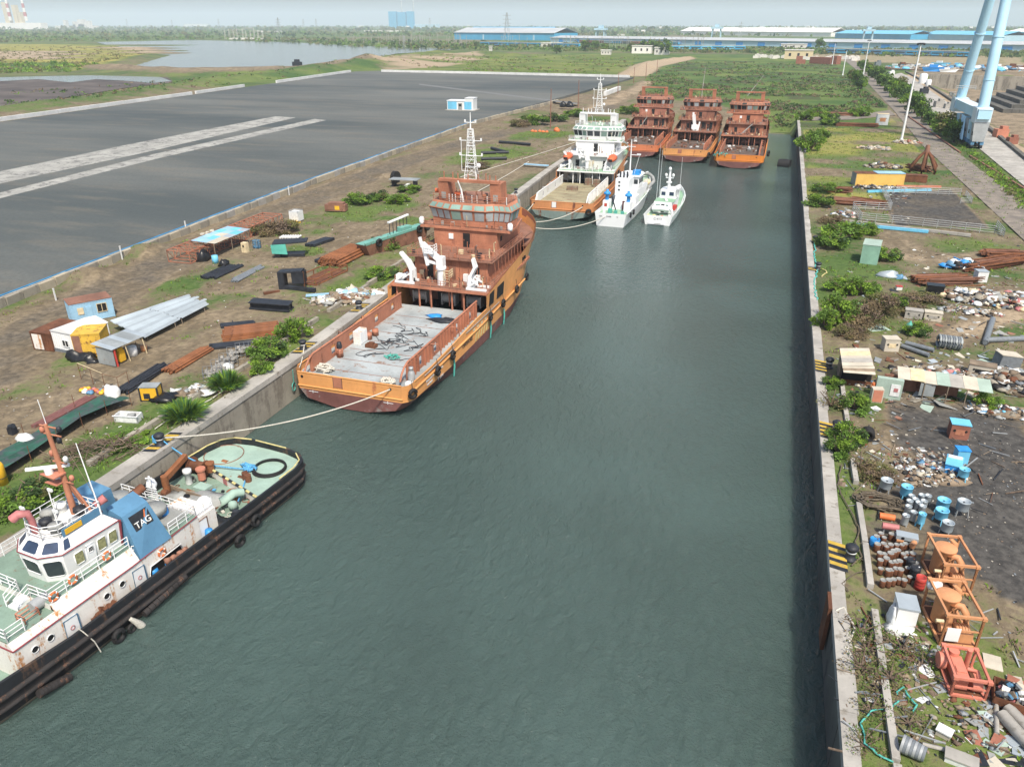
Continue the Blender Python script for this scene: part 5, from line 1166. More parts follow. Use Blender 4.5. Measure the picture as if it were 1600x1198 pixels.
for s,X0 in((1,4.42),(-1,-2.7)):
 i_=-1.75*s
 b=MB(M['funnel_blue']);
 if s>0:B0=[(2.5,-19.2),(4.5,-19.2),(4.38,-16.2),(2.5,-16.2)];T0=[(1.6,-18.9),(3.1,-18.9),(3.25,-16.7),(1.7,-16.5)]
 else:B0=[(-3.0,-19.2),(-.7,-19.2),(-.7,-16.2),(-3.0,-16.2)];T0=[(-2.7,-18.9),(-.9,-18.9),(-.8,-16.5),(-2.5,-16.7)]
 zt=[7.6,7.2,7.3,7.7]
 b.hexa([(x,y,3.99)for x,y in B0]+[(x,y,z)for(x,y),z in zip(T0,zt)]);f=b.build('funnel',tug)
 if s>0:
  lo0,lo1,hi1,hi0=Vector((4.5,-19.2,3.99)),Vector((4.38,-16.2,3.99)),Vector((3.25,-16.7,7.3)),Vector((3.1,-18.9,7.2))
  def fp(f0,z0):return lo0.lerp(lo1,f0).lerp(hi0.lerp(hi1,f0),z0)
  n_=(lo1-lo0).cross(hi0-lo0).normalized()
  if n_.x<0:n_=-n_
  e1=(fp(.8,.6)-fp(.2,.6)).normalized();e2=(fp(.5,.9)-fp(.5,.6)).normalized();n_=e1.cross(e2).normalized();n_=n_ if n_.x>0 else-n_;o0=fp(.52,.74)
  def lp(x,y,k):return o0+e1*x+e2*y+n_*k
  b=MB(M['dark_steel']);b.hexa([lp(-.8,-.62,-.05),lp(.8,-.62,-.05),lp(.8,.62,-.05),lp(-.8,.62,-.05),lp(-.8,-.62,.06),lp(.8,-.62,.06),lp(.8,.62,.06),lp(-.8,.62,.06)]);lg=b.build('logo_panel',f)
  text('logo_letters','TAG',.72,M['cream'],f,axes(lp(0.02,-.27,.075),e1,e2),.01,0,1.0)
  text('logo_letters','TAG',.68,M['white_clean'],f,axes(lp(0,-.25,.1),e1,e2),.01,0,1.0)
  b=MB(M['buoy_orange']);b.face([lp(.22,.02,.08),lp(.36,.02,.08),lp(.58,.55,.08),lp(.48,.55,.08)]);b.build('logo_flame',f)
 else:
  b=MB(M['dark']);b.face([(-1.9,-19.13,5.0),(-.8,-19.14,5.0),(-.95,-19.03,6.2),(-1.8,-19.03,6.2)]);b.build('louvre',f)
for u,v,z in((240,797,5.0),(183,780,5.2)):
 p=tl(u,v,z);b=MB(M['grey_grime']);b.lathe((p.x,p.y,4.0),[(.55,0),(.55,z-4.3),(.95,z-4.2),(1.0,z-3.8),(.96,z-3.7),(0,z-3.6)],18);b.build('mushroom_ventilator',tug)
b=MB(M['rust']);p=tl(200,790,5.5);b.tube([(p.x,p.y,4.0),(p.x,p.y,5.5),(p.x+.1,p.y+.5,6.2),(p.x+.2,p.y+1.5,6.4)],[.34,.34,.36,.36],9);b.build('exhaust_pipe',tug)
p=tl(240,778,4.6);b=MB(M['white_clean'])
for k in range(7):
 a_=random.Random(k).uniform(-.6,.6);b.tube([(p.x+a_,p.y,4.0),(p.x+a_*.3,p.y+.2,5.8)],.05,4);b.tube([(p.x-.6,p.y,4.2+k*.22),(p.x+.6,p.y,4.3+k*.22)],.04,4)
b.lathe((p.x-.4,p.y+.4,5.1),[(0,0),(.3,.1),(.45,.5),(.3,.9),(0,1)],10);b.tube([(p.x,p.y,5.8),(p.x,p.y,6.7)],.09,5);b.tube([(p.x-.4,p.y,6.4),(p.x+.3,p.y,6.6)],.08,5);b.build('searchlight_rack',tug)
b=MB(M['grey_grime']);b.b(-3.6,3.4,-15.6,-13.6,3.99,4.35);b.b(-1.8,1.4,-15.9,-13.9,4.35,4.9);b.build('engine_hatch',tug)
b=MB(M['white_clean']);e=3.8
b.rail([(e,-25.9,5.0),(e,-19.4,5.0)],1.0,.035,3,1.3);b.build('bridge_railing',tug)
b=MB(M['white_clean']);b.rail([(e,-25.9,5.0),(2.0,-25.95,5.0),(2.0,-27.0,4.55)],1.0,.035,3,1.0);b.build('bridge_railing',tug)
b=MB(M['white_clean']);b.rail([(.9,-27.0,4.55),(.9,-25.95,5.0),(-3.8,-25.9,5.0),(-3.8,-19.4,5.0)],1.0,.035,3,1.0);b.build('bridge_railing',tug)
b=MB(M['white_clean']);b.b(1.0,1.9,-27.0,-26.0,4.5,4.66);b.b(1.0,1.9,-26.6,-26.0,4.66,4.83);b.build('steps',tug)
b=MB(M['white_clean']);b.rail([(4.05,-28.0,4.5),(4.05,-29.2,4.5),(-4.0,-29.2,4.5)],1.0,.035,3,1.1);b.build('bridge_railing',tug)
b=MB(M['white_clean']);b.rail([(4.0,-16.0,4.0),(4.0,-13.3,4.0),(-4.0,-13.3,4.0)],1.0,.035,3,.9);b.rail([(3.8,-13.1,3.6),(3.8,-11.3,3.6)],.9,.035,3,.9);b.rail([(3.75,-19.2,4.0),(4.0,-19.0,4.0)],1.0,.035,3,.9);b.build('funnel_deck_railing',tug)
b=MB(M['steel']);p=tl(62,950,4.5);b.tube([(p.x,p.y-.5,4.95),(p.x,p.y+.7,4.95)],[.42,.42],10);b.build('liferaft_canister',tug)
b=MB(M['salmon']);p=tl(45,965,4.5)
for dx in(-.4,.4):
 for dy in(-.5,.5):b.tube([(p.x+dx,p.y+dy,4.5),(p.x+dx,p.y+dy,5.1)],.04,4)
b.rail([(p.x-.4,p.y-.5,4.5),(p.x+.4,p.y-.5,4.5),(p.x+.4,p.y+.5,4.5),(p.x-.4,p.y+.5,4.5),(p.x-.4,p.y-.5,4.5)],.6,.04,2,1);b.build('raft_cradle',tug)
def buoy(u,v,x,lab):
 p=tside(u,v,x);t=thing('lifebuoy',lab,'lifebuoy',TO+Matrix.Rotation(TR,3,'Z')@p,TR,'lifebuoys on the tug')
 b=MB(M['buoy_orange']);b.torus((0,0,0),(1,0,0),.3,.085,16,7);b.use(M['white_clean'])
 for k in range(4):a_=math.pi/4+k*math.pi/2;b.torus((0,.3*math.cos(a_),.3*math.sin(a_)),(0,-math.sin(a_),math.cos(a_)),.06,.05,8,5)
 b.build('ring',t)
buoy(253,863,hx(-17)+.1,'lifebuoy on the tug\'s white side wall below the blue funnel');buoy(167,868,3.9,'lifebuoy on the bridge railing below the wheelhouse door');buoy(114,905,3.9,'reddish lifebuoy on the railing at the wheelhouse front corner');buoy(84,932,3.9,'lifebuoy on the railing corner nearest the tug\'s bow')
for u,v,x,r,lab in((375,845,5.75,.62,'big black tyre on the tug\'s side, nearest to the deckhouse end'),(400,813,5.75,.62,'black tyre on the tug\'s side between the deckhouse and the stern'),(186,993,5.75,.6,'large black tyre hanging below the tug\'s middle door'),(206,981,5.7,.42,'small tyre hanging next to the large one amidships on the tug')):
 p=tside(u,v,x);hang_tyre(TO+Matrix.Rotation(TR,3,'Z')@p,(math.cos(TR),math.sin(TR),0),lab,r,'tyre fenders along the tug')
for u,v,lab in((469,729,'black tyre on the tug\'s stern corner, upper one'),(463,751,'black tyre on the tug\'s stern corner, lower one')):
 p=at(u,v,2.2 if v<740 else 1.2);hang_tyre(p,(1,.4,0),lab,.55,'tyre fenders along the tug')
p=tside(218,975,5.8);b=MB(M['rope_white']);b.tube([p+Vector((-.1,-.5,.9)),p,p+Vector((.05,.3,-.6))],[.14,.3,.26],8);tag(b.build('cork_fender',None,TO,TR),'pale sausage fender hanging beside the tug\'s middle tyres','fender')
p=tside(150,1000,5.7);b=MB(M['rope_white']);b.tube([(5.2,p.y-.6,2.9),(5.45,p.y-.5,2.6),(5.65,p.y-.1,1.5),(5.7,p.y+.1,.4)],.045,5);tag(b.build('frayed_rope',None,TO,TR),'frayed pale rope hanging over the tug\'s side near the bow','rope')
q=random.Random(44);b=MB()
for i in range(60):
 u,v=q.uniform(268,400),0;x,y=q.uniform(-4.6,4.8),q.uniform(-11,-6.3);z=1.56
 b.use(M[q.choice(['rust','grey_grime','dark_steel','wood','rope_blue','rust_dark','plastic_white','rope_white','rust_bright'])])
 if q.random()<.5:b.box((x,y,z+.1),(q.uniform(.1,.6),q.uniform(.1,.5),q.uniform(.06,.3)),q.random()*3)
 else:b.torus((x,y,z+.06),(0,0,1),q.uniform(.15,.4),.04,10,4)
tag(b.build('deck_clutter',tug),kind='stuff')
for x,y,m in((-3.6,-9.6,'rust'),(-1.2,-10.4,'grey_grime'),(2.2,-10.2,'rust_dark'),(4.4,-9.4,'dark_steel'),(-2.4,-3.4,'rust_bright'),(1.0,-5.0,'rust')):
 b=MB(M[m]);b.cone((x-.3,y,2.0),(x+.3,y,2.0),.3,n=10);b.b(x-.5,x+.5,y-.25,y+.25,1.55,1.9);b.build('deck_winch',tug)
lq=thing('quay_wall','long weathered concrete quay wall on the left side of the dock','quay wall')
path=[(quay_x(y),y)for y in(-60,0,20,40,60,75,88,100,120,150,180,205,240,280,330)]
b=MB(M['concrete'])
for(x0,y0),(x1,y1)in zip(path,path[1:]):
 n=max(1,int((y1-y0)/6))
 for k in range(n):
  a0,a1=(x0+(x1-x0)*k/n,y0+(y1-y0)*k/n),(x0+(x1-x0)*(k+1)/n,y0+(y1-y0)*(k+1)/n-.03)
  b.hexa([(a0[0]-.4,a0[1],-3),(a0[0]+.02,a0[1],-3),(a1[0]+.02,a1[1],-3),(a1[0]-.4,a1[1],-3),(a0[0]-.4,a0[1],4.3),(a0[0]+.02,a0[1],4.3),(a1[0]+.02,a1[1],4.3),(a1[0]-.4,a1[1],4.3)])
b.build('wall_face',lq)
b=MB(M['concrete_pale'])
for(x0,y0),(x1,y1)in zip(path,path[1:]):
 n=max(1,int((y1-y0)/9));
 for k in range(n):
  f0,f1=k/n,(k+1)/n-.002;a0=(x0+(x1-x0)*f0,y0+(y1-y0)*f0);a1=(x0+(x1-x0)*f1,y0+(y1-y0)*f1)
  b.hexa([(a0[0]-1.7,a0[1],4.0),(a0[0]+.12,a0[1],4.0),(a1[0]+.12,a1[1],4.0),(a1[0]-1.7,a1[1],4.0),(a0[0]-1.7,a0[1],4.62),(a0[0]+.1,a0[1],4.6),(a1[0]+.1,a1[1],4.6),(a1[0]-1.7,a1[1],4.62)])
b.build('coping',lq)
t=thing('low_wall','low broken concrete kerb behind the left quay edge','low wall')
for y in np.arange(26,112,3.0):
 if rnd.random()<.9:b=MB(M['concrete']);b.box((quay_x(y)-4.3+rnd.uniform(-.05,.05),y+1.4,4.6),(.5,2.8,.85+rnd.uniform(-.2,.1)),rnd.uniform(-.02,.02));b.build('kerb_segment',t)
rq_=thing('quay_wall','long stained concrete quay wall on the right side of the dock','quay wall')
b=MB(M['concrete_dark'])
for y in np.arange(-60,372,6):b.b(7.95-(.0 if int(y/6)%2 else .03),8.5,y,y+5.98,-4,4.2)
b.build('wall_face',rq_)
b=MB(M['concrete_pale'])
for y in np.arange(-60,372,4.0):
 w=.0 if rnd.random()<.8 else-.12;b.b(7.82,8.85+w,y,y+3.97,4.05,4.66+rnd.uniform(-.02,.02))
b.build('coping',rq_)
t=thing('service_beam','long pale concrete beam lying parallel to the right quay edge','concrete beam')
for y0,y1 in((20,33),(33.3,39),(40,45.4),(48,53),(53.2,58.6),(62,66),(72,78),(78.3,84)):b=MB(M['concrete_pale']);b.box((10.45,(y0+y1)/2,4.62),(.42,y1-y0,.5),rnd.uniform(-.008,.008));b.build('beam_segment',t)
def bollard(p,lab,stripes=True,side=1,group=None):
 t=thing('bollard',lab,'bollard',p,0,group)
 b=MB(M['dark_steel']);b.lathe((0,0,0),[(.5,0),(.5,.08),(.34,.14),(.3,.75),(.46,.85),(.48,1.05),(.3,1.2),(0,1.25)],16);b.build('post',t)
 b=MB(M['plastic_white']);b.torus((0,0,.62),(0,0,1),.315,.05,14,5);b.build('band',t)
 return t
def hazard(p,d0,n,side,lab):
 b=MB()
 for k in range(n):
  b.use(M['hazard_yellow']if k%2 else M['dark_steel']);y=d0+k*.42
  b.hexa([(-.75,y,0),(.45,y+.3*side,0),(.45,y+.42+.3*side,0),(-.75,y+.42,0),(-.75,y,.01),(.45,y+.3*side,.01),(.45,y+.42+.3*side,.01),(-.75,y+.42,.01)])
 return tag(b.build('hazard_marking',None,p),lab,'painted marking','yellow and black hazard stripes on the quay edges')
LB=[((248,694),'black bollard by the tug\'s stern with blue rope round it'),((470,545),'black bollard beside the orange ship\'s stern corner'),((556,482),'black bollard beside the orange ship\'s working deck'),((803,302),'small dark bollard on the left quay beside the white ship\'s stern')]
for(u,v),lab in LB:
 p=at(u,v,4.6);p.x=quay_x(p.y)-.8;bollard(p,lab,group='bollards on the left quay')
 if v>400:hazard(Vector((p.x,p.y,4.645)),-1.6,9,1,'yellow and black stripes on the quay under the '+lab.split('black ')[1].replace(' with blue rope round it',''))
RB=[((1311,868),'with bright stripes, nearest the rusty drums'),((1293,672),'below the scrap shack on the right quay'),((1284,572),'next to the corrugated shack roof on the right quay'),((1270,420),'at the teal ropes, nearer one of two'),((1267,378),'at the teal ropes, farther one of two'),((1262,318),'small on the right quay near the rebar stacks'),((1255,238),'tiny at the far end of the right quay')]
for(u,v),lab in RB:
 p=at(u,v,4.66);p.x=9.25;bollard(Vector((9.3,p.y,4.6)),'black bollard '+lab,group='bollards on the right quay')
 if v>400:hazard(Vector((8.6,p.y,4.69)),-1.6 if v>500 else-1.0,8 if v>500 else 5,-1,'hazard stripes on the right coping at the bollard '+lab.split(', ')[0].split(' on the right')[0])
def line(name,pts,r,m,lab,grp=None):
 b=MB(m);b.tube(pts,r,6);return tag(b.build(name),lab,'rope',grp)
bolA=at(250,692,4.6);bolA.x=quay_x(bolA.y)-.8
line('mooring_line',droop(S1+Vector((5.15,-.05,3.52)),bolA+Vector((.3,.1,.6)),1.15,16),.07,M['rope_white'],'long white mooring line from the orange ship\'s stern to the quay bollard')
bolB=at(470,545,4.6);bolB.x=quay_x(bolB.y)-.8
line('mooring_line',droop(S1+Vector((-6.9,1.0,4.1)),bolB+Vector((.2,0,.6)),.35),.06,M['rope_white'],'short white line from the orange ship\'s port quarter to its bollard')
for i,(a,c,s)in enumerate((((-6.2,0,3.3),(-9.2,-14,4.6),2.2),((5.2,0,3.3),(-9.4,-17,4.6),2.6),((11.2,-2.2,2.2),(-9.4,-19,4.6),2.9))):
 line('mooring_line',droop(SW+Vector(a),SW+Vector(c),s,14),.09,M['rope_white'],('slack line from the white ship\'s port stern','slack line from the white ship\'s starboard stern','slack line from the survey vessel\'s stern')[i]+' to the left quay')
for i,(p,q)in enumerate((((905,222),(720,278)),((826,255),(745,302)))):
 a_,c_=on(*p,.3),on(*q,.3);line('mooring_line',droop(a_,c_,.2),.1,M['rope_white'],'pale line lying across the left yard %s the white ship'%('behind' if i==0 else 'beside'))
proto=None;mats3=[M['concrete'],M['block_tan'],M['concrete_pale']]
rb=random.Random(12)
protos=[]
for k in range(4):
 b=MB(mats3[(0,1,0,2)[k]]);w=2.9
 b.hexa([(-w/2,-.45,0),(w/2,-.5,0),(w/2,.4,0),(-w/2,.4,0),(-w/2+.05,-.4,1.35),(w/2-.05,-.42,1.32),(w/2-.05,.4,1.32),(-w/2+.05,.4,1.35)])
 b.use(M['dark']);
 for x in(-.8,.8):b.b(x-.13,x+.13,-.49,-.4,.55,.85)
 o=b.build('retaining_block');tag(o,'weathered concrete block in the retaining edge of the asphalt lot','concrete block','concrete blocks along the asphalt lot');protos.append(o)
used=set()
EDGE=[at(u,v,5.6)for u,v in((-200,540),(0,465),(490,279),(745,188),(870,156))]
for p,q in zip(EDGE,EDGE[1:]):
 L_=(q-p).length;n=int(L_/3.0);ang=math.atan2(q.y-p.y,q.x-p.x)
 for k in range(n):
  c=p.lerp(q,(k+.5)/n);k_=rb.choice([0,0,1,1,2,3]if c.y<240 else[0,1,1,2])
  loc=Vector((c.x+.55,c.y,G-.05+rb.uniform(-.1,.06)))
  if k_ not in used:used.add(k_);o=protos[k_]
  else:o=protos[k_].copy();COL.objects.link(o)
  o.location=loc;o.rotation_euler=(rb.uniform(-.05,.03),0,ang+math.pi+rb.uniform(-.03,.03))
b=MB(M['line_blue'])
for p,q in zip(EDGE[:3],EDGE[1:4]):b.bar(p+Vector((-.1,0,.1)),q+Vector((-.1,0,.1)),.34,.3)
b.use(M['concrete_pale']);b.bar(EDGE[1]+Vector((.3,0,.06)),EDGE[1].lerp(EDGE[2],.62)+Vector((.3,0,.06)),.25,.25)
tag(b.build('painted_kerb'),'blue painted kerb along the near edge of the asphalt lot','kerb')
for p,z in(((192,408),1.7),((292,365),1.7),((88,470),1.2),((452,305),1.5)):
 b=MB(M['whitewash']);c=on(*p);b.b(-.08,.08,-.08,.08,-.1,z+.5);b.b(-.11,.11,-.11,.11,z+.5,z+.58);tag(b.build('marker_post',None,c),'white post standing on the blocks of the lot edge, at %d metres along'%int(c.y),'post','white posts along the lot edge')
def barrier(lab,uv,z,h=1.1,w=.9):
 b=MB(M['whitewash']);pp=[at(u,v,z)for u,v in uv]
 for p,q in zip(pp,pp[1:]):
  n=max(1,int((q-p).length/6))
  for k in range(n):b.bar(p.lerp(q,k/n)+Vector((0,0,h/2)),p.lerp(q,(k+.97)/n)+Vector((0,0,h/2+rb.uniform(-.05,.05))),w,h)
 return tag(b.build('barrier_wall'),lab,'barrier wall')
barrier('whitewashed block barrier along the marsh side of the lot',[(-330,238),(0,190),(300,148)],5.6,1.5);barrier('short whitewashed barrier beyond a gap on the marsh side of the lot',[(306,147),(382,136)],5.6,1.5)
barrier('whitewashed barrier near the far corner of the lot',[(432,130),(548,113)],5.6,1.6);barrier('white barrier across the far end of the lot',[(596,112.5),(760,116),(984,121.5)],5.6,1.6)
barrier('white blocks at the lot corner behind the white ship\'s mast',[(945,150),(968,141)],4.6,2.2,1.6)
p=at(722,172,5.6);t=thing('guard_booth','small white booth with bright blue panels on the asphalt lot','booth',p,R(4))
b=MB(M['concrete_pale']);b.b(-6.8,6.8,-3.5,4.5,0,.25);b.build('plinth',t)
b=MB(M['white']);b.b(-6,6,-2.6,3.2,.25,3.9);b.b(2.2,6.05,-2.65,3.25,3.9,5.0);b.build('wall',t)
b=MB(M['white_clean']);b.b(-6.2,2.2,-2.8,3.4,3.9,4.1);b.b(2.1,6.2,-2.8,3.4,5.0,5.2);b.build('roof',t)
for x0,x1 in((-5.7,-1.6),(1.9,5.2)):b=MB(M['blue']if False else M['cyan']);b.b(x0,x1,-2.68,-2.6,.5,3.6);b.build('shutter_panel',t)
b=MB(M['grey_grime']);b.b(-.9,.9,-2.68,-2.6,.3,3.0);d=b.build('door',t);b=MB(M['glass_dark']);b.b(-.6,.6,-2.72,-2.68,1.7,2.7);b.build('window',d)
p=at(885,167,5.6);t=thing('dark_cart','pair of dark wrapped bundles standing at the lot edge','bundle',p)
for x in(-1.6,1.6):b=MB(M['plastic_black']);b.blob((x,0,0),(1.9,1.4,2.3),.25,int(x),10,7);b.build('wrapped_load',t)
def hgt(p,v):
 """height of a vertical post at ground point p whose top is seen at photo row v"""
 fy=-SY*p.x+CY*p.y;k=(599-v)/FPX
 return HC+fy*(k*CP-SP)/(CP+k*SP)-p.z
for i,((u,v),v1,lab)in enumerate((((860,200),139,'nearest'),((903,175),125,'second'),((965,150),112,'third'),((990,131),105,'fourth'),((1009,123),98,'fifth'),((1026,116),92,'farthest'))):
 p=on(u,v);h=hgt(p,v1);b=MB(M['rust_dark']);b.tube([(0,0,0),(0,0,h)],[.22,.13],7);b.b(-.25,.25,-.25,.25,0,.5)
 tag(b.build('pole',None,p),'dark bare pole behind the white ship, %s in a line of six'%lab,'pole','dark poles along the yard track')
for i,((u,v),v1,lab)in enumerate((((1408,221),70,'tall white lamp post on the grass beside the dusty road'),((1347,128),64,'white lamp post at the road, second from the camera'),((1316.6,118),79,'white lamp post in the scrub edge, third from the camera'),((1300,102),68,'white lamp post farthest along the road'))):
 p=on(u,v);h=hgt(p,v1);t=thing('lamp_post',lab,'lamp post',p,0,'lamp posts along the dusty road');b=MB(M['white_clean']);b.tube([(0,0,0),(0,0,h)],[.42,.2],8);b.cone((0,0,0),(0,0,.8),.6);b.build('post',t)
 b=MB(M['dark_steel']);b.b(-.8,.8,-.5,.5,h,h+.5);b.b(-1.2,-.7,-.3,.3,h-.2,h+.4);b.b(.7,1.2,-.3,.3,h-.2,h+.4);b.build('lamp_head',t)
for(u,v),v1,lab in(((1095,215),105,'thin pale whip pole rising beyond the right wreck'),((1168,172),118,'leaning pole beyond the right-hand wreck')):
 p=on(u,160 if u<1100 else 150);b=MB(M['concrete_pale']);h=hgt(p,v1);b.tube([(0,0,0),(.6 if u<1100 else 7,0,h)],[.25,.12],6);tag(b.build('pole',None,p),lab,'pole')
def yard(u,v):return on(u,v)
def cabin(name,lab,cat,u0,v0,u1,v1,dep,h,body,roofm,corr=True,roof='flat'):
 """box hut; front bottom edge runs from pixel 0 to pixel 1, depth dep away from the camera"""
 p,q=at(u0,v0),at(u1,v1);w=(q-p).length;ang=math.atan2(q.y-p.y,q.x-p.x)
 t=thing(name,lab,cat,Vector((p.x,p.y,gz(p.x,p.y)-.03)),ang)
 b=MB(body)
 b.b(0,w,0,dep,.12,h)
 if corr:
  for x in np.arange(.12,w-.1,.36):b.b(x,x+.18,-.035,0,.25,h-.12)
  for y in np.arange(.12,dep-.1,.36):b.b(w,w+.035,y,y+.18,.25,h-.12);b.b(-.035,0,y,y+.18,.25,h-.12)
  for x in(0,w):b.b(x-.05,x+.05,-.05,.06,0,h)
  b.b(0,w,-.045,0,.1,.24);b.b(0,w,-.045,0,h-.13,h);b.b(w,w+.045,0,dep,.1,.24);b.b(w,w+.045,0,dep,h-.13,h)
 b.build('wall',t)
 b=MB(roofm)
 if roof=='flat':b.b(-.06,w+.06,-.08,dep+.06,h,h+.08)
 else:
  b.hexa([(-.1,-.12,h),(w+.1,-.12,h),(w+.1,dep+.1,h),(-.1,dep+.1,h),(-.1,-.12,h+.02),(w+.1,-.12,h+.02),(w+.1,dep*.0-.12,h+.04),(-.1,-.12,h+.04)])
  b.prism([(-.1,-.12),(w/2,-.12),(w/2,dep+.1),(-.1,dep+.1)],h,[h+.03,h+.6,h+.6,h+.03]);b.prism([(w/2,-.12),(w+.1,-.12),(w+.1,dep+.1),(w/2,dep+.1)],h,[h+.6,h+.03,h+.03,h+.6])
 b.build('roof',t);return t,w
def win(t,x0,x1,z0,z1,y=-.07,m='glass_dark',fm='white_clean'):
 b=MB(M[m]);b.b(x0,x1,y,y+.04,z0,z1);o=b.build('window',t)
 b=MB(M[fm]);
 for a_ in((x0,z0,x1,z0),(x1,z0,x1,z1),(x1,z1,x0,z1),(x0,z1,x0,z0),((x0+x1)/2,z0,(x0+x1)/2,z1)):b.bar((a_[0],y-.01,a_[1]),(a_[2],y-.01,a_[3]),.07)
 b.build('frame',o);return o
t,w=cabin('container','rusty brown container with a pale door, leftmost of the yard huts','container',54,545,84,549,4.6,2.3,M['rust'],M['rust'])
b=MB(M['white_rusty']);b.b(.2,w*.55,-.08,-.04,.2,2.1);b.build('door',t)
t,w=cabin('site_hut','white ridged hut with a low pitched roof and a dark base','hut',88,548,124,556,4.6,2.7,M['white_clean'],M['white_clean'],True,'ridge')
win(t,w*.42,w*.68,1.0,1.8,-.09,'dark');b=MB(M['grey_plastic']);b.b(-.08,w+.08,-.1,.2,0,.5);b.b(w+.03,w+.1,0,4.6,0,.5);b.build('base',t)
t,w=cabin('site_cabin','pale blue portable cabin with a dark patched roof','cabin',115,507,180,494,3.0,2.7,M['cabin_blue'],M['rust_dark'])
win(t,w*.62,w*.85,1.1,2.2,-.09,'dark','cream');b=MB(M['cream']);b.b(w*.16,w*.3,-.1,-.05,1.2,2.1);b.build('window',t);b=MB(M['cabin_blue']);b.b(w*.36,w*.5,-.09,-.04,.2,2.1);b.build('door',t)
t,w=cabin('container','rusting yellow container with a patchwork roof','container',120,560,163,557,3.2,2.9,M['yellow_rusty'],M['yellow_rusty'])
b=MB(M['rust_dark']);b.b(.02,w*.28,-.09,-.04,.15,2.8);b.build('door',t)
b=MB(M['plastic_black']);p=on(127,561);
b.blob((0,0,-.1),(1.6,1.0,1.1),.5,3,14,8);b.blob((1.8,-.2,-.1),(1.0,.8,.9),.5,7,12,7);tag(b.build('wrapped_pile',None,p),'black plastic heap in front of the yellow container','covered pile')
p,q=on(181,574),on(229,552);ang=math.atan2(q.y-p.y,q.x-p.x);t=thing('lean_to_shed','open lean-to shed of grey sheets on timber posts','shed',p,ang);w=(q-p).length
b=MB(M['galv_old']);b.b(-.04,.02,-.1,2.5,.1,2.15);b.build('side_sheet',t)
for i in range(7):
 b=MB(M['galv_old' if i%3 else 'galv']);x0=-.25+i*(w*1.15)/7;b.hexa([(x0,-.3,2.2),(x0+w*1.15/7,-.3,2.22),(x0+w*1.15/7,2.9,2.5),(x0,2.9,2.48),(x0,-.3,2.24),(x0+w*1.15/7,-.3,2.26),(x0+w*1.15/7,2.9,2.54),(x0,2.9,2.52)]);b.build('roof_sheet',t)
for x in(w*.45,w):b=MB(M['cream']);b.tube([(x,-.1,0),(x-.3,-.1,2.2)],.07,6);b.build('post',t)
b=MB(M['red']);b.tube([(.25,-.1,0),(.2,-.1,2.2)],.13,6);b.build('post',t)
for i,(x,y,m,s,lab)in enumerate(((w*.75,.9,'plastic_white',.55,'white plastic barrel under the lean-to shed roof'),(w*1.1,.8,'skid_orange',.36,'orange drum at the end of the lean-to shed'),(w*.3,.8,'yellow',.6,'yellow machine under the lean-to shed roof'))):
 c=p+Matrix.Rotation(ang,3,'Z')@Vector((x,y,0));b=MB(M[m])
 if i<2:b.lathe((0,0,0),[(0,0),(s,0),(s*1.05,s),(s,s*2),(0,s*2.1)],12)
 else:b.b(-.6,.6,-.4,.4,.2,1.5);b.b(-.4,.5,-.5,.3,1.5,1.8)
 tag(b.build('drum' if i<2 else 'yard_machine',None,c),lab,'drum' if i<2 else 'machine')
A0,A1,A2,A3=at(226,528,5.3),at(330,474,5.3),at(290,464,5.7),at(172,503,5.7)
t=thing('sheet_platform','low raised platform roofed with long pale galvanised sheets','sheet roof',(A0.x,A0.y,G));o_=Vector((A0.x,A0.y,G))
rq=random.Random(4)
for i in range(12):
 f0,f1=i/12,(i+1.05)/12
 for half in(0,1):
  h0,h1=(0,.5)if half==0 else(.49,1)
  e0=rq.uniform(-.05,.06);L0,L1=A0.lerp(A3,f0),A0.lerp(A3,f1);K0,K1=A1.lerp(A2,f0),A1.lerp(A2,f1)
  if half:h1+=e0
  P_=[L0.lerp(K0,h0),L0.lerp(K0,h1),L1.lerp(K1,h1),L1.lerp(K1,h0)];up=Vector((0,0,.03*half+.09*(i%2)))
  b=MB(M[('galv','galv_pale','galv_pale')[(i+half)%3]]);n=3;rows=[]
  for s in range(n*2+1):
   g_=s/(n*2);z_=Vector((0,0,.16*(s%2)));rows.append([P_[0].lerp(P_[3],g_)-o_+up+z_,P_[1].lerp(P_[2],g_)-o_+up+z_])
  b.grid(rows,False);b.build('roof_sheet',t)
b=MB(M['dark_steel'])
for i in range(14):
 c=A0.lerp(A3,i/13).lerp(A1.lerp(A2,i/13),.5+rq.uniform(-.02,.02))-o_;b.box((c.x,c.y,c.z+.1),(.3,.2,.12),rq.random()*3)
b.build('weights',t)
for(u,v)in((276,515),(286,508),(322,492),(232,533),(215,545)):
 c=at(u,v);b=MB(M['wood']);d=c-o_;b.tube([(d.x,d.y,0),(d.x-.1,d.y,.9)],.06,5);b.build('leg',t)
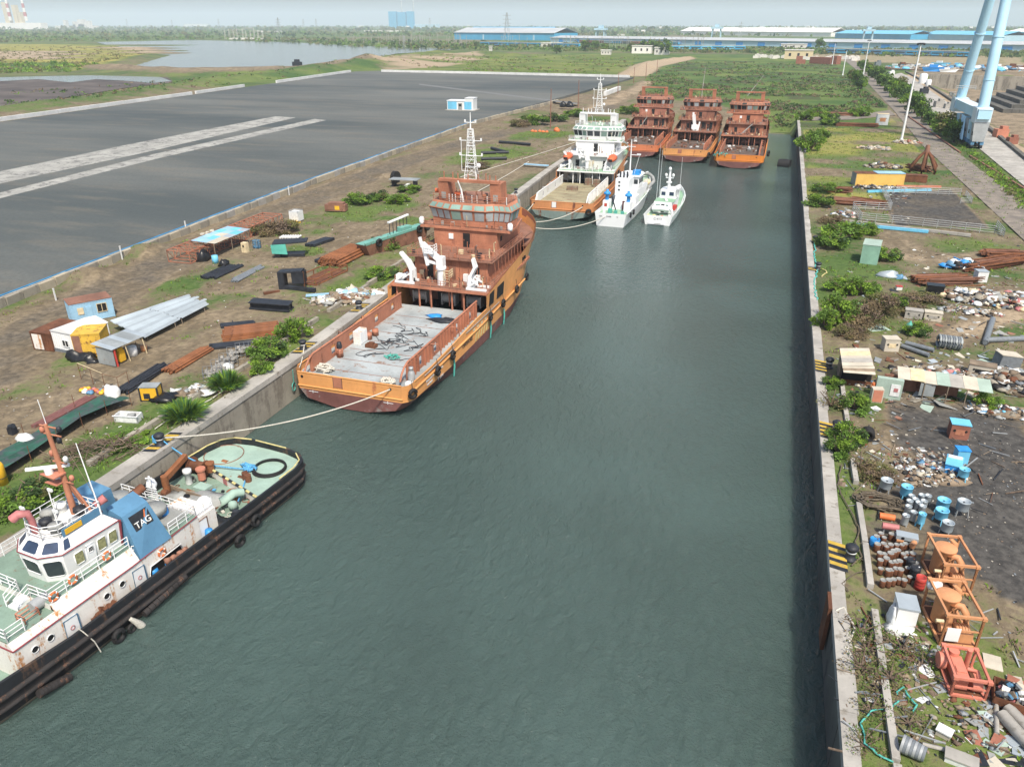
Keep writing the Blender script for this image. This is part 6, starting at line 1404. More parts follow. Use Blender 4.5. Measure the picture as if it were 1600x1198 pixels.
def stock(name,lab,cat,group,a0,a1,n,r,m,side=(0,1),layers=1,square=False,jit=.3,fan=0.0,seed=1):
 """n round or square bars lying side by side between two photo points; every bar is a thing of its own"""
 rr=random.Random(seed);p,q=on(*a0),on(*a1);d=q-p;d.z=0;L_=d.length;ang=math.atan2(d.y,d.x);nrm=Vector((-d.y,d.x,0)).normalized()
 b=MB(m)
 if square=='I':b.b(0,L_,-r,r,-r,-r*.75);b.b(0,L_,-r,r,r*.75,r);b.b(0,L_,-r*.15,r*.15,-r*.75,r*.75)
 elif square:b.b(0,L_,-r,r,-r*.8,r*.8)
 else:b.tube([(0,0,0),(L_,0,0)],r,8,False);b.tube([(0.02,0,0),(L_-.02,0,0)],r*.8,8,True)
 k=0;first=None
 for ly in range(layers):
  cnt=n-ly
  for i in range(cnt):
   if k==0:o=b.build(name);tag(o,lab,cat,group);first=o
   else:o=first.copy();COL.objects.link(o)
   off=nrm*((i+ly*.5)*r*2.08)+d.normalized()*rr.uniform(-jit,jit)
   o.location=p+off+Vector((0,0,r+ly*r*1.75));o.rotation_euler=(0,0,ang+rr.uniform(-.02,.02)+fan*(i-n/2));k+=1
gp='steel bars and pipes stacked in the left yard'
stock('steel_pipe','black pipe in the long bundle behind the yellow generator','pipe',gp,(200,616),(266,574),6,.14,M['dark_steel'],layers=2,seed=1)
stock('steel_pipe','rust brown pipe in the bundle next to the grey cage crates','pipe',gp,(272,584),(332,548),6,.15,M['rust_bright'],layers=2,seed=2)
stock('steel_beam','rust brown beam in the broad stack by the green bush','steel beam',gp,(350,532),(436,522),8,.22,M['rust_bright'],layers=2,square=True,seed=3,fan=.004)
stock('steel_beam','black beam at the far side of the broad rusty stack','steel beam',gp,(347,512),(400,507),3,.2,M['dark_steel'],square=True,seed=4)
stock('steel_beam','black beam in the pile between the rusty stack and the cage crates','steel beam',gp,(330,545),(400,538),4,.18,M['dark_steel'],square=True,seed=5)
stock('steel_plate_beam','wide black girder lying in the yard above the rusty stack','girder',gp,(390,482),(452,487),2,.5,M['dark_steel'],square='I',seed=6)
stock('steel_pipe','black pipe in the rack on the left yard, near side','pipe',gp,(337,436),(380,416),7,.2,M['dark_steel'],jit=.5,seed=7)
stock('steel_pipe','dark grey pipe beside the black pipe rack','pipe',gp,(372,440),(415,418),4,.2,M['grey_plastic'],jit=.5,seed=8)
stock('steel_beam','dark beam of the pair lying on the grass before the teal canopy','steel beam',gp,(489,386),(521,375),3,.3,M['dark_steel'],square=True,seed=9)
stock('steel_beam','dark beam of the pair lying beside the rusty frame','steel beam',gp,(503,412),(536,397),3,.3,M['dark_steel'],square=True,seed=10)
stock('steel_pipe','rust brown pipe in the large stack beside the grounded barge','pipe',gp,(530,418),(576,395),9,.24,M['rust_bright'],layers=3,seed=11)
stock('steel_channel','dark red channel lying along the green netting','steel channel',gp,(66,668),(150,622),3,.2,M['maroon'],square=True,seed=12)
stock('steel_beam','black beam lying in the yard before the bent dark plates','steel beam',gp,(445,452),(494,457),1,.3,M['dark_steel'],square=True,seed=13)
for(a0,a1,lab)in(((780,224),(828,228),'dark pipe on the grass by the yard track, farthest of four'),((768,234),(790,240),'dark pipe lying askew on the grass by the yard track'),((752,241),(795,240),'dark pipe on the grass in front of the askew one'),((752,251),(792,250),'dark pipe on the grass, nearest of four')):
 stock('steel_pipe',lab,'pipe','dark pipes on the grass by the yard track',a0,a1,1,.45,M['dark_steel'],jit=0)
p,q=on(494,447),on(543,424);t=thing('rusty_crib','low rectangular frame of rusty steel lying near the barge','steel frame',p,math.atan2(q.y-p.y,q.x-p.x));w=(q-p).length
b=MB(M['rust_bright'])
for z in(.1,1.0):
 for a_,c_ in(((0,0),(w,0)),((w,0),(w,3.4)),((w,3.4),(0,3.4)),((0,3.4),(0,0))):b.bar((*a_,z),(*c_,z),.14)
for x in(0,w/2,w):
 for y in(0,3.4):b.bar((x,y,.1),(x,y,1.0),.12)
b.build('frame_bar',t);b=MB(M['rust']);b.b(.1,w-.1,.1,3.3,.06,.12);b.build('base_plate',t)
p,q=on(298,412),on(442,350);ang=math.atan2(q.y-p.y,q.x-p.x);L_=(q-p).length
t=thing('steel_truss','long orange lattice truss lying along the left yard','truss',p,ang);b=MB(M['rust_rail']);n=18;wd,hh=4.2,2.0
for k in range(n):
 x0,x1=L_*k/n,L_*(k+1)/n
 for y in(0,wd):
  b.bar((x0,y,.1),(x1,y,.1),.13);b.bar((x0,y,hh),(x1,y,hh),.15);b.bar((x0,y,.1),(x0,y,hh),.09);b.bar((x0,y,.1)if k%2 else(x0,y,hh),(x1,y,hh)if k%2 else(x1,y,.1),.08)
 b.bar((x0,0,hh),(x0,wd,hh),.1);b.bar((x0,0,.1),(x0,wd,.1),.1);b.bar((x0,0,hh),(x1,wd,hh),.07)
b.bar((L_,0,hh),(L_,wd,hh),.15);b.bar((L_,0,.1),(L_,0,hh),.12);b.bar((L_,wd,.1),(L_,wd,hh),.12)
b.build('lattice',t)
t=thing('work_shelter','makeshift shelter of blue and bleached sheets over the truss','shelter',p,ang);rq=random.Random(3)
for i in range(5):
 for j in range(3):
  b=MB(M[rq.choice(['cyan','ply','cyan','galv','cabin_blue','ply'])]);x0=L_*.12+i*L_*.073;b.box((x0+1.4,-1.6+j*1.5,2.62+j*.07+.02*(i%2)),(L_*.074,1.6,.03),0,R(3));b.build('roof_sheet',t)
for x in(.13,.3,.48):b=MB(M['wood']);b.tube([(L_*x,-2.2,0),(L_*x,-2.2,2.5)],.07,5);b.build('post',t)
b=MB(M['plastic_black']);b.blob((L_*.09,-.7,0),(1.4,1.0,1.7),.4,3,10,7);tag(b.build('tarpaulin',None,p,ang),'dark blue tarpaulin hung at the near end of the truss','tarpaulin')
b=MB(M['ply']);[b.box((L_*.3+rq.uniform(0,3),wd-1+rq.uniform(-.6,.6),2.55+i*.02),(rq.uniform(.8,1.8),.5,.04),rq.random())for i in range(9)];tag(b.build('board_pile',None,p,ang),'pale boards lying on top of the orange truss','boards')
def simple(name,lab,cat,u,v,fn,rz=0.0,group=None):
 b=MB();fn(b);return tag(b.build(name,None,on(u,v),rz),lab,cat,group)
simple('drum','blue drum standing before the truss shelter','drum',337,411,lambda b:b.use(M['cyan']).lathe((0,0,0),[(0,0),(.5,0),(.52,.6),(.5,1.3),(0,1.35)],12))
simple('rubbish_bag','black rubbish bag next to the blue drum by the shelter','bag',350,416,lambda b:b.use(M['plastic_black']).blob((0,0,0),(.8,.7,1.2),.35,5,9,6))
simple('blue_barrow','blue cage trolley on the dirt beyond the shelter','trolley',402,388,lambda b:(b.use(M['funnel_blue']).rail([(-.5,-.4,0),(.5,-.4,0),(.5,.4,0),(-.5,.4,0),(-.5,-.4,0)],1.4,.06,3,.5),b.b(-.5,.5,-.4,.4,.2,.3)))
simple('cream_cupboard','cream cupboard with dark holes under the shelter','cupboard',384,394,lambda b:(b.use(M['cream']).b(-.5,.5,-.4,.4,0,1.7),b.use(M['dark']).b(-.2,.1,-.42,-.4,.9,1.3)))
t=thing('steel_canopy','dark bent plate canopy with a teal end panel','canopy',on(430,403),R(25))
b=MB(M['dark_steel']);b.hexa([(-.2,-.4,2.2),(5.4,.2,2.4),(5.4,2.4,2.5),(-.2,2.6,2.3),(-.2,-.4,2.4),(5.4,.2,2.6),(5.4,2.4,2.7),(-.2,2.6,2.5)]);b.b(1.0,4.8,.2,2.2,.05,.5);b.bar((1,1,0),(1.2,1,2.3),.5);b.build('bent_plate',t)
b=MB(M['teal']);b.hexa([(-.3,-.7,.9),(2.2,-.7,.7),(2.2,-.4,.7),(-.3,-.4,.9),(-.4,-.5,2.3),(2.0,-.5,2.35),(2.0,-.3,2.35),(-.4,-.3,2.3)]);b.build('end_panel',t)
t=thing('bent_plate_frame','black bent plate standing like an arch in the yard','steel plate',on(436,453),R(15))
b=MB(M['dark_steel']);b.b(0,.9,0,1.6,0,2.6);b.hexa([(.2,0,2.4),(3.6,.2,2.6),(3.6,1.8,2.6),(.2,1.6,2.4),(.2,0,2.65),(3.6,.2,2.85),(3.6,1.8,2.85),(.2,1.6,2.65)]);b.b(2.0,3.8,.2,1.8,.9,2.6);b.build('plate',t)
b=MB(M['rust']);b.bar((.4,-1,.1),(-1.4,-2.4,.2),.5,.3);b.b(3.7,3.85,.3,.45,0,2.7);b.build('support',t)
p,q=on(577,402),on(667,374);ang=math.atan2(q.y-p.y,q.x-p.x);L_=(q-p).length
t=thing('grounded_barge','narrow grounded barge with a mint green deck and dark hull','barge',p,ang)
b=MB(M['rust_dark']);b.hexa([(0.5,.3,0),(L_,.2,0),(L_,2.2,0),(.5,2.2,0),(-.6,0,2.0),(L_+.4,0,2.4),(L_+.4,2.4,2.4),(-.6,2.4,2.0)]);b.build('hull',t)
mint=paint('mint_green_steel',(0.15,0.36,0.31),.45,RUST,.6,.15,False,.8)
b=MB(mint);b.hexa([(-.6,-.05,2.0),(L_+.4,-.05,2.4),(L_+.4,.3,2.4),(-.6,.3,2.0),(-.6,-.05,2.4),(L_+.4,-.05,2.8),(L_+.4,.3,2.8),(-.6,.3,2.4)]);b.b(L_*.6,L_*.78,.5,1.8,2.3,3.1);b.hexa([(-.6,.3,2.0),(L_+.4,.3,2.4),(L_+.4,2.4,2.4),(-.6,2.4,2.0),(-.6,.3,2.05),(L_+.4,.3,2.45),(L_+.4,2.4,2.45),(-.6,2.4,2.05)]);b.build('deck',t)
b=MB(M['white_clean']);b.bar((L_*.45,1.6,4.3),(L_*.8,1.6,4.8),.4,.25);b.use(M['dark_steel'])
for k in range(6):b.tube([(L_*(.47+k*.06),1.6,2.2),(L_*(.47+k*.06),1.6,4.5)],.07,5)
b.build('canopy_rack',t)
for k,lab in((.16,'black tyre on the grounded barge, near its front'),(.86,'black tyre on the grounded barge by its raised box'),(1.0,'black tyre at the far end of the grounded barge')):
 c=p+Matrix.Rotation(ang,3,'Z')@Vector((L_*k,-.25,1.9+k*.4));hang_tyre(c,(-math.sin(ang),math.cos(ang),0),lab,.75,'tyres on the grounded barge')
t=thing('generator','yellow and black generator box beside the black pipes','generator',on(238,622),R(20))
b=MB(M['yellow']);b.b(-.9,.9,-.6,.6,.15,1.55);b.build('casing',t);b=MB(M['galv_old']);b.b(-.95,.95,-.65,.65,1.55,1.62);b.build('lid',t)
b=MB(M['dark_steel']);
for x,y in((-.9,-.6),(.9,-.6),(.9,.6),(-.9,.6)):b.b(x-.07,x+.07,y-.07,y+.07,0,1.56)
b.b(-.55,.1,-.64,-.6,.3,.9);b.build('frame',t)
simple('wrapped_pile','black plastic sheeting heaped beside the yellow generator','covered pile',262,622,lambda b:(b.use(M['plastic_black']).blob((0,0,-.1),(1.7,1.0,.7),.6,11,16,8),b.blob((-.9,-.5,-.1),(.9,.7,.5),.6,4,12,7)))
t=thing('white_tub','white rectangular tub lying open on the ground','tub',on(202,656),R(12));b=MB(M['plastic_white'])
b.b(-1.2,1.2,-.55,-.47,0,.75);b.b(-1.2,1.2,.47,.55,0,.75);b.b(-1.2,-1.12,-.55,.55,0,.75);b.b(1.12,1.2,-.55,.55,0,.75);b.b(-1.2,1.2,-.55,.55,.0,.1);b.b(-1.3,1.3,-.64,-.5,.7,.76);b.build('shell',t);b=MB(M['grey_grime']);b.box((.3,0,.45),(.7,.6,.5),.3);b.build('content',t)
simple('bulk_bag','white bulk bag standing beside the scaffold','bag',177,618,lambda b:b.use(M['plastic_white']).blob((0,0,0),(.75,.75,1.3),.25,3,12,8))
simple('bulk_bag','white bag by the mast lying on the bare earth','bag',39,688,lambda b:b.use(M['plastic_white']).blob((0,0,0),(.95,.6,.7),.3,9,12,7))
simple('motor','small dark motor standing on the bare earth','machine',21,678,lambda b:(b.use(M['dark_steel']).b(-.3,.3,-.3,.3,0,.7),b.cone((-.2,0,.7),(.3,0,.9),.25)))
t=thing('yellow_cylinder','bright yellow gas cylinder rack standing by the quay yard','cylinder',on(6,757));b=MB(M['yellow']);b.lathe((0,0,0),[(0,0),(.4,0),(.42,1.8),(.3,2.05),(0,2.1)],14);b.build('tank',t);b=MB(M['dark_steel']);b.torus((0,0,.7),(0,0,1),.43,.03,14,5);b.build('band',t)
simple('life_jacket_heap','small heap of orange and white floats on the yard','floats',143,612,lambda b:[b.use(M[random.Random(i).choice(['buoy_orange','yellow','plastic_white','pink','funnel_blue'])]).blob((random.Random(i).uniform(-1.5,1.5),random.Random(i+50).uniform(-.5,.5),.05),(.3,.25,.3),.2,i,7,5)for i in range(22)])
t=thing('scaffold','thin rusty scaffold of rods behind the green netting','scaffold',on(125,585),R(-2));b=MB(M['rust'])
pts_=[on(u,v)-on(125,585)for u,v in((127,592),(146,600),(165,608),(188,614),(203,605))]
rot=Matrix.Rotation(R(2),3,'Z')
for d in pts_:d=rot@d;b.tube([(d.x,d.y,0),(d.x,d.y,1.9)],.035,4)
for d,e_ in zip(pts_,pts_[1:]):d,e_=rot@d,rot@e_;b.tube([(d.x,d.y,1.85),(e_.x,e_.y,1.85)],.03,4)
b.build('rod',t);b=MB(M['cream']);d,e_=rot@pts_[0],rot@pts_[2];b.tube([(d.x,d.y,1.95),(e_.x,e_.y,1.92)],.05,4);b.build('crossbar',t)
t=thing('net_screen','sagging green shade netting on thin posts beside the red channels','netting',on(100,690))
o_=on(100,690);b=MB(M['net']);rows=[];top=[(206,634),(168,648),(130,668),(92,692),(50,722),(-20,770)];bot=[(160,618),(118,640),(76,664),(40,686),(0,708),(-60,728)]
for k,(a_,c_)in enumerate(zip(top,bot)):
 A_,C_=at(*a_),at(*c_);r=[]
 for j in range(7):f=j/6;P=A_.lerp(C_,f);r.append((P.x-o_.x,P.y-o_.y,.12+.8*(1-f)**2+.6*abs(noise.noise(Vector((k*1.3,f*4,2))))))
 rows.append(r)
b.grid(rows,True);b.build('net',t)
for a_ in top+bot[1::2]:A_=at(*a_)-o_;b=MB(M['rust']);b.tube([(A_.x,A_.y,0),(A_.x,A_.y,1.7)],.035,4);b.build('post',t)
cage0=None
for i,(u,v,lab)in enumerate(((333,588,'stone filled wire cage, nearest of the row by the quay'),(346,577,'stone filled wire cage, second from the near end of its row'),(358,567,'stone filled wire cage in the middle of the row'),(370,557,'stone filled wire cage, second from the far end of its row'),(383,550,'stone filled wire cage, farthest of the row by the quay'))):
 t=thing('stone_cage',lab,'wire cage',on(u,v),R(38),'stone filled cages in the left yard');b=MB(M['stone'])
 for k in range(20):q=random.Random(k+i*30);b.blob((q.uniform(-.8,.8),q.uniform(-.8,.8),q.uniform(.1,.75)),(.26,.24,.2),.35,k,6,5,False)
 b.build('stones',t);b=MB(M['steel'])
 for z in(0.05,.5,.95):b.tube([(-1,-1,z),(1,-1,z),(1,1,z),(-1,1,z)],.02,4,closed=True)
 for k in range(-2,3):
  for s in(-1,1):b.tube([(k*.5,s,0),(k*.5,s,.95)],.015,4);b.tube([(s,k*.5,0),(s,k*.5,.95)],.015,4)
  b.tube([(k*.5,-1,.96),(k*.5,1,.96)],.015,4)
 b.build('mesh_cage',t)
simple('rubble_sack','pale sack leaning against the wire cages','sack',354,577,lambda b:b.use(M['plastic_white']).blob((0,0,0),(.9,.5,.8),.3,4,10,6),R(30))
simple('water_tank','white water tank on the dirt by the brush heap','tank',464,346,lambda b:(b.use(M['plastic_white']).b(-1.0,1.0,-1.0,1.0,.2,2.0),b.use(M['steel']).rail([(-1,-1,2.0),(1,-1,2),(1,1,2),(-1,1,2),(-1,-1,2)],.15,.05,1,2),b.use(M['yellow']).b(-.5,1.6,-1.6,-1.1,0,.35)))
t=thing('derelict_machine','rusty dark machine with a yellow panel on the grass','machine',on(526,330),R(10));b=MB(M['rust_dark']);b.b(-2.2,2.2,-.9,.9,.2,1.5);b.b(-1.4,1.8,-.8,.8,1.5,1.9);b.build('body',t);b=MB(M['yellow']);b.b(0,1.0,-.96,-.9,.5,1.3);b.build('panel',t)
b=MB(M['rust_dark']);b.b(-2.0,0,-.96,-.9,.5,1.2);b.build('panel',t)
simple('white_pipe_stack','white pipe lengths lying on the bright grass','pipes',452,372,lambda b:[b.use(M['plastic_white']).tube([(i*.45-1.5,-.6,.2),(i*.45-1.2,.8,.2)],.2,7)for i in range(8)],R(20))
simple('tarped_frame','dark tarped table with a white heap under it, beyond the orange ship','table',633,292,lambda b:(b.use(M['galv_old']).box((0,0,1.8),(7,3,.15),.1),b.use(M['dark_steel']).b(-3,-2.7,-1,1,0,1.8),b.b(2.6,2.9,-1,1,0,1.8),b.use(M['plastic_white']).blob((2.0,-1.5,0),(1.3,.8,.9),.4,2,10,6)))
simple('cable_reel','black cable reel standing beyond the orange ship\'s funnel','cable reel',630,287,lambda b:b.use(M['rubber']).cone((-2.5,.3,1.4),(-1.6,.0,1.4),1.4,n=16))
simple('blue_sheet','pale blue sheet lying near the quay above the orange ship\'s rail','sheet',498,462,lambda b:b.use(M['cabin_blue']).box((0,0,.15),(3.6,1.1,.06),R(30)))
simple('plank','long blue plank bridging from the quay to the white ship','plank',838,261,lambda b:b.use(M['cabin_blue']).box((0,0,.6),(7,1.2,.25),R(-5)))
simple('orange_floats','row of orange floats on the grass by the dark pole','floats',848,207,lambda b:[b.use(M['buoy_orange']).blob((i*1.4-4,random.Random(i).uniform(-.4,.4),0),(.7,.5,.7),.2,i,8,5)for i in range(5)])
simple('orange_float','single larger orange float at the end of the row','float',870,206,lambda b:b.use(M['buoy_orange']).blob((0,0,0),(1.2,.9,1.4),.15,2,10,6))
simple('black_fender','big black rubber fender floating alone in the water','fender',1225,262,lambda b:b.use(M['rubber']).cone((-1.7,.4,.5),(1.7,-.4,.5),1.7,n=16)).location=at(1225,260,0)
def skid(lab,u,v,rz,L_,w,h,m,big):
 t=thing('pump_skid',lab,'pump',on(u,v),rz,'caged pump sets on the right yard');b=MB(m)
 for x in(0,w):
  for y in(0,L_):b.bar((x,y,0),(x,y,h),.13)
  b.bar((x,0,h),(x,L_,h),.14);b.bar((x,0,.1),(x,L_,.1),.16);b.bar((x,0,.1),(x,0,h),.13)
 for y in(0,L_):b.bar((0,y,h),(w,y,h),.16);b.bar((0,y,.1),(w,y,.1),.16)
 b.bar((0,0,h*.55),(w,0,h*.55),.09)
 for x in(0,w):
  for y in(0,L_):b.box((x,y,h),(.26,.26,.2))
 b.build('frame',t)
 b=MB(M['rust']);b.b(.1,w-.1,.1,L_-.1,.12,.22);b.build('base_plate',t)
 b=MB(m)
 if big:
  b.lathe((w*.36,L_*.62,.25),[(.66,0),(.68,.1),(.68,1.95),(.74,2.0),(.74,2.1),(.68,2.13),(0,2.15)],20);b.build('tank',t)
  b=MB(m);b.tube([(w*.72,L_*.8,.4),(w*.74,L_*.8,1.6),(w*.72,L_*.8,2.3),(w*.62,L_*.84,2.6)],[.26,.3,.24,.16],9);b.tube([(w*.5,L_*.5,1.9),(w*.66,L_*.42,2.0),(w*.8,L_*.36,1.6),(w*.85,L_*.33,.7)],.24,9);b.tube([(w*.35,L_*.34,.8),(w*.35,L_*.33,1.6),(w*.42,L_*.4,2.0)],.2,8);b.tube([(w*.72,L_*.8,1.5),(w*.6,L_*.6,1.9)],.22,8);b.build('pipework',t)
  b=MB(m);b.cone((w*.45,L_*.22,.7),(w*.85,L_*.22,.7),.42,n=14)
  for k in range(5):b.cone((w*(.47+k*.08),L_*.22,.7),(w*(.49+k*.08),L_*.22,.7),.47,n=14)
  b.cone((w*.1,L_*.3,.55),(w*.42,L_*.3,.55),.3,n=10);b.b(w*.5,w*.9,L_*.05,L_*.14,.2,.9);b.build('motor',t)
  b=MB(M['cream']);b.cone((.0,L_*.36,.9),(w*.22,L_*.36,.9),.12);b.build('nozzle',t)
 else:
  b.b(.3,w*.52,.4,L_*.85,.2,1.1);b.b(.35,w*.48,.8,L_*.5,1.1,1.16);b.build('engine_casing',t)
  b=MB(m);b.cone((w*.3,L_*.9,1.0),(w*.3,L_*.9,1.35),.3);b.tube([(w*.7,L_*.8,.3),(w*.7,L_*.8,1.2),(w*.66,L_*.75,1.9)],.16,8);b.cone((w*.62,.5,.6),(w*.92,.5,.6),.36);b.tube([(w*.6,L_*.55,.9),(w*.9,L_*.5,.9),(w*.88,L_*.3,.8)],.14,7);b.build('pipework',t)
  b=MB(M['coral']);b.cone((-.35,L_*.75,.8),(0.0,L_*.75,.8),.5,n=14);b.build('fan_drum',t)
 return t
SO=M['skid_orange']
s=skid('orange caged pump set with a round tank, farthest of the three cages',1464,926,R(9),3.4,2.05,2.4,SO,True)
s=skid('orange caged pump set with a white sheet on its frame, middle of three',1468,1006,R(9),3.5,2.1,2.4,SO,True)
b=MB(M['white_clean']);b.b(.15,.95,-.1,-.05,.5,1.5);b.build('sheet_panel',s);b=MB(M['plastic_white']);b.blob((.3,3.3,2.1),(.5,.4,.3),.4,3,9,6,False);b.build('rag',s)
s=skid('coral red caged engine, smallest and nearest of the three cages',1484,1087,R(5),2.6,1.8,1.4,M['coral'],False)
rq=random.Random(21)
def pot_proto(m,leg,r,h,lh,lab,u,v,grp='round metal pots standing on legs'):
 t=thing('metal_pot',lab,'pot',on(u,v),rq.random()*6,grp);b=MB(m)
 b.lathe((0,0,lh),[(0,0),(r*.96,0),(r,.05),(r,h*.9),(r*1.05,h*.92),(r*1.05,h),(r*.97,h),(r*.93,h-.12),(0,h-.14)],16);b.build('drum',t)
 for k in range(3):
  a_=k*2.1;b=MB(leg);b.bar((r*.85*math.cos(a_),r*.85*math.sin(a_),lh+.2),(r*1.1*math.cos(a_),r*1.1*math.sin(a_),0),.08);b.build('leg',t)
 b=MB(M['dark']);b.cone((0,0,lh+h-.13),(0,0,lh+h-.12),.08);b.b(-r*.15,r*.15,-r*1.01,-r*.9,lh+.05,lh+.3);b.build('outlet',t)
 return t
W_,C_=M['galv'],M['cyan']
for m,r,h,lh,u,v,lab in((W_,.48,.75,.5,1382,768,'pale grey pot on legs, alone next to the rubbish heap'),(C_,.45,.8,.5,1413,779,'sky blue pot on legs at the back of the pot cluster'),(W_,.48,.8,.6,1500,806,'pale grey pot on tall legs, alone at the dark gravel'),(W_,.42,.75,.45,1476,837,'pale grey pot on legs behind the first orange cage'),(C_,.48,.75,.45,1470,800,'sky blue pot, farther of the blue pair'),(C_,.48,.75,.45,1467,817,'sky blue pot, nearer of the blue pair'),(C_,.28,.9,.4,1436,824,'slim sky blue pot at the front of the cluster'),(W_,.27,.85,.1,1412,820,'slim grey pot at the front left of the cluster'),(C_,.42,.7,.5,1502,752,'blue pot leaning by the upturned blue cabinets')):
 pot_proto(m,C_ if m is C_ else M['steel'],r,h,lh,lab,u,v)
pp=pot_proto(W_,M['steel'],.25,.8,.15,'slim grey pot inside the crowded pot cluster',1421,788,'grey pots crowded in the cluster')
for u,v in((1418,797),(1427,794),(1437,787),(1447,788),(1440,797),(1416,806),(1424,815),(1438,806),(1432,800)):
 dup(pp,on(u,v),rq.random()*6)
d0=None
for i in range(46):
 u,v=1366+(i%8)*7.6+rq.uniform(-2.5,2.5)+(i//8)*2.5,846+(i//8)*13.5+rq.uniform(-3,3)
 if d0 is None:
  d0=thing('rusty_drum','small rusty drum with a pale lid in the huddle inside the right quay','drum',on(u,v),0,'small rusty drums huddled on the right yard');b=MB(M['rust']);b.lathe((0,0,0),[(0,0),(.21,0),(.22,.2),(.21,.4),(.22,.6),(.0,.6)],10);b.build('body',d0);b=MB(M['grey_grime']);b.lathe((0,0,.6),[(.22,0),(.22,.03),(.19,.03),(.18,.01),(0,.01)],10);b.build('lid',d0)
 else:dup(d0,on(u,v),rq.random()*6,rq.uniform(.82,1.12))
def drum(name,lab,u,v,m,r,h,lid='rust',grp=None,fluted=True):
 t=thing(name,lab,'drum',on(u,v),0,grp);b=MB(M[m]);pr=[(0,0),(r,0)]
 for k in range(1,4):pr+=[(r,h*k/4-.03),(r*1.04,h*k/4),(r,h*k/4+.03)]
 b.lathe((0,0,0),pr+[(r,h),(r*.94,h),(r*.92,h-.03),(0,h-.03)],16);b.build('body',t);b=MB(M[lid]);b.cone((r*.5,0,h-.03),(r*.5,0,h),.05);b.build('bung',t);return t
drum('steel_drum','red drum beside the middle orange cage',1435,920,'red',.34,1.0);drum('steel_drum','black drum with a white mark next to the first orange cage',1427,904,'dark_steel',.33,1.0,'white_clean');drum('steel_drum','black drum at the edge of the rusty drum huddle',1420,890,'dark_steel',.3,.9)
drum('plastic_drum','blue drum at the corner of the rusty drum huddle',1365,852,'blue',.34,.6)
def hcyl(lab,u,v,m,legs,L_=1.1,r=.26,rz=0.0):
 t=thing('horizontal_tank',lab,'tank',on(u,v),rz);b=MB(M[m]);b.tube([(-L_/2,0,r+legs),(L_/2,0,r+legs)],r,12);b.build('tank',t)
 if legs:
  for x in(-L_*.35,L_*.35):b=MB(M['steel']);b.bar((x,-r*.6,0),(x,-r*.3,legs+.1),.06);b.bar((x,r*.6,0),(x,r*.3,legs+.1),.06);b.build('leg',t)
 return t
hcyl('bright orange tank lying by the coiled hose',1385,812,'buoy_orange',.05);hcyl('faded red tank on legs next to the bright orange one',1388,836,'pink',.5,1.15)
hcyl('small orange tank standing among the rusty drums',1404,850,'skid_orange',.15,.5,.25);hcyl('orange tank tilted against the first cage',1425,858,'skid_orange',.3,.9,.22,R(70))
t=thing('steel_table','grey metal bench with a vent beside the faded red tank','bench',on(1414,850),R(-4));b=MB(M['galv']);b.b(-.75,.75,-.4,.4,.55,.85);b.build('top',t);b=MB(M['dark']);b.cone((-.3,-.42,.7),(-.3,-.4,.7),.12);b.build('vent',t)
for x in(-.65,.65):
 for y in(-.32,.32):b=MB(M['steel']);b.b(x-.04,x+.04,y-.04,y+.04,0,.55);b.build('leg',t)
b=MB(M['hose']);p=on(1372,788);q=random.Random(4)
for k in range(9):
 r=q.uniform(.7,1.5);b.tube([(q.uniform(-.3,.5)+r*1.25*math.cos(a_),q.uniform(-.2,.2)+r*.8*math.sin(a_),.08+k*.05)for a_ in(j*.36 for j in range(18))],.075,6)
tag(b.build('hose_coil',None,p),'big tangle of thick brown hose on the right yard','hose')
t=thing('white_container','white box container wrapped in torn plastic inside the right quay','container',on(1398,976),R(2));b=MB(M['white']);b.b(0,1.2,0,1.5,.1,1.45);b.build('body',t);b=MB(M['galv']);b.b(-.05,1.25,-.05,1.55,1.45,1.56);b.build('lid',t)
b=MB(M['plastic_white']);b.blob((.2,-.4,0),(.9,.5,.35),.6,3,12,6);b.blob((-.2,.5,0),(.25,.8,1.2),.4,5,9,7);b.build('torn_sheet',t)
def rbox(name,lab,cat,u,v,d,m,rz=0.0,lid=None,dz=0,tilt=0.0,mark=None):
 t=thing(name,lab,cat,on(u,v,dz),rz);b=MB(M[m]);b.box((0,0,d[2]/2),d,0,0,tilt);b.build('body',t)
 b=MB(M[lid or m]);b.box((0,0,d[2]+.04),(d[0]+.1,d[1]+.1,.08),0,0,tilt);b.build('lid',t)
 if mark:
  b=MB(M[mark]);b.box((0,-d[1]/2-.015,d[2]*.5),(d[0]*.5,.03,d[2]*.35));b.build('front_panel',t)
  for x in(-.3,.3):b=MB(M['dark']);b.cone((x*d[0],-d[1]/2-.03,d[2]*.6),(x*d[0],-d[1]/2,d[2]*.6),min(.12,d[2]*.15));b.build('hole',t)
 return t
rbox('brick_cabinet','brown banded cabinet with a blue top on the dark ground','cabinet',1495,682,(1.6,1.3,1.5),'brick',0,'cyan',mark='rust_paint')
t=rbox('blue_cabinet','bright blue cabinet tipped on its back beside the blue pot','cabinet',1487,737,(1.2,1.9,1.0),'blue',R(-14),'cyan');b=MB(M['plastic_white']);b.box((0,.6,1.1),(1.1,.5,.1));b.build('label_strip',t)
rbox('blue_cabinet','smaller blue cabinet behind the tipped one','cabinet',1499,722,(1.0,.9,1.3),'cyan',R(10),'blue')
rbox('container_small','weathered pale teal container by the right quay shrubs','container',1358,408,(2.6,4.2,3.1),'container_teal',R(-9),'sheet_green')
t,w=cabin('container','long yellow container with a grey end and patched blue roof edge','container',1336,290,1411,291,3.2,2.9,M['yellow_box'],M['rust'],True)
b=MB(M['grey_grime']);b.b(-.12,-.05,0,3.2,0,2.9);b.build('end_door',t);b=MB(M['cabin_blue']);b.b(w*.42,w+.05,-.1,3.3,2.98,3.1);b.build('roof_patch',t)
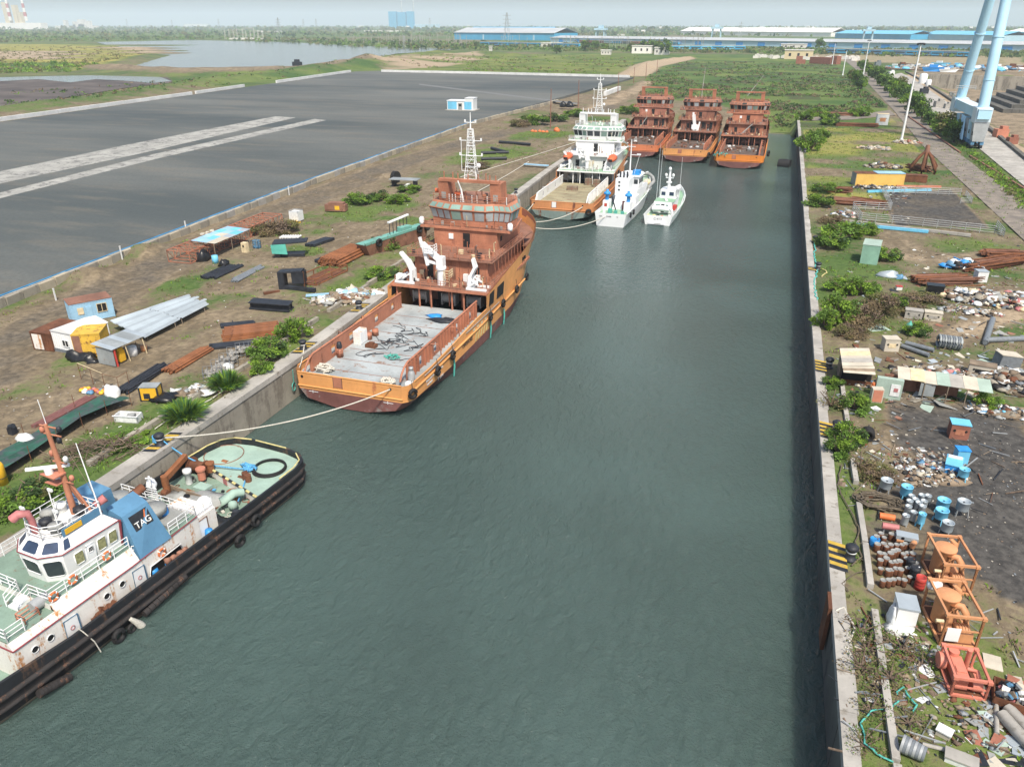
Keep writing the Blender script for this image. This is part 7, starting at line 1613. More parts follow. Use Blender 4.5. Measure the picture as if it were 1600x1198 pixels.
rbox('white_tank','cream coloured round tank cabin on the grass near the road','tank',1377,195,(4.2,3.5,4.0),'plastic_white',0,'cream',mark='skid_orange')
rbox('hopper','small brown hopper beside the yellow container','hopper',1429,284,(5,2.6,1.6),'rust')
rbox('black_bale','big bale wrapped in black plastic among the dry grass','bale',1459,460,(2.2,1.5,1.5),'plastic_black',R(-4),'plastic_black')
rbox('white_cube_tank','white cube tank beside the rusty bars heap','tank',1530,440,(1.5,1.5,1.6),'plastic_white',R(12),'galv')
for u,v,lab in((1426,497,'cream concrete box with a dark hole, left of a pair'),(1456,500,'pinkish concrete box with two dark holes, right of a pair')):rbox('concrete_box',lab,'concrete box',u,v,(2.1,1.2,1.1),'concrete_pale' if u<1440 else 'ply',R(-6),mark='concrete_pale')
rbox('wooden_box','beige box with dark holes behind the shack roof','box',1389,547,(1.7,1.3,1.5),'ply',R(14),mark='cream')
rbox('pallet_box','grey ribbed box tipped in the scrap at the right edge','box',1572,570,(2.4,1.6,1.4),'grey_plastic',R(16),'ply',tilt=.12)
rbox('wire_frame_box','pale framed box in the scrap behind the long shack','box',1532,585,(2.6,1.5,1.2),'ply',R(-12),'wood',mark='dark')
rbox('pink_sack','red and white small box in the dry grass','box',1404,452,(.8,.6,.5),'plastic_white',.2,'red')
simple('teal_bottle','teal gas cylinder standing by the small bush','cylinder',1419,520,lambda b:b.use(M['teal']).lathe((0,0,0),[(0,0),(.45,0),(.48,.9),(.3,1.2),(.12,1.3),(.12,1.5),(0,1.5)],12))
simple('tarpaulin_bundle','grey blue tarpaulin bundle on the grass','tarpaulin',1388,433,lambda b:(b.use(M['galv']).blob((0,0,0),(1.6,.9,1.0),.4,4,12,7),b.use(M['funnel_blue']).blob((1.4,-.4,0),(.6,.5,.7),.4,6,9,6)))
simple('hose_coil','coil of striped corrugated hose lying in the scrap','hose',1482,545,lambda b:[b.use(M['grey_plastic']if k%2 else M['galv_old']).torus((k*.28-1.2,0,.75),(1,.2,0),.72,.15,14,6)for k in range(9)],R(-6))
for i,(a0,a1,r,lab)in enumerate((((1538,540),(1552,503),.36,'grey pipe pointing away at the mound by the right edge'),((1540,536),(1605,534),.36,'grey pipe lying level next to the earth mound'),((1408,545),(1450,560),.28,'grey half pipe beside the beige box, nearer'),((1414,540),(1458,552),.28,'grey half pipe beside the beige box, farther'),((1556,1150),(1556,1090),.14,'pale post lying near the bottom right corner'),((1440,1165),(1508,1182),.12,'thin pale pipe lying at the bottom edge'))):
 stock('grey_pipe',lab,'pipe',None,a0,a1,1,r,M['grey_plastic']if i<4 else M['concrete_pale'],jit=0)
for k,(a0,a1)in enumerate((((1562,1122),(1612,1180)),((1572,1112),(1622,1165)))):stock('large_pipe','big pale pipe at the bottom right corner, '+('nearer' if k==0 else 'farther')+' of two','pipe',None,a0,a1,1,.34,M['concrete_pale'],jit=0)
t=thing('scrap_bin','rusty open bin heaped with white and pink scrap','bin',on(1582,1098),R(-12));b=MB(M['rust'])
b.b(-1.1,1.1,-.9,-.84,0,.8);b.b(-1.1,1.1,.84,.9,0,.8);b.b(-1.1,-1.04,-.9,.9,0,.8);b.b(1.04,1.1,-.9,.9,0,.8);b.b(-1.1,1.1,-.9,.9,0,.06);b.build('bin_shell',t);b=MB();q=random.Random(6)
for i in range(46):b.use(M[q.choice(['plastic_white','pink','dark_steel','ply','grey_plastic','wood','plastic_white','funnel_blue'])]);b.box((q.uniform(-.9,.9),q.uniform(-.7,.7),q.uniform(.4,1.1)),(q.uniform(.1,.6),q.uniform(.1,.4),q.uniform(.04,.3)),q.random()*3,q.random(),q.random())
tag(b.build('scrap',t),kind='stuff')
simple('plastic_tub','grey ribbed tub lying on its side at the bottom edge','tub',1424,1180,lambda b:[b.use(M['grey_plastic']if k%2 else M['steel']).cone((-.6+k*.15,0,.5),(-.46+k*.15,0,.5),.5-k*.012,n=16)for k in range(8)],R(-20))
rbox('white_crate','white slatted crate at the bottom edge of the right yard','crate',1500,1192,(1.5,.7,.35),'plastic_white',R(-12),'concrete_pale');rbox('small_tin','pale open tin box lying in the litter','box',1474,1148,(.7,.55,.35),'ply',R(-25),'plastic_white')
simple('board','pale square board lying at the edge of the dark gravel','board',1551,1034,lambda b:b.use(M['ply']).box((0,0,.08),(1.0,1.3,.06),-.1));simple('board','grey square sheet lying in the weeds','board',1467,1078,lambda b:b.use(M['galv_old']).box((0,0,.06),(.65,.6,.05),.5))
simple('tyre_pile','pair of dark tyres standing by the shrubs near the quay','tyre',1355,688,lambda b:[ring_tyre(b.use(M['rubber']),(0,k*.35,.6),(0.1,1,0),.62)for k in range(3)])
def rrope(lab,uvs,m,r=.05,wig=.3,sd=1):
 q=random.Random(sd);P_=[on(u,v,.12)for u,v in uvs];pts=[]
 for a_,c_ in zip(P_,P_[1:]):
  n=max(2,int((c_-a_).length/.6))
  for k in range(n):pts.append(a_.lerp(c_,k/n)+Vector((q.uniform(-wig,wig),q.uniform(-wig,wig),.05)))
 b=MB(m);b.tube(pts+[P_[-1]],r,5);return tag(b.build('rope'),lab,'rope','ropes lying along the right quay')
rrope('teal rope winding from the quay edge towards the beam',[(1405,1100),(1380,1110),(1362,1112),(1350,1122),(1345,1135),(1352,1165),(1370,1180),(1395,1192)],M['rope_teal'],.06,.08);rrope('teal rope tangled in the weeds inside the beam',[(1398,1090),(1408,1078),(1420,1095),(1432,1105),(1425,1115)],M['rope_teal'],.06,.15,2)
rrope('cream rope curling on the bare coping',[(1306,957),(1318,950),(1326,965),(1334,985),(1326,1005)],M['rope_white'],.07,.06,3);rrope('grey coil of rope on the coping below the cream rope',[(1322,1012),(1330,1020),(1322,1026),(1330,1014),(1324,1022)],M['rope_white'],.08,.2,4)
rrope('long grey hose snaking beside the coping',[(1314,728),(1308,760),(1322,790),(1335,812),(1342,835),(1336,850),(1345,872),(1330,885)],M['hose'],.06,.06,5);rrope('grey hose looped around the striped bollard',[(1336,870),(1352,880),(1350,896),(1330,900),(1316,915),(1325,925)],M['hose'],.05,.12,6)
rrope('teal rope strung along the quay by the two far bollards',[(1274,378),(1272,400),(1276,425),(1272,450),(1276,470)],M['rope_teal'],.11,.2,7);rrope('yellow and teal rope loop by the far bollard',[(1276,420),(1286,422),(1292,428),(1284,434)],M['pale_yellow'],.09,.2,8)
rrope('pale twin cables lying across the left quay near the tug',[(243,672),(262,660),(300,642),(330,625),(360,605)],M['rope_white'],.06,.1,9);rrope('knotted pale rope on the earth beside the left bollard',[(228,662),(222,672),(216,684),(214,700)],M['rope_white'],.06,.15,10)
t=simple('wall_ladder','rusty fender board hanging on the right quay wall','fender',1290,950,lambda b:b.use(M['rust']).box((0,0,0),(.25,1.8,3.6)));t.location=(7.7,45.6,2.9)
def sheets(t,P,n,mats,seed,z_jit=.03):
 q=random.Random(seed)
 for i in range(n):
  f0,f1=i/n-.01,(i+1)/n+.02;b=MB(M[mats[i%len(mats)]]);up=Vector((0,0,q.uniform(0,z_jit)+.03*(i%2)))
  c=[P[0].lerp(P[1],f0),P[0].lerp(P[1],f1),P[3].lerp(P[2],f1),P[3].lerp(P[2],f0)];c=[p_+up for p_ in c]
  b.hexa(c+[p_+Vector((0,0,.04))for p_ in c]);b.build('roof_sheet',t)
o_=on(1340,600);t=thing('shack','ramshackle shack with a bleached corrugated roof on the right yard','shack',o_)
P=[at(1316,572,6.9)-o_,at(1312,545,7.3)-o_,at(1358,545,7.3)-o_,at(1365,572,6.9)-o_]
sheets(t,P,5,['ply','concrete_pale','ply','cream','ply'],3);P2=[at(1318,582,6.5)-o_,at(1316,573,6.8)-o_,at(1366,573,6.8)-o_,at(1368,586,6.4)-o_];sheets(t,P2,3,['ply','wood','ply'],5)
b=MB(M['wood']);b.b(-2.0,1.4,.4,3.0,0,2.0);b.build('wall',t);b=MB(M['dark']);b.b(-1.8,1.2,-.1,.42,.3,1.6);b.build('opening',t);b=MB(M['rust']);b.b(-2.1,1.6,-.5,-.4,0,.6);b.build('low_board',t)
t=thing('cupboard','upright pale green cupboard with a pink panel beside the shack','cupboard',on(1386,622),R(-4));b=MB(M['sheet_green']);b.b(-1.3,1.2,-.3,.3,0,2.2);b.build('body',t);b=MB(M['plastic_white']);b.b(.1,1.0,-.36,-.3,.4,1.7);b.use(M['pink']);b.b(.4,.8,-.38,-.36,.9,1.3);b.build('panel',t)
t=thing('cupboard','small pinkish cupboard leaning on the pale green one','cupboard',on(1368,628),R(8));b=MB(M['ply']);b.b(-.6,.5,-.4,.4,0,1.5);b.build('body',t);b=MB(M['salmon']);b.b(-.5,.4,-.44,-.4,.1,1.4);b.build('door',t)
o_=on(1480,620);t=thing('lean_to_shack','long low shack roofed with pale and green sheets','shack',o_)
L0,L1,K1,K0=at(1403,592,6.4)-o_,at(1550,615,6.4)-o_,at(1545,594,6.9)-o_,at(1402,573,6.9)-o_
n=7;mm=['ply','cream','ply','sheet_green','concrete_pale','ply','sheet_green'];q=random.Random(2)
for i in range(n):
 f0,f1=i/n,(i+1.08)/n;b=MB(M[mm[i]]);up=Vector((0,0,.04*(i%2)+q.uniform(0,.06)));c=[L0.lerp(L1,f0)+up,L0.lerp(L1,f1)+up,K0.lerp(K1,f1)+up,K0.lerp(K1,f0)+up];b.hexa(c+[p_+Vector((0,0,.05))for p_ in c]);b.build('roof_sheet',t)
for f in(.3,.55,.75):b=MB(M['wood']);p_=L0.lerp(L1,f);b.tube([(p_.x,p_.y,0),(p_.x,p_.y,p_.z)],.06,5);b.build('post',t)
b=MB(M['galv_old']);p_=L0.lerp(L1,.35);b.b(p_.x-.8,p_.x+.6,p_.y+.1,p_.y+.16,.4,1.8);b.build('hanging_sheet',t)
b=MB(M['rust_dark']);p_=L0.lerp(L1,.25);b.b(p_.x-3.2,p_.x+4,p_.y+1.6,p_.y+1.8,0,1.7);b.build('back_wall',t);b=MB(M['wood']);p_=L0.lerp(L1,.56);b.bar((p_.x-1.4,p_.y-.2,.2),(p_.x-.5,p_.y-1.2,1.5),.1);b.build('brace',t)
t=thing('person','person in orange and dark clothing standing at the shack','person',on(1362,618))
bm_=bpy.data.meshes.new('person_body');J=[(0,0,.95),(0,0,1.2),(0,-.02,1.42),(0,-.03,1.52),(0,-.04,1.66),(.11,0,.9),(.13,-.03,.5),(.14,.02,.06),(.15,-.12,.03),(-.11,0,.9),(-.13,.04,.5),(-.14,.08,.06),(-.15,-.06,.03),(.2,0,1.4),(.26,-.05,1.12),(.24,-.2,.92),(-.2,0,1.4),(-.27,-.02,1.12),(-.26,-.12,.88)]
E_=[(0,1),(1,2),(2,3),(3,4),(0,5),(5,6),(6,7),(7,8),(0,9),(9,10),(10,11),(11,12),(2,13),(13,14),(14,15),(2,16),(16,17),(17,18)]
bm_.from_pydata(J,E_,[]);ob=bpy.data.objects.new('body',bm_);COL.objects.link(ob);ob.parent=t;sm_=ob.modifiers.new('skin','SKIN');ob.modifiers.new('sub','SUBSURF').levels=1
for i,r in enumerate((.15,.15,.15,.06,.1,.1,.075,.05,.045,.1,.075,.05,.045,.07,.05,.04,.07,.05,.04)):bm_.skin_vertices[0].data[i].radius=(r,r)
bm_.skin_vertices[0].data[0].use_root=True;bm_.materials.append(M['skid_orange']);ob.modifiers['skin'].use_smooth_shade=True
b=MB(M['dark_steel']);b.lathe((0,-.03,1.62),[(.115,0),(.12,.06),(.09,.13),(0,.16)],10);b.build('hair',t)
b=MB(M['buoy_orange']);b.lathe((0,0,.92),[(.2,0),(.21,.2),(.23,.45),(.1,.56)],10);b.build('shirt',t)
def barheap(lab,u0,v0,u1,v1,n,seed,m='rust',r=.06,name='rebar_stack',layers=14):
 q=random.Random(seed);p_,q_=on(u0,v0),on(u1,v1);t=thing(name,lab,'scrap steel',p_);d=q_-p_;nrm=Vector((-d.y,d.x,0)).normalized();b=MB(M[m])
 for i in range(n):
  o=nrm*q.uniform(0,3.2)+d*q.uniform(-.08,.12)+Vector((0,0,q.uniform(.05,1.1)));e=d*q.uniform(.75,1)+nrm*q.uniform(-.5,.5);b.use(M[q.choice([m,m,'rust_dark','rust_bright'])]);b.bar(o,o+e+Vector((0,0,q.uniform(-.15,.15))),r*q.uniform(.8,2),r)
 tag(b.build('bars',t),kind='stuff');return t
barheap('stack of rusty reinforcing bars, farthest of the stacks on the right quay yard',1288,300,1330,303,90,1,r=.14);barheap('wide rusty bar stack in front of the farthest one',1282,318,1345,322,120,2,r=.14);barheap('rusty bar stack reaching towards the railing',1322,318,1380,326,80,3,r=.14)
barheap('spread heap of long rusty bars beside the white cube tank',1442,448,1530,446,90,4,r=.11);barheap('heap of rusty bars by the right edge of the yard',1520,428,1606,415,70,5,r=.12);barheap('dark rusty lattice heap beyond the bars',1540,405,1606,408,50,6,r=.16)
barheap('rusty orange scrap line at the edge of the scrub',1262,180,1345,182,60,7,'rust_bright',.3);barheap('brown timber and pipe heap on the far grass',1310,197,1370,199,40,8,'rust',.3);barheap('rusty bars behind the yellow container',1415,262,1440,270,40,9,'rust',.2)
def railing(lab,uvs,h=1.3,bars=4,depth=0):
 P_=[on(u,v)for u,v in uvs];t=thing('railing_section',lab,'railing',P_[0],0,'galvanised railing sections on the right yard');b=MB(M['steel']);b.rail([p_-P_[0]for p_ in P_],h,.055,bars,2.6,True,5);b.build('rails',t)
railing('long galvanised railing across the dark gravel patch, nearest side',[(1342,345),(1420,352),(1553,366)],1.6);railing('galvanised railing along the far side of the dark gravel patch',[(1378,302),(1430,304),(1500,306)],1.6);railing('galvanised railing piece before the rusty bars',[(1332,327),(1392,330)],1.7);railing('galvanised railing end turned back at the gravel patch corner',[(1392,330),(1380,304)],1.7);railing('splayed railing end beside the road',[(1500,318),(1518,318),(1508,306)],1.2);railing('splayed railing end at the right of the long railing',[(1553,366),(1568,370),(1556,355)],1.4);railing('railing end at the left of the long railing',[(1332,330),(1345,347)],1.7)
for lab,a0,a1,m in(('bright blue beam under the nearest railing',(1320,352),(1450,365),'cyan'),('pale white beam under the nearest railing',(1316,347),(1516,371),'concrete_pale'),('bright blue beam along the far railing',(1355,301),(1455,299),'cyan'),('orange red beam behind the far railing',(1400,293),(1470,294),'salmon')):stock('long_beam',lab,'beam',None,a0,a1,1,.3,M[m],jit=0,square=True)
t=thing('grapple','rusty orange peel grapple standing open on the far grass','grapple',on(1441,270));b=MB(M['rust'])
for k in range(6):a_=k*math.pi/3+.3;b.tube([(.5*math.cos(a_),.5*math.sin(a_),5.2),(1.6*math.cos(a_),1.6*math.sin(a_),4.0),(3.2*math.cos(a_),3.2*math.sin(a_),1.6),(3.4*math.cos(a_),3.4*math.sin(a_),0),(2.6*math.cos(a_),2.6*math.sin(a_),-.2)],[.3,.4,.5,.35,.1],6)
b.build('tines',t);b=MB(M['rust_dark']);b.cone((0,0,4.6),(0,0,7.0),.8,.45,10);b.cone((0,0,2.4),(0,0,4.6),.35);b.build('head',t)
def heap(lab,u,v,rx,ry,h,n,seed,cols,rz=0.0,smin=.1,smax=.6):
 q=random.Random(seed);b=MB(M['dirt']);b.blob((0,0,-.15),(rx*.95,ry*.95,h*.75),.4,seed,16,7)
 for i in range(n):
  a_,k=q.random()*6.28,q.random()**.6;x,y=rx*k*math.cos(a_),ry*k*math.sin(a_);z=h*(1-k*k)*.8+.05;s=q.uniform(smin,smax)*(1.25 if q.random()<.1 else 1)
  b.use(M[q.choice(cols)]);ty=q.random()
  if ty<.42:b.box((x,y,z),(s,s*q.uniform(.3,.9),s*q.uniform(.04,.4)),q.random()*6,q.uniform(-.6,.6),q.uniform(-.6,.6))
  elif ty<.62:b.bar((x,y,z),(x+q.uniform(-1,1)*s*2,y+q.uniform(-1,1)*s*2,z+q.uniform(-.2,.3)),s*.14)
  else:b.blob((x,y,z-.05),(s*.95,s*.75,s*.6),.6,i,7,5)
 return tag(b.build('rubbish_heap',None,on(u,v),rz),lab,'rubbish heap',None,'stuff')
mixc=['plastic_white','grey_plastic','wood','dark_steel','dark_steel','rust','galv_old','concrete','ply','grey_grime','wood','dirt','dirt','twig','rubber','concrete'];whit=mixc+['plastic_white']*2+['galv','grey_grime','pink','funnel_blue','dirt']
heap('rubbish heap of white and coloured scraps by the pots',1452,738,3.2,2.0,.8,380,1,whit,0,.06,.38);heap('brown and white rubbish heap left of the coloured scraps',1425,745,1.8,1.4,.6,160,2,mixc,0,.06,.35)
heap('broad scrap heap behind the long shack',1470,590,5.5,2.0,1.0,420,3,whit,0,.1,.6);heap('scrap heap at the right edge beyond the long shack',1585,600,3.5,3.4,1.2,330,4,mixc,0,.12,.8);heap('white and blue rubbish spilling past the long shack\'s end',1570,645,3.6,1.5,.7,300,5,whit+['funnel_blue','blue','cyan'],0,.08,.5)
heap('wide rubbish field at the upper right edge of the yard',1560,470,8,4,.9,620,6,whit+['ply','cream'],0,.12,.8);heap('rubbish strip on the slope left of the wide field',1515,488,4,1.6,.5,220,7,whit,0,.1,.55);heap('small rubbish heap by the railing end',1318,338,2.6,2.0,.9,150,8,whit,0,.15,.7)
heap('rubble heap in front of the yellow container',1380,296,7,1.2,.7,220,9,mixc,0,.2,.9);heap('grey rubble heap behind the yellow container',1380,262,5,2,1.2,160,10,mixc,0,.25,1.0);heap('pale rubble heap on the bright grass',1366,233,5,2.4,.8,130,11,['concrete_pale','ply','stone','sand'],0,.25,.9);heap('pale rubble at the foot of the tall lamp post',1418,224,4.5,2.2,.8,100,12,['concrete_pale','brick','ply','sand'],0,.25,.9)
heap('scraps piled before the shack',1350,600,2.0,1.2,.4,110,13,whit,0,.08,.4);heap('blue and black scrap heap near the road bend',1505,420,3.2,1.4,1.2,110,14,['funnel_blue','dark_steel','blue','plastic_white','rubber'],0,.25,1.0);heap('mixed litter patch at the bottom of the right yard',1500,1130,2.6,2.2,.15,200,15,mixc,0,.04,.25);heap('litter strip by the coral cage',1430,1010,1.4,.7,.15,80,16,whit,0,.05,.3)
heap('scrap and timber heap on the left quay beside the orange ship',530,470,4.5,2.2,.7,220,17,['wood','ply','concrete_pale','dirt','grey_grime','plastic_white','rust','wood'],R(30),.15,.8);heap('pale sheet scraps between the black heap and the quay',310,612,2.6,1.4,.35,110,18,['concrete_pale','plastic_white','wood','galv_old','dirt'],R(30),.1,.7)
heap('plank and sheet scraps near the rusty frame',560,458,3.2,1.6,.4,90,19,['ply','wood','plastic_white','cabin_blue','grey_grime'],R(20),.2,1.0);heap('white litter patch at the quay bushes',455,515,2.6,1.4,.2,60,20,['plastic_white','concrete_pale','ply'],0,.08,.35)
def scatter(name,lab,polys,n,seed,cols,smin,smax):
 q=random.Random(seed);b=MB()
 for i in range(n):
  poly=q.choice(polys);u0,v0,u1,v1=poly;p_=on(q.uniform(u0,u1),q.uniform(v0,v1));s=q.uniform(smin,smax)*(1.6 if q.random()<.06 else 1);b.use(M[q.choice(cols)]);b.box((p_.x,p_.y,p_.z+.03),(s,s*q.uniform(.4,1),.03),q.random()*6,q.uniform(-.25,.25),q.uniform(-.25,.25))
 return tag(b.build(name),lab,'litter',None,'stuff')
scatter('litter','small scraps strewn over the right yard',[(1310,620,1600,800),(1330,940,1600,1190),(1300,430,1600,600),(1300,330,1600,430),(1480,640,1600,900)],1000,3,['concrete_pale','grey_plastic','wood','wood','stone','dark_steel','ply','dirt','twig'],.03,.17)
scatter('litter','small scraps strewn over the left yard',[(100,560,330,700),(280,380,520,520),(330,500,520,580),(450,300,720,440),(0,600,200,720)],620,4,['plastic_white','concrete_pale','wood','stone','dark_steel','ply','stone','twig'],.05,.24)
scatter('scrap_scatter','broken scrap, boards and bits strewn through the middle of the right yard',[(1300,425,1600,600),(1380,480,1600,640),(1420,380,1600,470),(1310,590,1420,760),(1290,300,1420,350),(1400,700,1480,760),(1340,960,1480,1100)],1100,8,['wood','grey_plastic','dark_steel','rust','concrete','ply','plastic_white','galv_old','twig','dirt','rust_dark','grey_grime'],.12,.6)
q=random.Random(91);b=MB()
for i in range(260):
 p_=on(q.uniform(1310,1600),q.choice([q.uniform(430,640),q.uniform(620,800),q.uniform(930,1190)]));a_=q.random()*6.3;L_=q.uniform(.4,2.2);b.use(M[q.choice(['wood','rust','grey_plastic','dark_steel','twig','steel'])]);b.bar(p_+Vector((0,0,.06)),p_+Vector((L_*math.cos(a_),L_*math.sin(a_),q.uniform(.05,.35))),q.uniform(.03,.09))
tag(b.build('stick_litter'),'thin rods and sticks lying all over the right yard','litter',None,'stuff')
scatter('sheet_scrap','torn boards, sheets and panels lying over the scrap ground of the right yard',[(1400,560,1600,640),(1480,430,1600,620),(1320,420,1480,600),(1520,1060,1600,1198),(1380,300,1420,312)],170,14,['wood','ply','galv_old','rust','concrete','grey_grime','dark_steel','galv','brick','sheet_green'],.5,1.5)
class Leaves:
 """many small leaf faces collected with numpy; two triangles' worth of quad per leaf"""
 def __init__(s,mats):s.c=[];s.m=[];s.mats=mats
 def add(s,centers,size,mi,rs_,up=0.0,asp=0.55):
  n=len(centers)
  d=rs_.normal(size=(n,3));d[:,2]+=up*2;d/=np.linalg.norm(d,axis=1)[:,None]+1e-9
  e=rs_.normal(size=(n,3));e-=d*(e*d).sum(1)[:,None];e/=np.linalg.norm(e,axis=1)[:,None]+1e-9
  sz=size*rs_.uniform(.6,1.3,(n,1))
  a=d*sz;b=e*sz*asp
  s.c.append(np.stack([centers-b*.35,centers+a*.5-b,centers+a,centers+a*.5+b],1));s.m.append(np.full(n,mi))
 def build(s,name,parent=None,loc=None):
  P_=np.concatenate(s.c);mi=np.concatenate(s.m);n=len(P_)
  me=bpy.data.meshes.new(name);me.vertices.add(n*4);me.vertices.foreach_set('co',P_.astype(np.float32).ravel())
  me.loops.add(n*4);me.loops.foreach_set('vertex_index',np.arange(n*4,dtype=np.int32));me.polygons.add(n)
  me.polygons.foreach_set('loop_start',np.arange(0,n*4,4,dtype=np.int32));me.polygons.foreach_set('loop_total',np.full(n,4,np.int32))
  for m in s.mats:me.materials.append(m)
  me.polygons.foreach_set('material_index',mi.astype(np.int32));me.update();me.validate()
  o=bpy.data.objects.new(name,me);COL.objects.link(o)
  if parent:o.parent=parent
  if loc is not None:o.location=loc
  return o
def crown(mats,rs_,R_,H_,z0,lumps,per,leaf,spread=1.0):
 L_=Leaves(mats)
 for i in range(lumps):
  a_=rs_.uniform(0,6.28);k=rs_.uniform(.15,.85)**.6;zz=rs_.uniform(0.05,.95)
  c=np.array([R_*k*math.cos(a_)*(1-.4*abs(zz-.4)),R_*k*math.sin(a_)*(1-.4*abs(zz-.4)),z0+H_*zz*(1-.35*k)])
  r=R_*rs_.uniform(.22,.42)*spread;d=rs_.normal(size=(per,3));d/=np.linalg.norm(d,axis=1)[:,None]
  p_=c+d*r*rs_.uniform(.45,1.05,(per,1))*np.array([1,1,.8]);p_=p_[p_[:,2]>z0-.05*H_]
  if len(p_):L_.add(p_,leaf,int(rs_.randint(len(mats))),rs_,.2)
 return L_
def bush_proto(cols,seed,R_=1.0,H_=1.3,lumps=18,per=150,leaf=.105):
 r_s=np.random.RandomState(seed);L_=crown([M[c]for c in cols],r_s,R_,H_,.05,lumps,per,leaf);t=thing('bush','x','bush',(0,0,0))
 L_.build('foliage',t);b=MB(M['twig'])
 for k in range(7):a_=k*.9+seed;b.tube([(0,0,0),(R_*.4*math.cos(a_),R_*.4*math.sin(a_),H_*.5),(R_*.75*math.cos(a_),R_*.75*math.sin(a_),H_*.85)],[.05,.035,.015],4)
 b.build('stem',t);return t
def spiky_proto(seed):
 r_s=np.random.RandomState(seed);L_=Leaves([M['leaf_spike'],M['leaf_mid'],M['leaf_bright']]);n=420;a_=r_s.uniform(0,6.28,n);k=r_s.uniform(0,1,n)**.5
 base=np.stack([np.cos(a_)*k*.5,np.sin(a_)*k*.5,np.zeros(n)],1);tip=base+np.stack([np.cos(a_)*k*.9,np.sin(a_)*k*.9,1.25-.8*k+r_s.uniform(-.15,.15,n)],1)
 w=np.stack([-np.sin(a_),np.cos(a_),np.zeros(n)],1)*.045;mid=(base+tip)/2+np.array([0,0,.18])
 L_.c.append(np.stack([base,mid-w,tip,mid+w],1));L_.m.append(r_s.randint(0,3,n));t=thing('bush','x','bush');L_.build('foliage',t)
 b=MB(M['twig']);b.tube([(0,0,0),(0,0,.3)],.08,5);b.build('stem',t);return t
BP={'bright':bush_proto(['leaf_bright','leaf_bright','leaf_mid'],1),'mid':bush_proto(['leaf_mid','leaf_bright','leaf_dark'],2),'dark':bush_proto(['leaf_dark','leaf_mid','leaf_olive'],3),'dry':bush_proto(['leaf_dry','twig','leaf_dry','leaf_olive'],4,1,1.0,24,110,.08),'pale':bush_proto(['leaf_olive','leaf_dry','leaf_olive'],5,1,1.1,16,24,.09),'weed':bush_proto(['leaf_olive','leaf_dry','leaf_mid','twig'],8,1,.8,22,16,.085),'spike':spiky_proto(6)}
first_use=set()
def bush(kind,u,v,r,h,lab,grp='bushes in the yards'):
 pr=BP[kind];p_=on(u,v)
 if kind not in first_use:first_use.add(kind);o=pr;o.location=p_
 else:o=dup(pr,p_)
 o.rotation_euler=(0,0,rnd.random()*6);o.scale=(r,r,h);o['label']=lab;o['group']=grp;return o
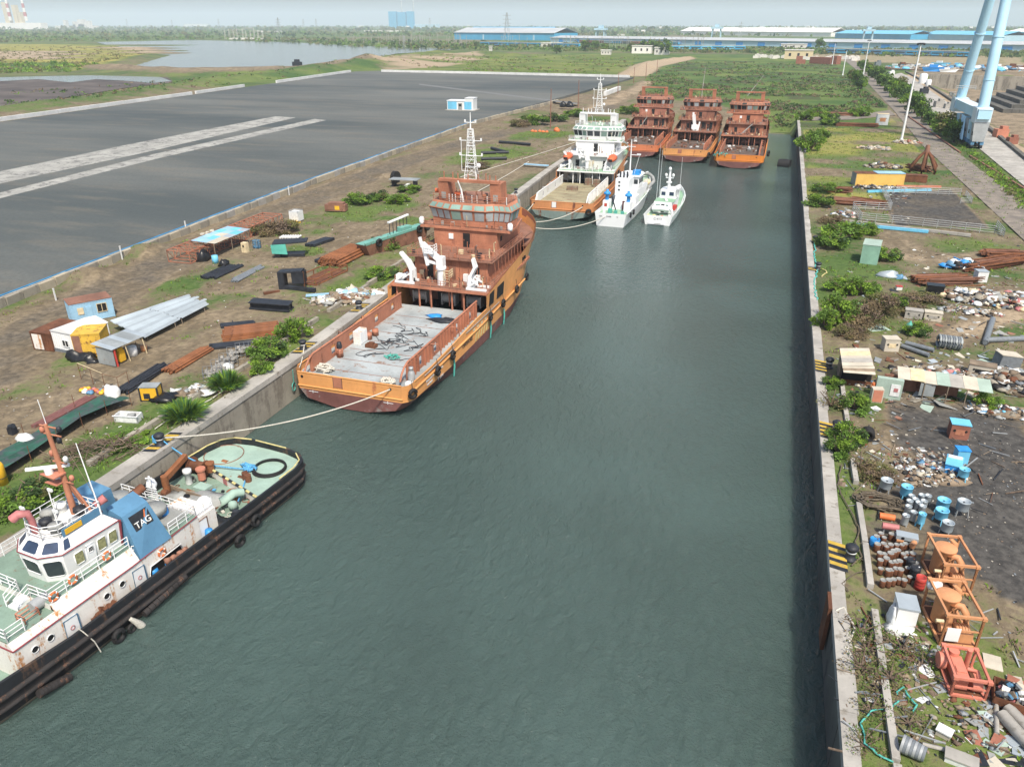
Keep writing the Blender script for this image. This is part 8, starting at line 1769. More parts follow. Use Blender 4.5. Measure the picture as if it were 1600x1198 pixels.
for k,u,v,r,h,lab in(('spike',290,655,2.0,2.0,'spiky green bush near the tug\'s bollard'),('spike',355,606,1.9,1.9,'spiky green bush by the pale sheet scraps on the quay'),('bright',408,582,1.5,1.5,'small bright green bush at the quay edge by the orange stern'),('mid',420,556,2.5,1.8,'broad green bush between the wire cages and the quay'),('bright',458,532,2.2,2.2,'bright leafy bush at the end of the rusty beam stack'),('mid',20,800,2.4,1.4,'low green bush in the corner behind the tug\'s wheelhouse'),('dark',60,772,2.4,1.0,'dark low bush behind the tug\'s mast'),('bright',195,690,2.2,.5,'patch of bright ground plants beside the brush heap'),('mid',560,318,3.4,1.8,'bush clump behind the derelict machine'),('bright',622,318,2.8,1.6,'bright bush clump on the grass near the orange ship\'s funnel'),('dark',590,312,3.0,1.6,'darker bush between two bright clumps on the left yard'),('mid',640,300,3.0,1.4,'bush beside the tarped table on the left yard'),('dark',602,388,2.6,2.0,'dark green bush beside the grounded barge'),('mid',596,430,3.0,1.0,'low green growth before the white davit'),('dry',440,362,4.0,2.2,'brown brush heap by the white water tank'),('dry',412,366,3.2,1.8,'brown brush heap at the end of the truss'),('mid',835,195,6,3,'green shrub line by the nearest dark pole'),('dark',868,190,5,2.6,'dark shrub by the nearest dark pole'),('mid',900,182,5,2.2,'shrub by the second dark pole'),('dry',812,198,4.5,2.5,'brown mound of brush on the yard track'),('mid',985,178,5,3.0,'green shrub behind the left-hand wreck'),('dry',745,262,4.5,1.6,'brown brush behind the orange ship\'s mast'),('bright',1310,502,2.6,2.6,'large bright green bush inside the right quay wall'),('bright',1290,512,1.9,2.0,'bright bush at the right quay edge beside the largest one'),('bright',1345,465,2.4,1.9,'bright bush behind the largest bush on the right yard'),('dry',1345,510,3.2,2.2,'large brown dry bush heap beside the bright bush'),('dry',1375,490,3.0,2.2,'brown dry bush heap behind the other brown heap'),('dry',1330,525,2.2,1.3,'low brown dry bush before the shack'),('mid',1432,524,1.7,1.2,'small green bush beside the teal gas cylinder'),('mid',1398,482,1.5,1.4,'green bush before the concrete box pair'),('dry',1440,470,3.2,1.0,'dry grass clump before the black bale'),('dry',1420,485,2.6,.9,'dry grass clump left of the concrete boxes'),('bright',1320,372,4.0,2.2,'wide bright bush below the blue beam'),('mid',1298,385,3.4,2.0,'bush at the right quay edge near the teal container'),('bright',1350,365,3.4,1.6,'low bright bush right of the blue beam\'s end'),('mid',1385,405,2.6,1.4,'dry green bush right of the teal container'),('dry',1300,350,3.0,1.6,'brown dry bush on the right quay near the small rubbish heap'),('bright',1320,455,3.0,1.3,'low bright growth behind the large bush'),('mid',1278,322,3.2,2.0,'bush next to the small bollard by the bar stacks'),('mid',1290,300,3.4,1.6,'bush left of the bar stacks'),('bright',1265,236,4.4,4.4,'tall bright bush at the far right quay edge'),('mid',1278,222,4.0,3.6,'rounded bush behind the tall bright one'),('bright',1258,188,4.5,3.0,'bright bush at the head of the right quay'),('bright',1275,182,4.0,2.6,'bright bush by the side track'),('mid',1295,188,4.5,2.4,'green bush in front of the rusty scrap line'),('bright',1345,182,5,3,'yellow green bush beside the side track'),('mid',1295,195,4,2,'lower bush before the rusty scrap line'),('pale',1298,635,1.7,1.6,'pale whitish bush on the right quay below the shack'),('mid',1335,640,1.8,1.3,'leafy weeds before the pink cupboard'),('mid',1322,690,1.8,1.5,'green bush beside the tyres on the right quay'),('mid',1310,710,1.4,1.4,'green weeds between the bollard and the tyres'),('pale',1345,730,1.6,1.3,'yellowish dry weeds below the tyres'),('dry',1370,745,1.8,1.0,'brown dry weeds left of the rubbish heaps'),('bright',1540,636,1.4,1.2,'green bush at the end of the long shack'),('mid',1300,605,1.2,1.0,'weeds at the shack\'s quay corner'),('weed',1345,985,1.5,1.0,'straggly olive weeds on the right quay, farthest of three patches'),('weed',1355,1015,1.6,.9,'straggly brown weeds on the right quay beside the white box'),('weed',1345,1045,1.5,1.0,'straggly olive weeds on the right quay, middle patch'),('weed',1410,1015,1.6,.8,'brown weeds before the torn plastic'),('weed',1390,1060,1.5,.8,'olive weeds inside the pale beam'),('weed',1375,1085,1.3,.7,'greener weeds around the teal rope'),('weed',1360,1110,1.3,.8,'brown weeds by the teal rope bend'),('weed',1350,1165,1.2,.8,'olive weeds at the bottom of the right quay'),('weed',1440,1040,1.4,.7,'olive weeds left of the coral cage'),('weed',1420,1130,1.3,.6,'brown weeds before the grey tub')):
 bush(k,u,v,r,h,lab)
q=random.Random(9);b=MB(M['twig'])
for i in range(420):
 a_,k=q.random()*6.28,q.random()**.6;p_=Vector((4.0*k*math.cos(a_),1.9*k*math.sin(a_),1.1*(1-k*k)+q.uniform(0,.25)));d=Vector((q.uniform(-1,1),q.uniform(-1,1),q.uniform(-.35,.35)))*q.uniform(.5,1.5);b.use(M[q.choice(['twig','twig','bark','wood'])]);b.bar(p_,p_+d,q.uniform(.025,.06))
tag(b.build('branch_heap',None,on(150,710),R(36)),'brown heap of dead branches behind the tug','brush heap',None,'stuff')
def tree_proto(seed,cols,R_=2.6,H_=4.2,trunk=1.6):
 r_s=np.random.RandomState(seed);t=thing('tree','x','tree');crown([M[c]for c in cols],r_s,R_,H_,trunk*.6,24,80,.36).build('crown',t)
 b=MB(M['bark']);b.tube([(0,0,-.1),(.1,0,trunk),(.0,.1,trunk+H_*.5)],[.26,.18,.06],6)
 for k in range(5):a_=k*1.3+seed;b.tube([(0.05,0,trunk*.8),(R_*.45*math.cos(a_),R_*.45*math.sin(a_),trunk+H_*.35)],[.1,.03],4)
 b.build('trunk',t);return t
TP=[tree_proto(1,['leaf_mid','leaf_dark','leaf_bright']),tree_proto(2,['leaf_dark','leaf_mid','leaf_mid']),tree_proto(3,['leaf_bright','leaf_mid','leaf_olive'])]
tu=set();q=random.Random(31)
def tree(k,u,v,s,lab,grp):
 p_=on(u,v)
 if k not in tu:tu.add(k);o=TP[k];o.location=p_
 else:o=dup(TP[k],p_)
 o.rotation_euler=(0,0,q.random()*6);o.scale=(s,s,s*q.uniform(.8,1.15));o['label']=lab;o['group']=grp
for i,(u,v,s,k)in enumerate(((1476,212,2.0,2),(1490,222,1.4,1),(1452,196,1.3,1),(1440,186,1.5,0),(1428,178,1.7,1),(1418,168,1.9,0),(1408,160,2.0,1),(1400,153,1.9,2),(1393,146,1.9,0),(1385,140,1.9,1),(1378,135,1.8,0),(1370,128,1.8,1),(1362,122,1.7,0),(1356,116,1.7,2),(1350,111,1.6,1),(1344,107,1.6,0),(1338,134,1.7,1),(1330,126,1.4,2),(1345,140,1.6,0))):
 lab='yellow green tree at the foot of the blue crane' if i==0 else 'dark small tree hidden by the crane foot' if i==1 else 'tree beside the dusty road, number %s from the crane'%('two three four five six seven eight nine ten eleven twelve thirteen fourteen fifteen'.split()[i-2])if i<16 else('tree by the second lamp post, '+('nearest the post','smallest','darkest')[i-16])
 if 1<i<16:lab='rounded tree in the row beside the dusty road'
 tree(k,u,v,s,lab,'trees along the dusty road')
def far_tree(k,u,v,s,lab,grp):tree(k,u,v,s,lab,grp)
for i,(u,v,s)in enumerate(((915,80,3.0),(930,79,3.2),(945,80,2.6),(1005,81,3.4),(1018,83,3.6),(1030,84,3.0),(1040,86,3.4),(1280,77,3.0),(1230,71,2.8),(1250,70,2.2),(870,84,2.6),(985,82,2.4))):
 tree(i%3,u,v,s,'dark tree on the railway side of the far field','trees before the blue warehouses')
def cover_at(x,y):
 i=int(np.clip(np.searchsorted(xs,x)-1,0,nx-2));j=int(np.clip(np.searchsorted(ys,y)-1,0,ny-2));return gr[j,i]
r_s=np.random.RandomState(5);L_=Leaves([M['leaf_mid'],M['leaf_bright'],M['leaf_olive'],M['leaf_dry']]);cs=[];km=[]
for box_,n in(((9.2,75,30,130),5200),((9.2,60,130,330),5200),((-105,-51,28,140),4200),((-100,-56,140,330),3200)):
 X_=r_s.uniform(box_[0],box_[1],n);Y_=r_s.uniform(box_[2],box_[3],n)
 for x,y in zip(X_,Y_):
  c=cover_at(x,y)
  if c>.33 and r_s.rand()<(c-.2)*1.3 and not(x<0 and x>quay_x(y)-1.8):cs.append((x,y,gz(x,y)));km.append(c)
cs=np.array(cs)
for mi in range(4):
 sel=cs[r_s.rand(len(cs))<(.45,.3,.25,.22)[mi]]
 for k in range(5):
  j=sel+np.concatenate([r_s.normal(0,.28,(len(sel),2)),np.zeros((len(sel),1))],1);L_.add(j,.38,mi,r_s,1.0,.16)
tag(L_.build('grass'),'tufts of green and dry grass over the dockside yards',None,None,'stuff')
def clumps(name,lab,pts,sizes,per,mats,leaf,seed,hr=.8):
 r_=np.random.RandomState(seed);L_=Leaves([M[m]for m in mats]);pts=np.array(pts);sizes=np.array(sizes);n=len(pts)
 d=r_.normal(size=(n,per,3));d/=np.linalg.norm(d,axis=2)[:,:,None];d[:,:,2]=np.abs(d[:,:,2])
 c=pts[:,None,:]+d*sizes[:,None,None]*r_.uniform(.5,1.1,(n,per,1))*np.array([1,1,hr]);mi=r_.randint(0,len(mats),n)
 for k in range(len(mats)):
  cc=c[mi==k].reshape(-1,3);ss=np.repeat(sizes[mi==k],per)[:,None]
  if len(cc):L_.add(cc,leaf*ss,k,r_,.3,.7)
 return tag(L_.build(name),lab,None,None,'stuff')
def spread(uvpoly,n,seed,smin,smax,gap=0.0,dense=None):
 r_=np.random.RandomState(seed);us=[p_[0]for p_ in uvpoly];vs=[p_[1]for p_ in uvpoly];out=[];sz=[]
 while len(out)<n:
  u,v=r_.uniform(min(us),max(us),400),r_.uniform(min(vs),max(vs),400);ok=pip(u,v,uvpoly)
  for a_,c in zip(u[ok],v[ok]):
   p_=at(a_,c)
   if gap and noise.noise(Vector((p_.x*gap,p_.y*gap,seed)))<-.08:continue
   out.append((p_.x,p_.y,gz(p_.x,p_.y)-.1));sz.append(r_.uniform(smin,smax))
   if len(out)>=n:break
 return out,sz
P_,S_=spread([(1000,150),(1015,118),(1065,97),(1295,97),(1380,165),(1385,176),(1250,176),(1225,190),(1130,160)],3600,3,.4,1.5,.03)
clumps('scrub','low dark scrub covering the field beyond the derelict ships',P_,S_,12,['leaf_dark','leaf_mid','leaf_pale','leaf_dark','leaf_dry','twig'],.5,4,.6)
P_,S_=spread([(1395,150),(1470,205),(1510,240),(1600,330),(1600,300),(1500,215),(1400,135),(1370,118)],420,8,.4,1.2);clumps('roadside_scrub','green undergrowth between the road and the concrete apron',P_,S_,14,['leaf_mid','leaf_olive','leaf_bright'],.45,9)
P_,S_=spread([(560,90),(760,86),(1000,88),(985,116),(700,112)],700,12,.6,2.0,.02);clumps('field_weeds','weeds over the sunlit field beyond the lot',P_,S_,10,['leaf_mid','leaf_olive','leaf_bright','leaf_dry'],.5,13,.5)
P_,S_=spread([(-60,100),(120,98),(160,106),(110,113),(-60,116)],260,14,1.5,4);clumps('marsh_plants','green and olive marsh plants beside the dark pool',P_,S_,14,['leaf_mid','leaf_bright','leaf_olive'],.5,15,.5)
P_,S_=spread([(-60,70),(200,74),(236,86),(160,102),(-60,99)],500,16,1.0,3);clumps('marsh_grass','olive marsh grass on the spit by the pond',P_,S_,10,['leaf_olive','leaf_olive','leaf_dry'],.5,17,.35)
P_,S_=spread([(-60,150),(160,135),(280,124),(600,96),(620,104),(550,112),(300,140),(-60,190)],420,18,.5,1.8,.02);clumps('bank_scrub','scattered scrub on the banks between the ponds and the lot',P_,S_,10,['leaf_dark','leaf_dry','leaf_mid'],.5,19,.6)
wp_,ws_=[],[]
for poly,n,s0,s1 in(([(-80,58),(330,56),(700,66),(900,70),(900,76),(640,78),(330,62),(-80,68)],1100,2.5,6),([(-80,46),(400,44),(720,50),(1700,54),(1700,60),(880,56),(700,58),(300,56),(-80,57)],1800,5,11),([(-80,41.5),(1700,42.5),(1700,54),(700,50),(-80,46)],2600,8,20),([(680,78),(1000,82),(1300,86),(1300,82),(1000,77),(700,72)],420,2,4.5),([(1320,88),(1700,92),(1700,78),(1340,78)],420,2,5),([(1160,78),(1300,82),(1300,78),(1180,75)],120,2,4)):
 a_,c=spread(poly,n,len(wp_)+3,s0,s1);wp_+=a_;ws_+=c
clumps('woods','hazy green woods spreading to the horizon',wp_,ws_,9,['leaf_dark','leaf_mid','leaf_pale','leaf_olive'],.75,23,.8)
t=thing('gantry_crane','giant light blue gantry crane leg standing on the right','crane',(60.5,284,G));O_=Vector((60.5,284,G))
def leg_(p0,p1,w0,w1):
 p0,p1=Vector(p0)-O_,Vector(p1)-O_;d=p1-p0;b=MB(M['crane_blue']);b.tube([p0,p0+d,p0+d*2],[w0,w1,w1],16);b.tube([p0,p0+d*.06],[w0*1.15,w0*1.15],16)
 for k in(.35,.7,1.3):b.tube([p0+d*k,p0+d*(k+.008)],w0*1.06,16)
 b.build('leg',t)
leg_((60.5,285.5,12),(60.5,290.8,46.6),1.62,1.5);leg_((60.5,324,14),(60.5,313,47.1),1.62,1.5)
b=MB(M['crane_blue']);b.b(-1.8,1.8,-2,43,8.9,11.6);b.use(M['crane_white']);b.b(-1.9,1.9,-2.1,43.1,11.6,11.8);b.build('sill_beam',t)
b=MB(M['crane_white']);b.b(-2.2,2.2,-1.2,4.4,7.6,12.1);b.build('foot_box',t);b=MB(M['crane_white']);b.b(-2.2,2.2,36,42,7.6,12.1);b.build('foot_box',t)
for k in range(6):
 y=-1.5+k*5.2;b=MB(M['crane_blue' if k%2 else 'steel']);b.hexa([(-1.6,y,2.2),(1.6,y,2.2),(1.6,y+3.6,2.2),(-1.6,y+3.6,2.2),(-2.2,y+.3,8.0),(2.2,y+.3,8.0),(2.2,y+3.0,8.0),(-2.2,y+3.0,8.0)]);b.use(M['dark_steel']);b.b(-1.9,-1.5,y+.4,y+1.6,4,7);b.build('bogie',t)
 for dx in(-1.3,1.3):
  w=MB(M['funnel_blue']);w.b(dx-.5,dx+.5,y+.2,y+3.2,1.2,2.3)
  for yy in(.9,2.5):w.use(M['dark_steel']);w.cone((dx-.35,y+yy,.75),(dx+.35,y+yy,.75),.75,n=12)
  w.build('wheel_truck',t)
b=MB(M['crane_blue'])
for k in range(3):b.bar((-2.7,8+k*2.2,1.5),(-2.5,12+k*2.2,8.4),.4)
b.build('brace',t)
b=MB(M['steel']);b.rail([(-2.6,36,11.9),(-2.6,46,11.9),(2.6,46,11.9)],1.4,.09,3,2.5);b.rail([(-3.0,34,15),(3.0,34,15)],1.2,.09,2,2);b.build('platform_railing',t)
for a0,a1,lab in(((1515,245),(1600,300),'crane rail on the grass, nearer'),((1500,240),(1420,180),'crane rail running back from the crane foot')):stock('crane_rail',lab,'rail',None,a0,a1,1,.25,M['rust_dark'],jit=0,square=True)
P0,P1,P2=at(1425,118),at(1700,125),at(1425,118)
w=at(1432,117);e=at(1720,126)
t=thing('dry_dock_wall','long grey wall of the dry dock behind the crane','dock wall',w);d=e-w;b=MB(M['concrete']);n=26
for k in range(n):a_,c=d*(k/n),d*((k+.98)/n);b.hexa([(a_.x,a_.y-2,-9),(c.x,c.y-2,-9),(c.x,c.y+2,-9),(a_.x,a_.y+2,-9),(a_.x,a_.y-1.5,.9),(c.x,c.y-1.5,.9),(c.x,c.y+2,.9),(a_.x,a_.y+2,.9)])
b.build('wall_panel',t)
t=thing('dry_dock_steps','dark stepped blocks at the end of the dry dock','blocks',at(1592,148));b=MB(M['concrete_dark'])
for k in range(5):b.b(-8+k*5,60,-10+k*6,60,-9+k*2,-7+k*2)
b.build('step',t)
t=thing('dock_kerb','dark kerb and cable trench along the edge of the dry dock','kerb');pp=[at(u,v)for u,v in((1415,113),(1432,122),(1490,160),(1545,202),(1600,248),(1700,330))]
for p_,q_ in zip(pp,pp[1:]):b=MB(M['concrete_dark']);b.bar(p_+Vector((0,0,.4)),q_+Vector((0,0,.4)),1.2,1.0);b.build('kerb_segment',t)
for u,v,s,m,lab in((1441,131,5,'plastic_white','white cylinder tank on the apron by the dock wall'),(1450,135,3.2,'plastic_white','smaller white tank beside the larger on the apron'),(1443,147,4,'dark_steel','black box standing on the apron'),(1466,168,4,'concrete_pale','white concrete blocks at the apron edge before the crane'),(1562,215,4,'salmon','red machine on the pale apron right of the crane'),(1580,225,3,'brick','red brown bin on the pale apron right of the crane'),(1545,182,3.4,'grey_plastic','dark bollard block at the dock kerb right of the crane'),(1371,103,5,'grey_plastic','grey hut at the head of the apron'),(1480,170,3,'concrete_pale','low white block near the crane on the apron'),(1392,118,4,'plastic_white','white car-sized block where apron and trees meet')):
 if 'cylinder' in lab or 'tank' in lab:simple('tank',lab,'tank',u,v,lambda b:b.use(M[m]).lathe((0,0,0),[(s*.5,0),(s*.5,s*1.1),(s*.3,s*1.25),(0,s*1.3)],12))
 else:simple('apron_block',lab,'block',u,v,lambda b:(b.use(M[m]).box((0,0,s*.35),(s,s*.7,s*.7),.3),b.box((s*.15,0,s*.8),(s*.5,s*.5,s*.3),.3)))
def shed(name,lab,u0,v0,u1,v1,dep,h,wall,roofm,rise=.12,doors=0,dm='blue',strips=0):
 p_,q_=at(u0,v0),at(u1,v1);L_=(q_-p_).length;ang=math.atan2(q_.y-p_.y,q_.x-p_.x);t=thing(name,lab,'warehouse',p_,ang,'warehouses beyond the railway');b=MB(M[wall])
 b.b(0,L_,0,dep,0,h);b.build('wall',t);b=MB(M[roofm]);r=dep*rise
 b.hexa([(-1,-2,h),(L_+1,-2,h),(L_+1,dep/2,h+r),(-1,dep/2,h+r),(-1,-2,h+.5),(L_+1,-2,h+.5),(L_+1,dep/2,h+r+.5),(-1,dep/2,h+r+.5)]);b.hexa([(-1,dep/2,h+r),(L_+1,dep/2,h+r),(L_+1,dep+2,h),(-1,dep+2,h),(-1,dep/2,h+r+.5),(L_+1,dep/2,h+r+.5),(L_+1,dep+2,h+.5),(-1,dep+2,h+.5)]);b.build('roof',t)
 for k in range(doors):
  x=L_*(k+.6)/doors;b=MB(M[dm]);b.b(x,x+L_*.014,-.6,0,.5,h*.75);b.build('door',t)
 for k in range(strips):b=MB(M['shed_pale']);x=L_*(k+.5)/strips;b.b(x,x+L_*.03,-.4,0,h*.2,h*.95);b.build('wall_panel',t)
 return t,L_
shed('warehouse','bright blue warehouse with a grey roof, at the left of the row',710,62,866,64,110,16,'shed_blue','shed_roof',.1,2,'shed_pale')
shed('warehouse','blue roofed warehouse just behind the bright blue one',730,57,858,58,90,18,'shed_blue','shed_blue',.1)
shed('warehouse','very long pale blue warehouse behind the trains',860,66,1640,82,75,8.5,'shed_pale','shed_roof',.05,22,'blue')
shed('warehouse','long white roofed warehouse behind the pale blue one',1063,54.5,1298,58,90,12,'shed_white','shed_white',.14);shed('warehouse','short blue roofed warehouse right of the white one',1304,60,1422,62.5,80,12,'shed_blue','cyan',.1);shed('warehouse','blue roofed warehouse behind the crane legs',1440,62,1566,65,80,12,'shed_pale','cyan',.1);shed('warehouse','pale warehouse at the right edge of the view',1570,60,1660,62,80,16,'shed_pale','shed_white',.1)
def train(lab,u0,v0,u1,v1,n,cols,h=6.0):
 p_,q_=at(u0,v0),at(u1,v1);L_=(q_-p_).length;ang=math.atan2(q_.y-p_.y,q_.x-p_.x);t=thing('train',lab,'train',p_,ang)
 for k in range(n):
  x0,x1=L_*k/n,L_*(k+.97)/n;c=cols[k%len(cols)];b=MB(M[c]);b.b(x0,x1,0,4,1.2,h);b.use(M['shed_roof']);b.b(x0,x1,-.2,4.2,h,h+.7);b.use(M['glass_dark']);b.b(x0+1,x1-1,-.1,0,h*.5,h*.72);b.build('carriage',t)
 b=MB(M['dark']);b.b(0,L_,.5,3.5,0,1.2);b.build('bogies',t)
train('long blue train standing before the left warehouses',750,71.5,905,75,10,['shed_blue','funnel_blue','shed_blue']);train('long blue train with pale roofs in the middle of the view',1010,78.5,1165,79,9,['shed_blue','cyan']);train('blue train behind the small cream building on the right',1290,84,1515,90,12,['funnel_blue','shed_blue']);train('container train with red wagons before the pale warehouse',905,67,1060,71,11,['salmon','salmon','brick','shed_pale','shed_blue','grey_plastic'],5)
for u,v,w,d,h,wm2,rm2,lab in((1247,93,30,14,9,'cream','village','small cream building at the edge of the scrub field'),(860,74,34,18,6,'village','shed_white','white roofed station hut between the trains'),(1002,84,26,12,9,'shed_white','village','white house by the dark trees, left one'),(1033,86,18,12,8,'village','village','white house by the dark trees, right one'),(946,86,12,8,5,'village','shed_white','tiny white hut at the edge of the far field'),(766,80,4,4,6,'village','village','tiny white kiosk by the sand mounds'),(1240,76,40,12,6,'village','shed_white','low white building beside the long pale warehouse')):
 t=thing('house',lab,'house',on(u,v));b=MB(M[wm2]);b.b(-w/2,w/2,0,d,0,h);b.build('wall',t);b=MB(M[rm2]);b.b(-w/2-.6,w/2+.6,-.6,d+.6,h,h+.8);b.build('roof',t)
 for k in range(3):b=MB(M['dark']);x=-w*.35+k*w*.3;b.b(x,x+w*.08,-.15,0,h*.35,h*.7);b.build('window',t)
b=MB(M['brick']);p_=on(1287,100);b.b(-14,10,-4,4,0,6);b.b(10,16,-3,4,0,7.5);tag(b.build('brick_block',None,p_,R(-38)),'red brown steel block lying at the scrub edge by the road','block')
b=MB(M['brick']);p_=on(1248,100);b.b(-3,3,-3,3,0,7);b.b(3,6,-2,2,0,4);tag(b.build('brick_block',None,p_),'small red brown block beside the cream building','block')
b=MB(M['village']);b.b(-.5,.5,-.5,.5,0,.8);b.hexa([(-.55,-.55,.8),(.55,-.55,.8),(.55,.55,.8),(-.55,.55,.8),(-.5,-.1,1.1),(.5,-.1,1.1),(.5,.1,1.1),(-.5,.1,1.1)]);vh=tag(b.build('village_house'),'tiny white house in the hazy village on the skyline','house','white houses of the village on the skyline');q=random.Random(77);fu=True
for i in range(70):
 u,v=(q.uniform(1180,1345),q.uniform(46,54))if i<44 else(q.uniform(1440,1600),q.uniform(46,53))if i<56 else(q.uniform(950,1180),q.uniform(45,52))if i<64 else(q.uniform(560,760),q.uniform(42,46));o=vh if fu else vh.copy()
 if not fu:COL.objects.link(o)
 fu=False;s=mpp(u,v);o.location=at(u,v);k=q.uniform(3,9)*s;o.scale=(k,k*.6,q.uniform(2,4.5)*s)
b=MB(M['village']);b.b(-3,3,-1.2,1.2,0,2.6);b.b(-1,1.4,-1,1,2.6,3.4);wc=tag(b.build('parked_vehicle'),'tiny white vehicle in the parked row beyond the scrub','vehicle','white vehicles parked beyond the scrub');fu=True
for i in range(46):
 u=q.uniform(1175,1345);v=90+(u-1175)*.02+q.uniform(-1.5,2.5);o=wc if fu else wc.copy()
 if not fu:COL.objects.link(o)
 fu=False;o.location=on(u,v);o.rotation_euler=(0,0,q.uniform(-.4,.4))
for i,(u,v,s,m,lab)in enumerate(((1462,112,9,'blue','bright blue tarpaulined boat beyond the dry dock wall'),(1482,113,6,'plastic_white','white wreck beside the blue tarpaulined boat'),(1455,104,4,'yellow','yellow machine beyond the dry dock wall'),(1500,108,8,'cyan','pale blue heap beyond the dry dock'),(1470,103,7,'cyan','light blue boat hull behind the yellow machine'),(1560,110,8,'grey_grime','grey heap right of the crane legs beyond the dock'),(1585,108,7,'rust','rusty heap at the right edge beyond the dock'),(1595,108,5,'blue','blue drum heap at the right edge beyond the dock'),(1400,107,6,'teal','green and blue boat beside the road trees'),(1412,104,6,'rust','brown boat hull beside the green one'),(1436,105,5,'funnel_blue','blue cabin boat beyond the apron'),(1530,111,6,'shed_pale','pale boat between the crane legs beyond the dock'))):
 p_=on(u,v);b=MB(M[m]);b.hexa([(-s,-s*.3,0),(s*.8,-s*.3,0),(s*.8,s*.3,0),(-s,s*.3,0),(-s*1.2,-s*.4,s*.35),(s*1.2,-s*.2,s*.4),(s*1.2,s*.2,s*.4),(-s*1.2,s*.4,s*.35)]);b.use(M['plastic_white' if i%3 else m]);b.b(-s*.6,s*.1,-s*.2,s*.2,s*.35,s*.6);tag(b.build('scrapped_boat',None,p_,rnd.uniform(-.5,.5)),lab,'boat','scrapped boats beyond the dry dock')
heap('colourful junk line beyond the dry dock wall',1500,110,60,14,3,320,31,['funnel_blue','grey_grime','rust','plastic_white','cyan','dark_steel','wood','concrete'],0,1.2,4.5)
t=thing('power_plant','hazy grey blue power plant block with two slim chimneys on the horizon','power plant',at(628,45));s=mpp(628,45)
b=MB(M['shed_blue']);b.b(-22*s,-9*s,0,30,0,24*s);b.build('boiler_block',t);b=MB(M['shed_blue']);b.b(-7*s,7*s,0,30,0,23*s);b.build('boiler_block',t);b=MB(M['shed_blue']);b.b(9*s,20*s,0,30,0,24*s);b.build('boiler_block',t);b=MB(M['shed_pale']);b.b(-24*s,60*s,20,60,0,6*s);b.build('turbine_hall',t)
for x in(-2,18):b=MB(M['shed_roof']);b.tube([(x*s,40,0),(x*s,40,70*s)],[1.4*s,.8*s],8);b.build('chimney',t)
t=thing('power_station','pale power station with red and white chimneys at the left horizon','power plant',at(30,46));s=mpp(30,46)
b=MB(M['shed_white']);b.b(-60*s,46*s,0,60,0,9*s);b.build('turbine_hall',t)
for x,w_,h_ in((-22,9,38),(-4,7,34),(4,6,24)):b=MB(M['cream']);b.b((x-w_/2)*s,(x+w_/2)*s,10,40,0,h_*s);b.build('boiler_house',t)
for x,lean in((-14,6),(18,7)):
 for k in range(7):b=MB(M['red' if k%2 else 'shed_white']);b.tube([((x+2.6*.0)*s,5,(12+k*6)*s),(x*s,5,(18+k*6)*s)],[(2.4-k*.12)*s,(2.3-k*.12)*s],8);b.build('chimney_band',t)
t=thing('factory','white factory with stepped towers beside the pale power station','factory',at(120,45));s=mpp(120,45)
for x,w_,h_ in((-36,14,4),(-22,5,12),(-4,5,10),(6,24,6),(10,12,13),(24,6,11),(34,12,4)):b=MB(M['village']);b.b((x-w_/2)*s,(x+w_/2)*s,0,30,0,h_*s);b.build('tower',t)
t=thing('white_depot','long white depot roof in the hazy green plain','depot',at(306,42));s=mpp(306,42);b=MB(M['shed_white']);b.b(-22*s,22*s,0,40,0,3.5*s);b.build('wall',t);b=MB(M['village']);b.b(-23*s,23*s,-2,42,3.5*s,4*s);b.build('roof',t)
t=thing('substation','pale steel gantries of the substation beyond the pond','substation',at(382,62));s=mpp(382,62);q=random.Random(3)
for x in(-35,-27,-19,-12,-2,4,12,19,26,34):
 b=MB(M['village']);h_=q.uniform(12,17);
 for dx in(-.8,.8):b.bar(((x+dx*1.6)*s,0,0),((x+dx*.3)*s,0,h_*s),.28*s)
 b.build('gantry_post',t)
for x0,x1,z in((-35,-19,13),(-12,4,14),(12,34,12),(-2,19,16)):b=MB(M['village']);b.bar((x0*s,0,z*s),(x1*s,0,z*s),.3*s);b.build('gantry_beam',t)
b=MB(M['village']);b.b(-20*s,30*s,-20,10,0,2.2*s);b.build('compound_wall',t)
def pylon(u,v,v1,lab):
 p_=at(u,v);h_=hgt(p_,v1);t=thing('pylon',lab,'pylon',p_,0,'transmission pylons in the plain');b=MB(M['steel']);w=h_*.11;k_=h_*.012
 for sx in(-1,1):
  for sy in(-1,1):b.bar((sx*w,sy*w,0),(sx*w*.15,sy*w*.15,h_),k_)
 for z in(.62,.76,.9):b.bar((-h_*.17,0,h_*z),(h_*.17,0,h_*z),k_)
 for i in range(5):
  f0,f1=i/5,(i+1)/5;a_,c=w*(1-.85*f0),w*(1-.85*f1);b.bar((-a_,-a_,h_*f0),(c,-c,h_*f1),k_*.6);b.bar((a_,-a_,h_*f0),(-c,-c,h_*f1),k_*.6)
 b.build('lattice',t)
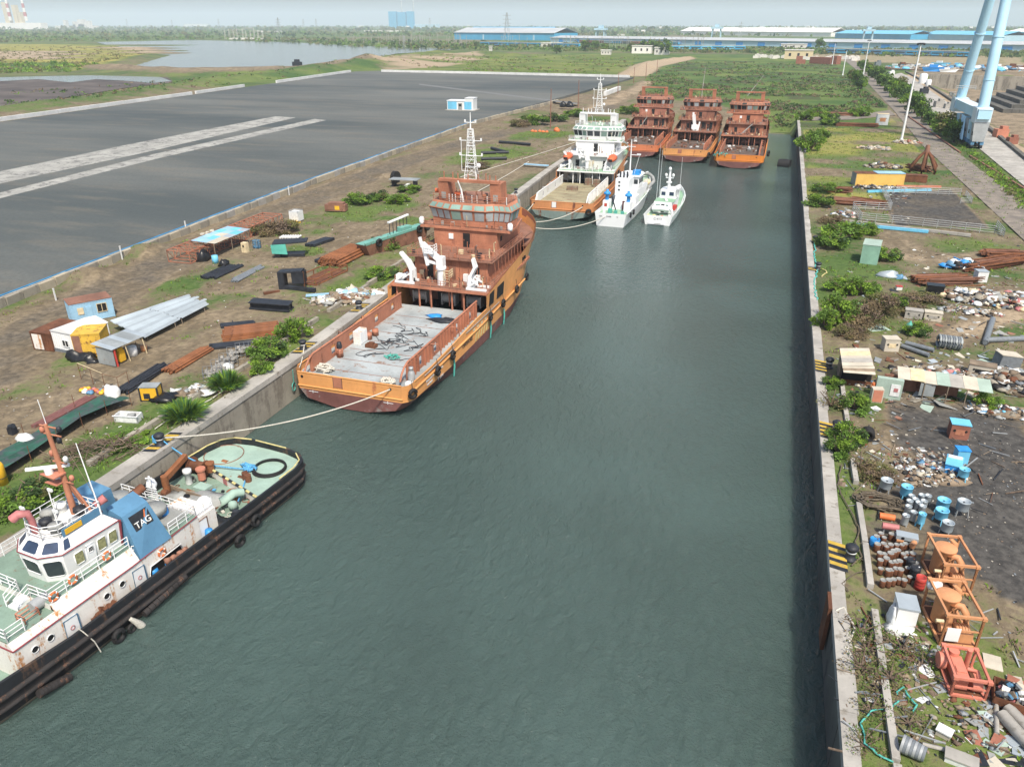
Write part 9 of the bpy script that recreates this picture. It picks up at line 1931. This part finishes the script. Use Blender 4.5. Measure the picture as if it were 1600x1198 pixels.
for i,(u,v,v1)in enumerate(((437,58,28),(200,45,30),(270,45,31),(495,48,30),(672,46,28),(343,46,30),(792,64,20),(632,78,56),(1156,60,34),(475,46,30))):pylon(u,v,v1,'slim lattice pylon '+('beside the substation','near the white factory','left of the white depot','right of the substation','right of the blue grey power plant','right of the white depot','in front of the bright blue warehouse','standing at the end of the pond','behind the white roofed warehouse','far beyond the substation')[i])
pole0=None;q=random.Random(15)
for i in range(90):
 u,v=(q.uniform(540,720),q.uniform(66,72))if i<44 else(q.uniform(720,1100),q.uniform(70,76));p_=at(u,v)
 if pole0 is None:b=MB(M['concrete_pale']);b.tube([(0,0,0),(0,0,14)],[.4,.3],5);b.bar((-2.2,0,12.5),(2.2,0,12.5),.3);pole0=o=tag(b.build('line_pole'),'slim pale railway pole in the rows along the tracks','pole','railway poles along the tracks')
 else:o=pole0.copy();COL.objects.link(o)
 o.location=p_;o.scale=(1,1,q.uniform(.8,1.3))
for u,v,lab in((1118,62,'pale blue portal crane on the white warehouse roof'),(937,64,'pale portal crane behind the pale blue warehouse'),(1355,66,'blue portal crane behind the short blue warehouse')):
 t=thing('portal_crane',lab,'crane',at(u,v));s=mpp(u,v);b=MB(M['shed_pale'])
 for x in(-7,7):b.bar((x*s,0,0),(x*s*.8,0,18*s),1.6*s);b.bar((x*s,20,0),(x*s*.8,20,18*s),1.6*s)
 b.b(-9*s,9*s,-4,24,15*s,18*s);b.b(-3*s,3*s,0,20,18*s,22*s);b.build('frame',t)
b=MB(M['plastic_white']);p_=on(465,106);b.use(M['dark_steel']).b(-4,4,-2,2,0,4);b.b(-2,2,-1.5,1.5,4,6);tag(b.build('excavator_cab',None,p_),'small dark machine on the bank of the pond','machine')
for i,(u,v,w_,m)in enumerate(((600,50,70,'village'),(420,51,50,'village'),(1190,88,14,'village'),(970,56,12,'village'))):
 p_=at(u,v);s=mpp(u,v);t=thing('boundary_wall',('long pale wall in the green plain left of the blue grey power plant','pale wall in the plain behind the substation','short pale wall by the parked vehicles','short pale wall behind the pale blue warehouse')[i],'wall',p_);b=MB(M[m]);b.b(-w_/2*s,w_/2*s,0,3,0,2.0*s);b.build('panel',t)
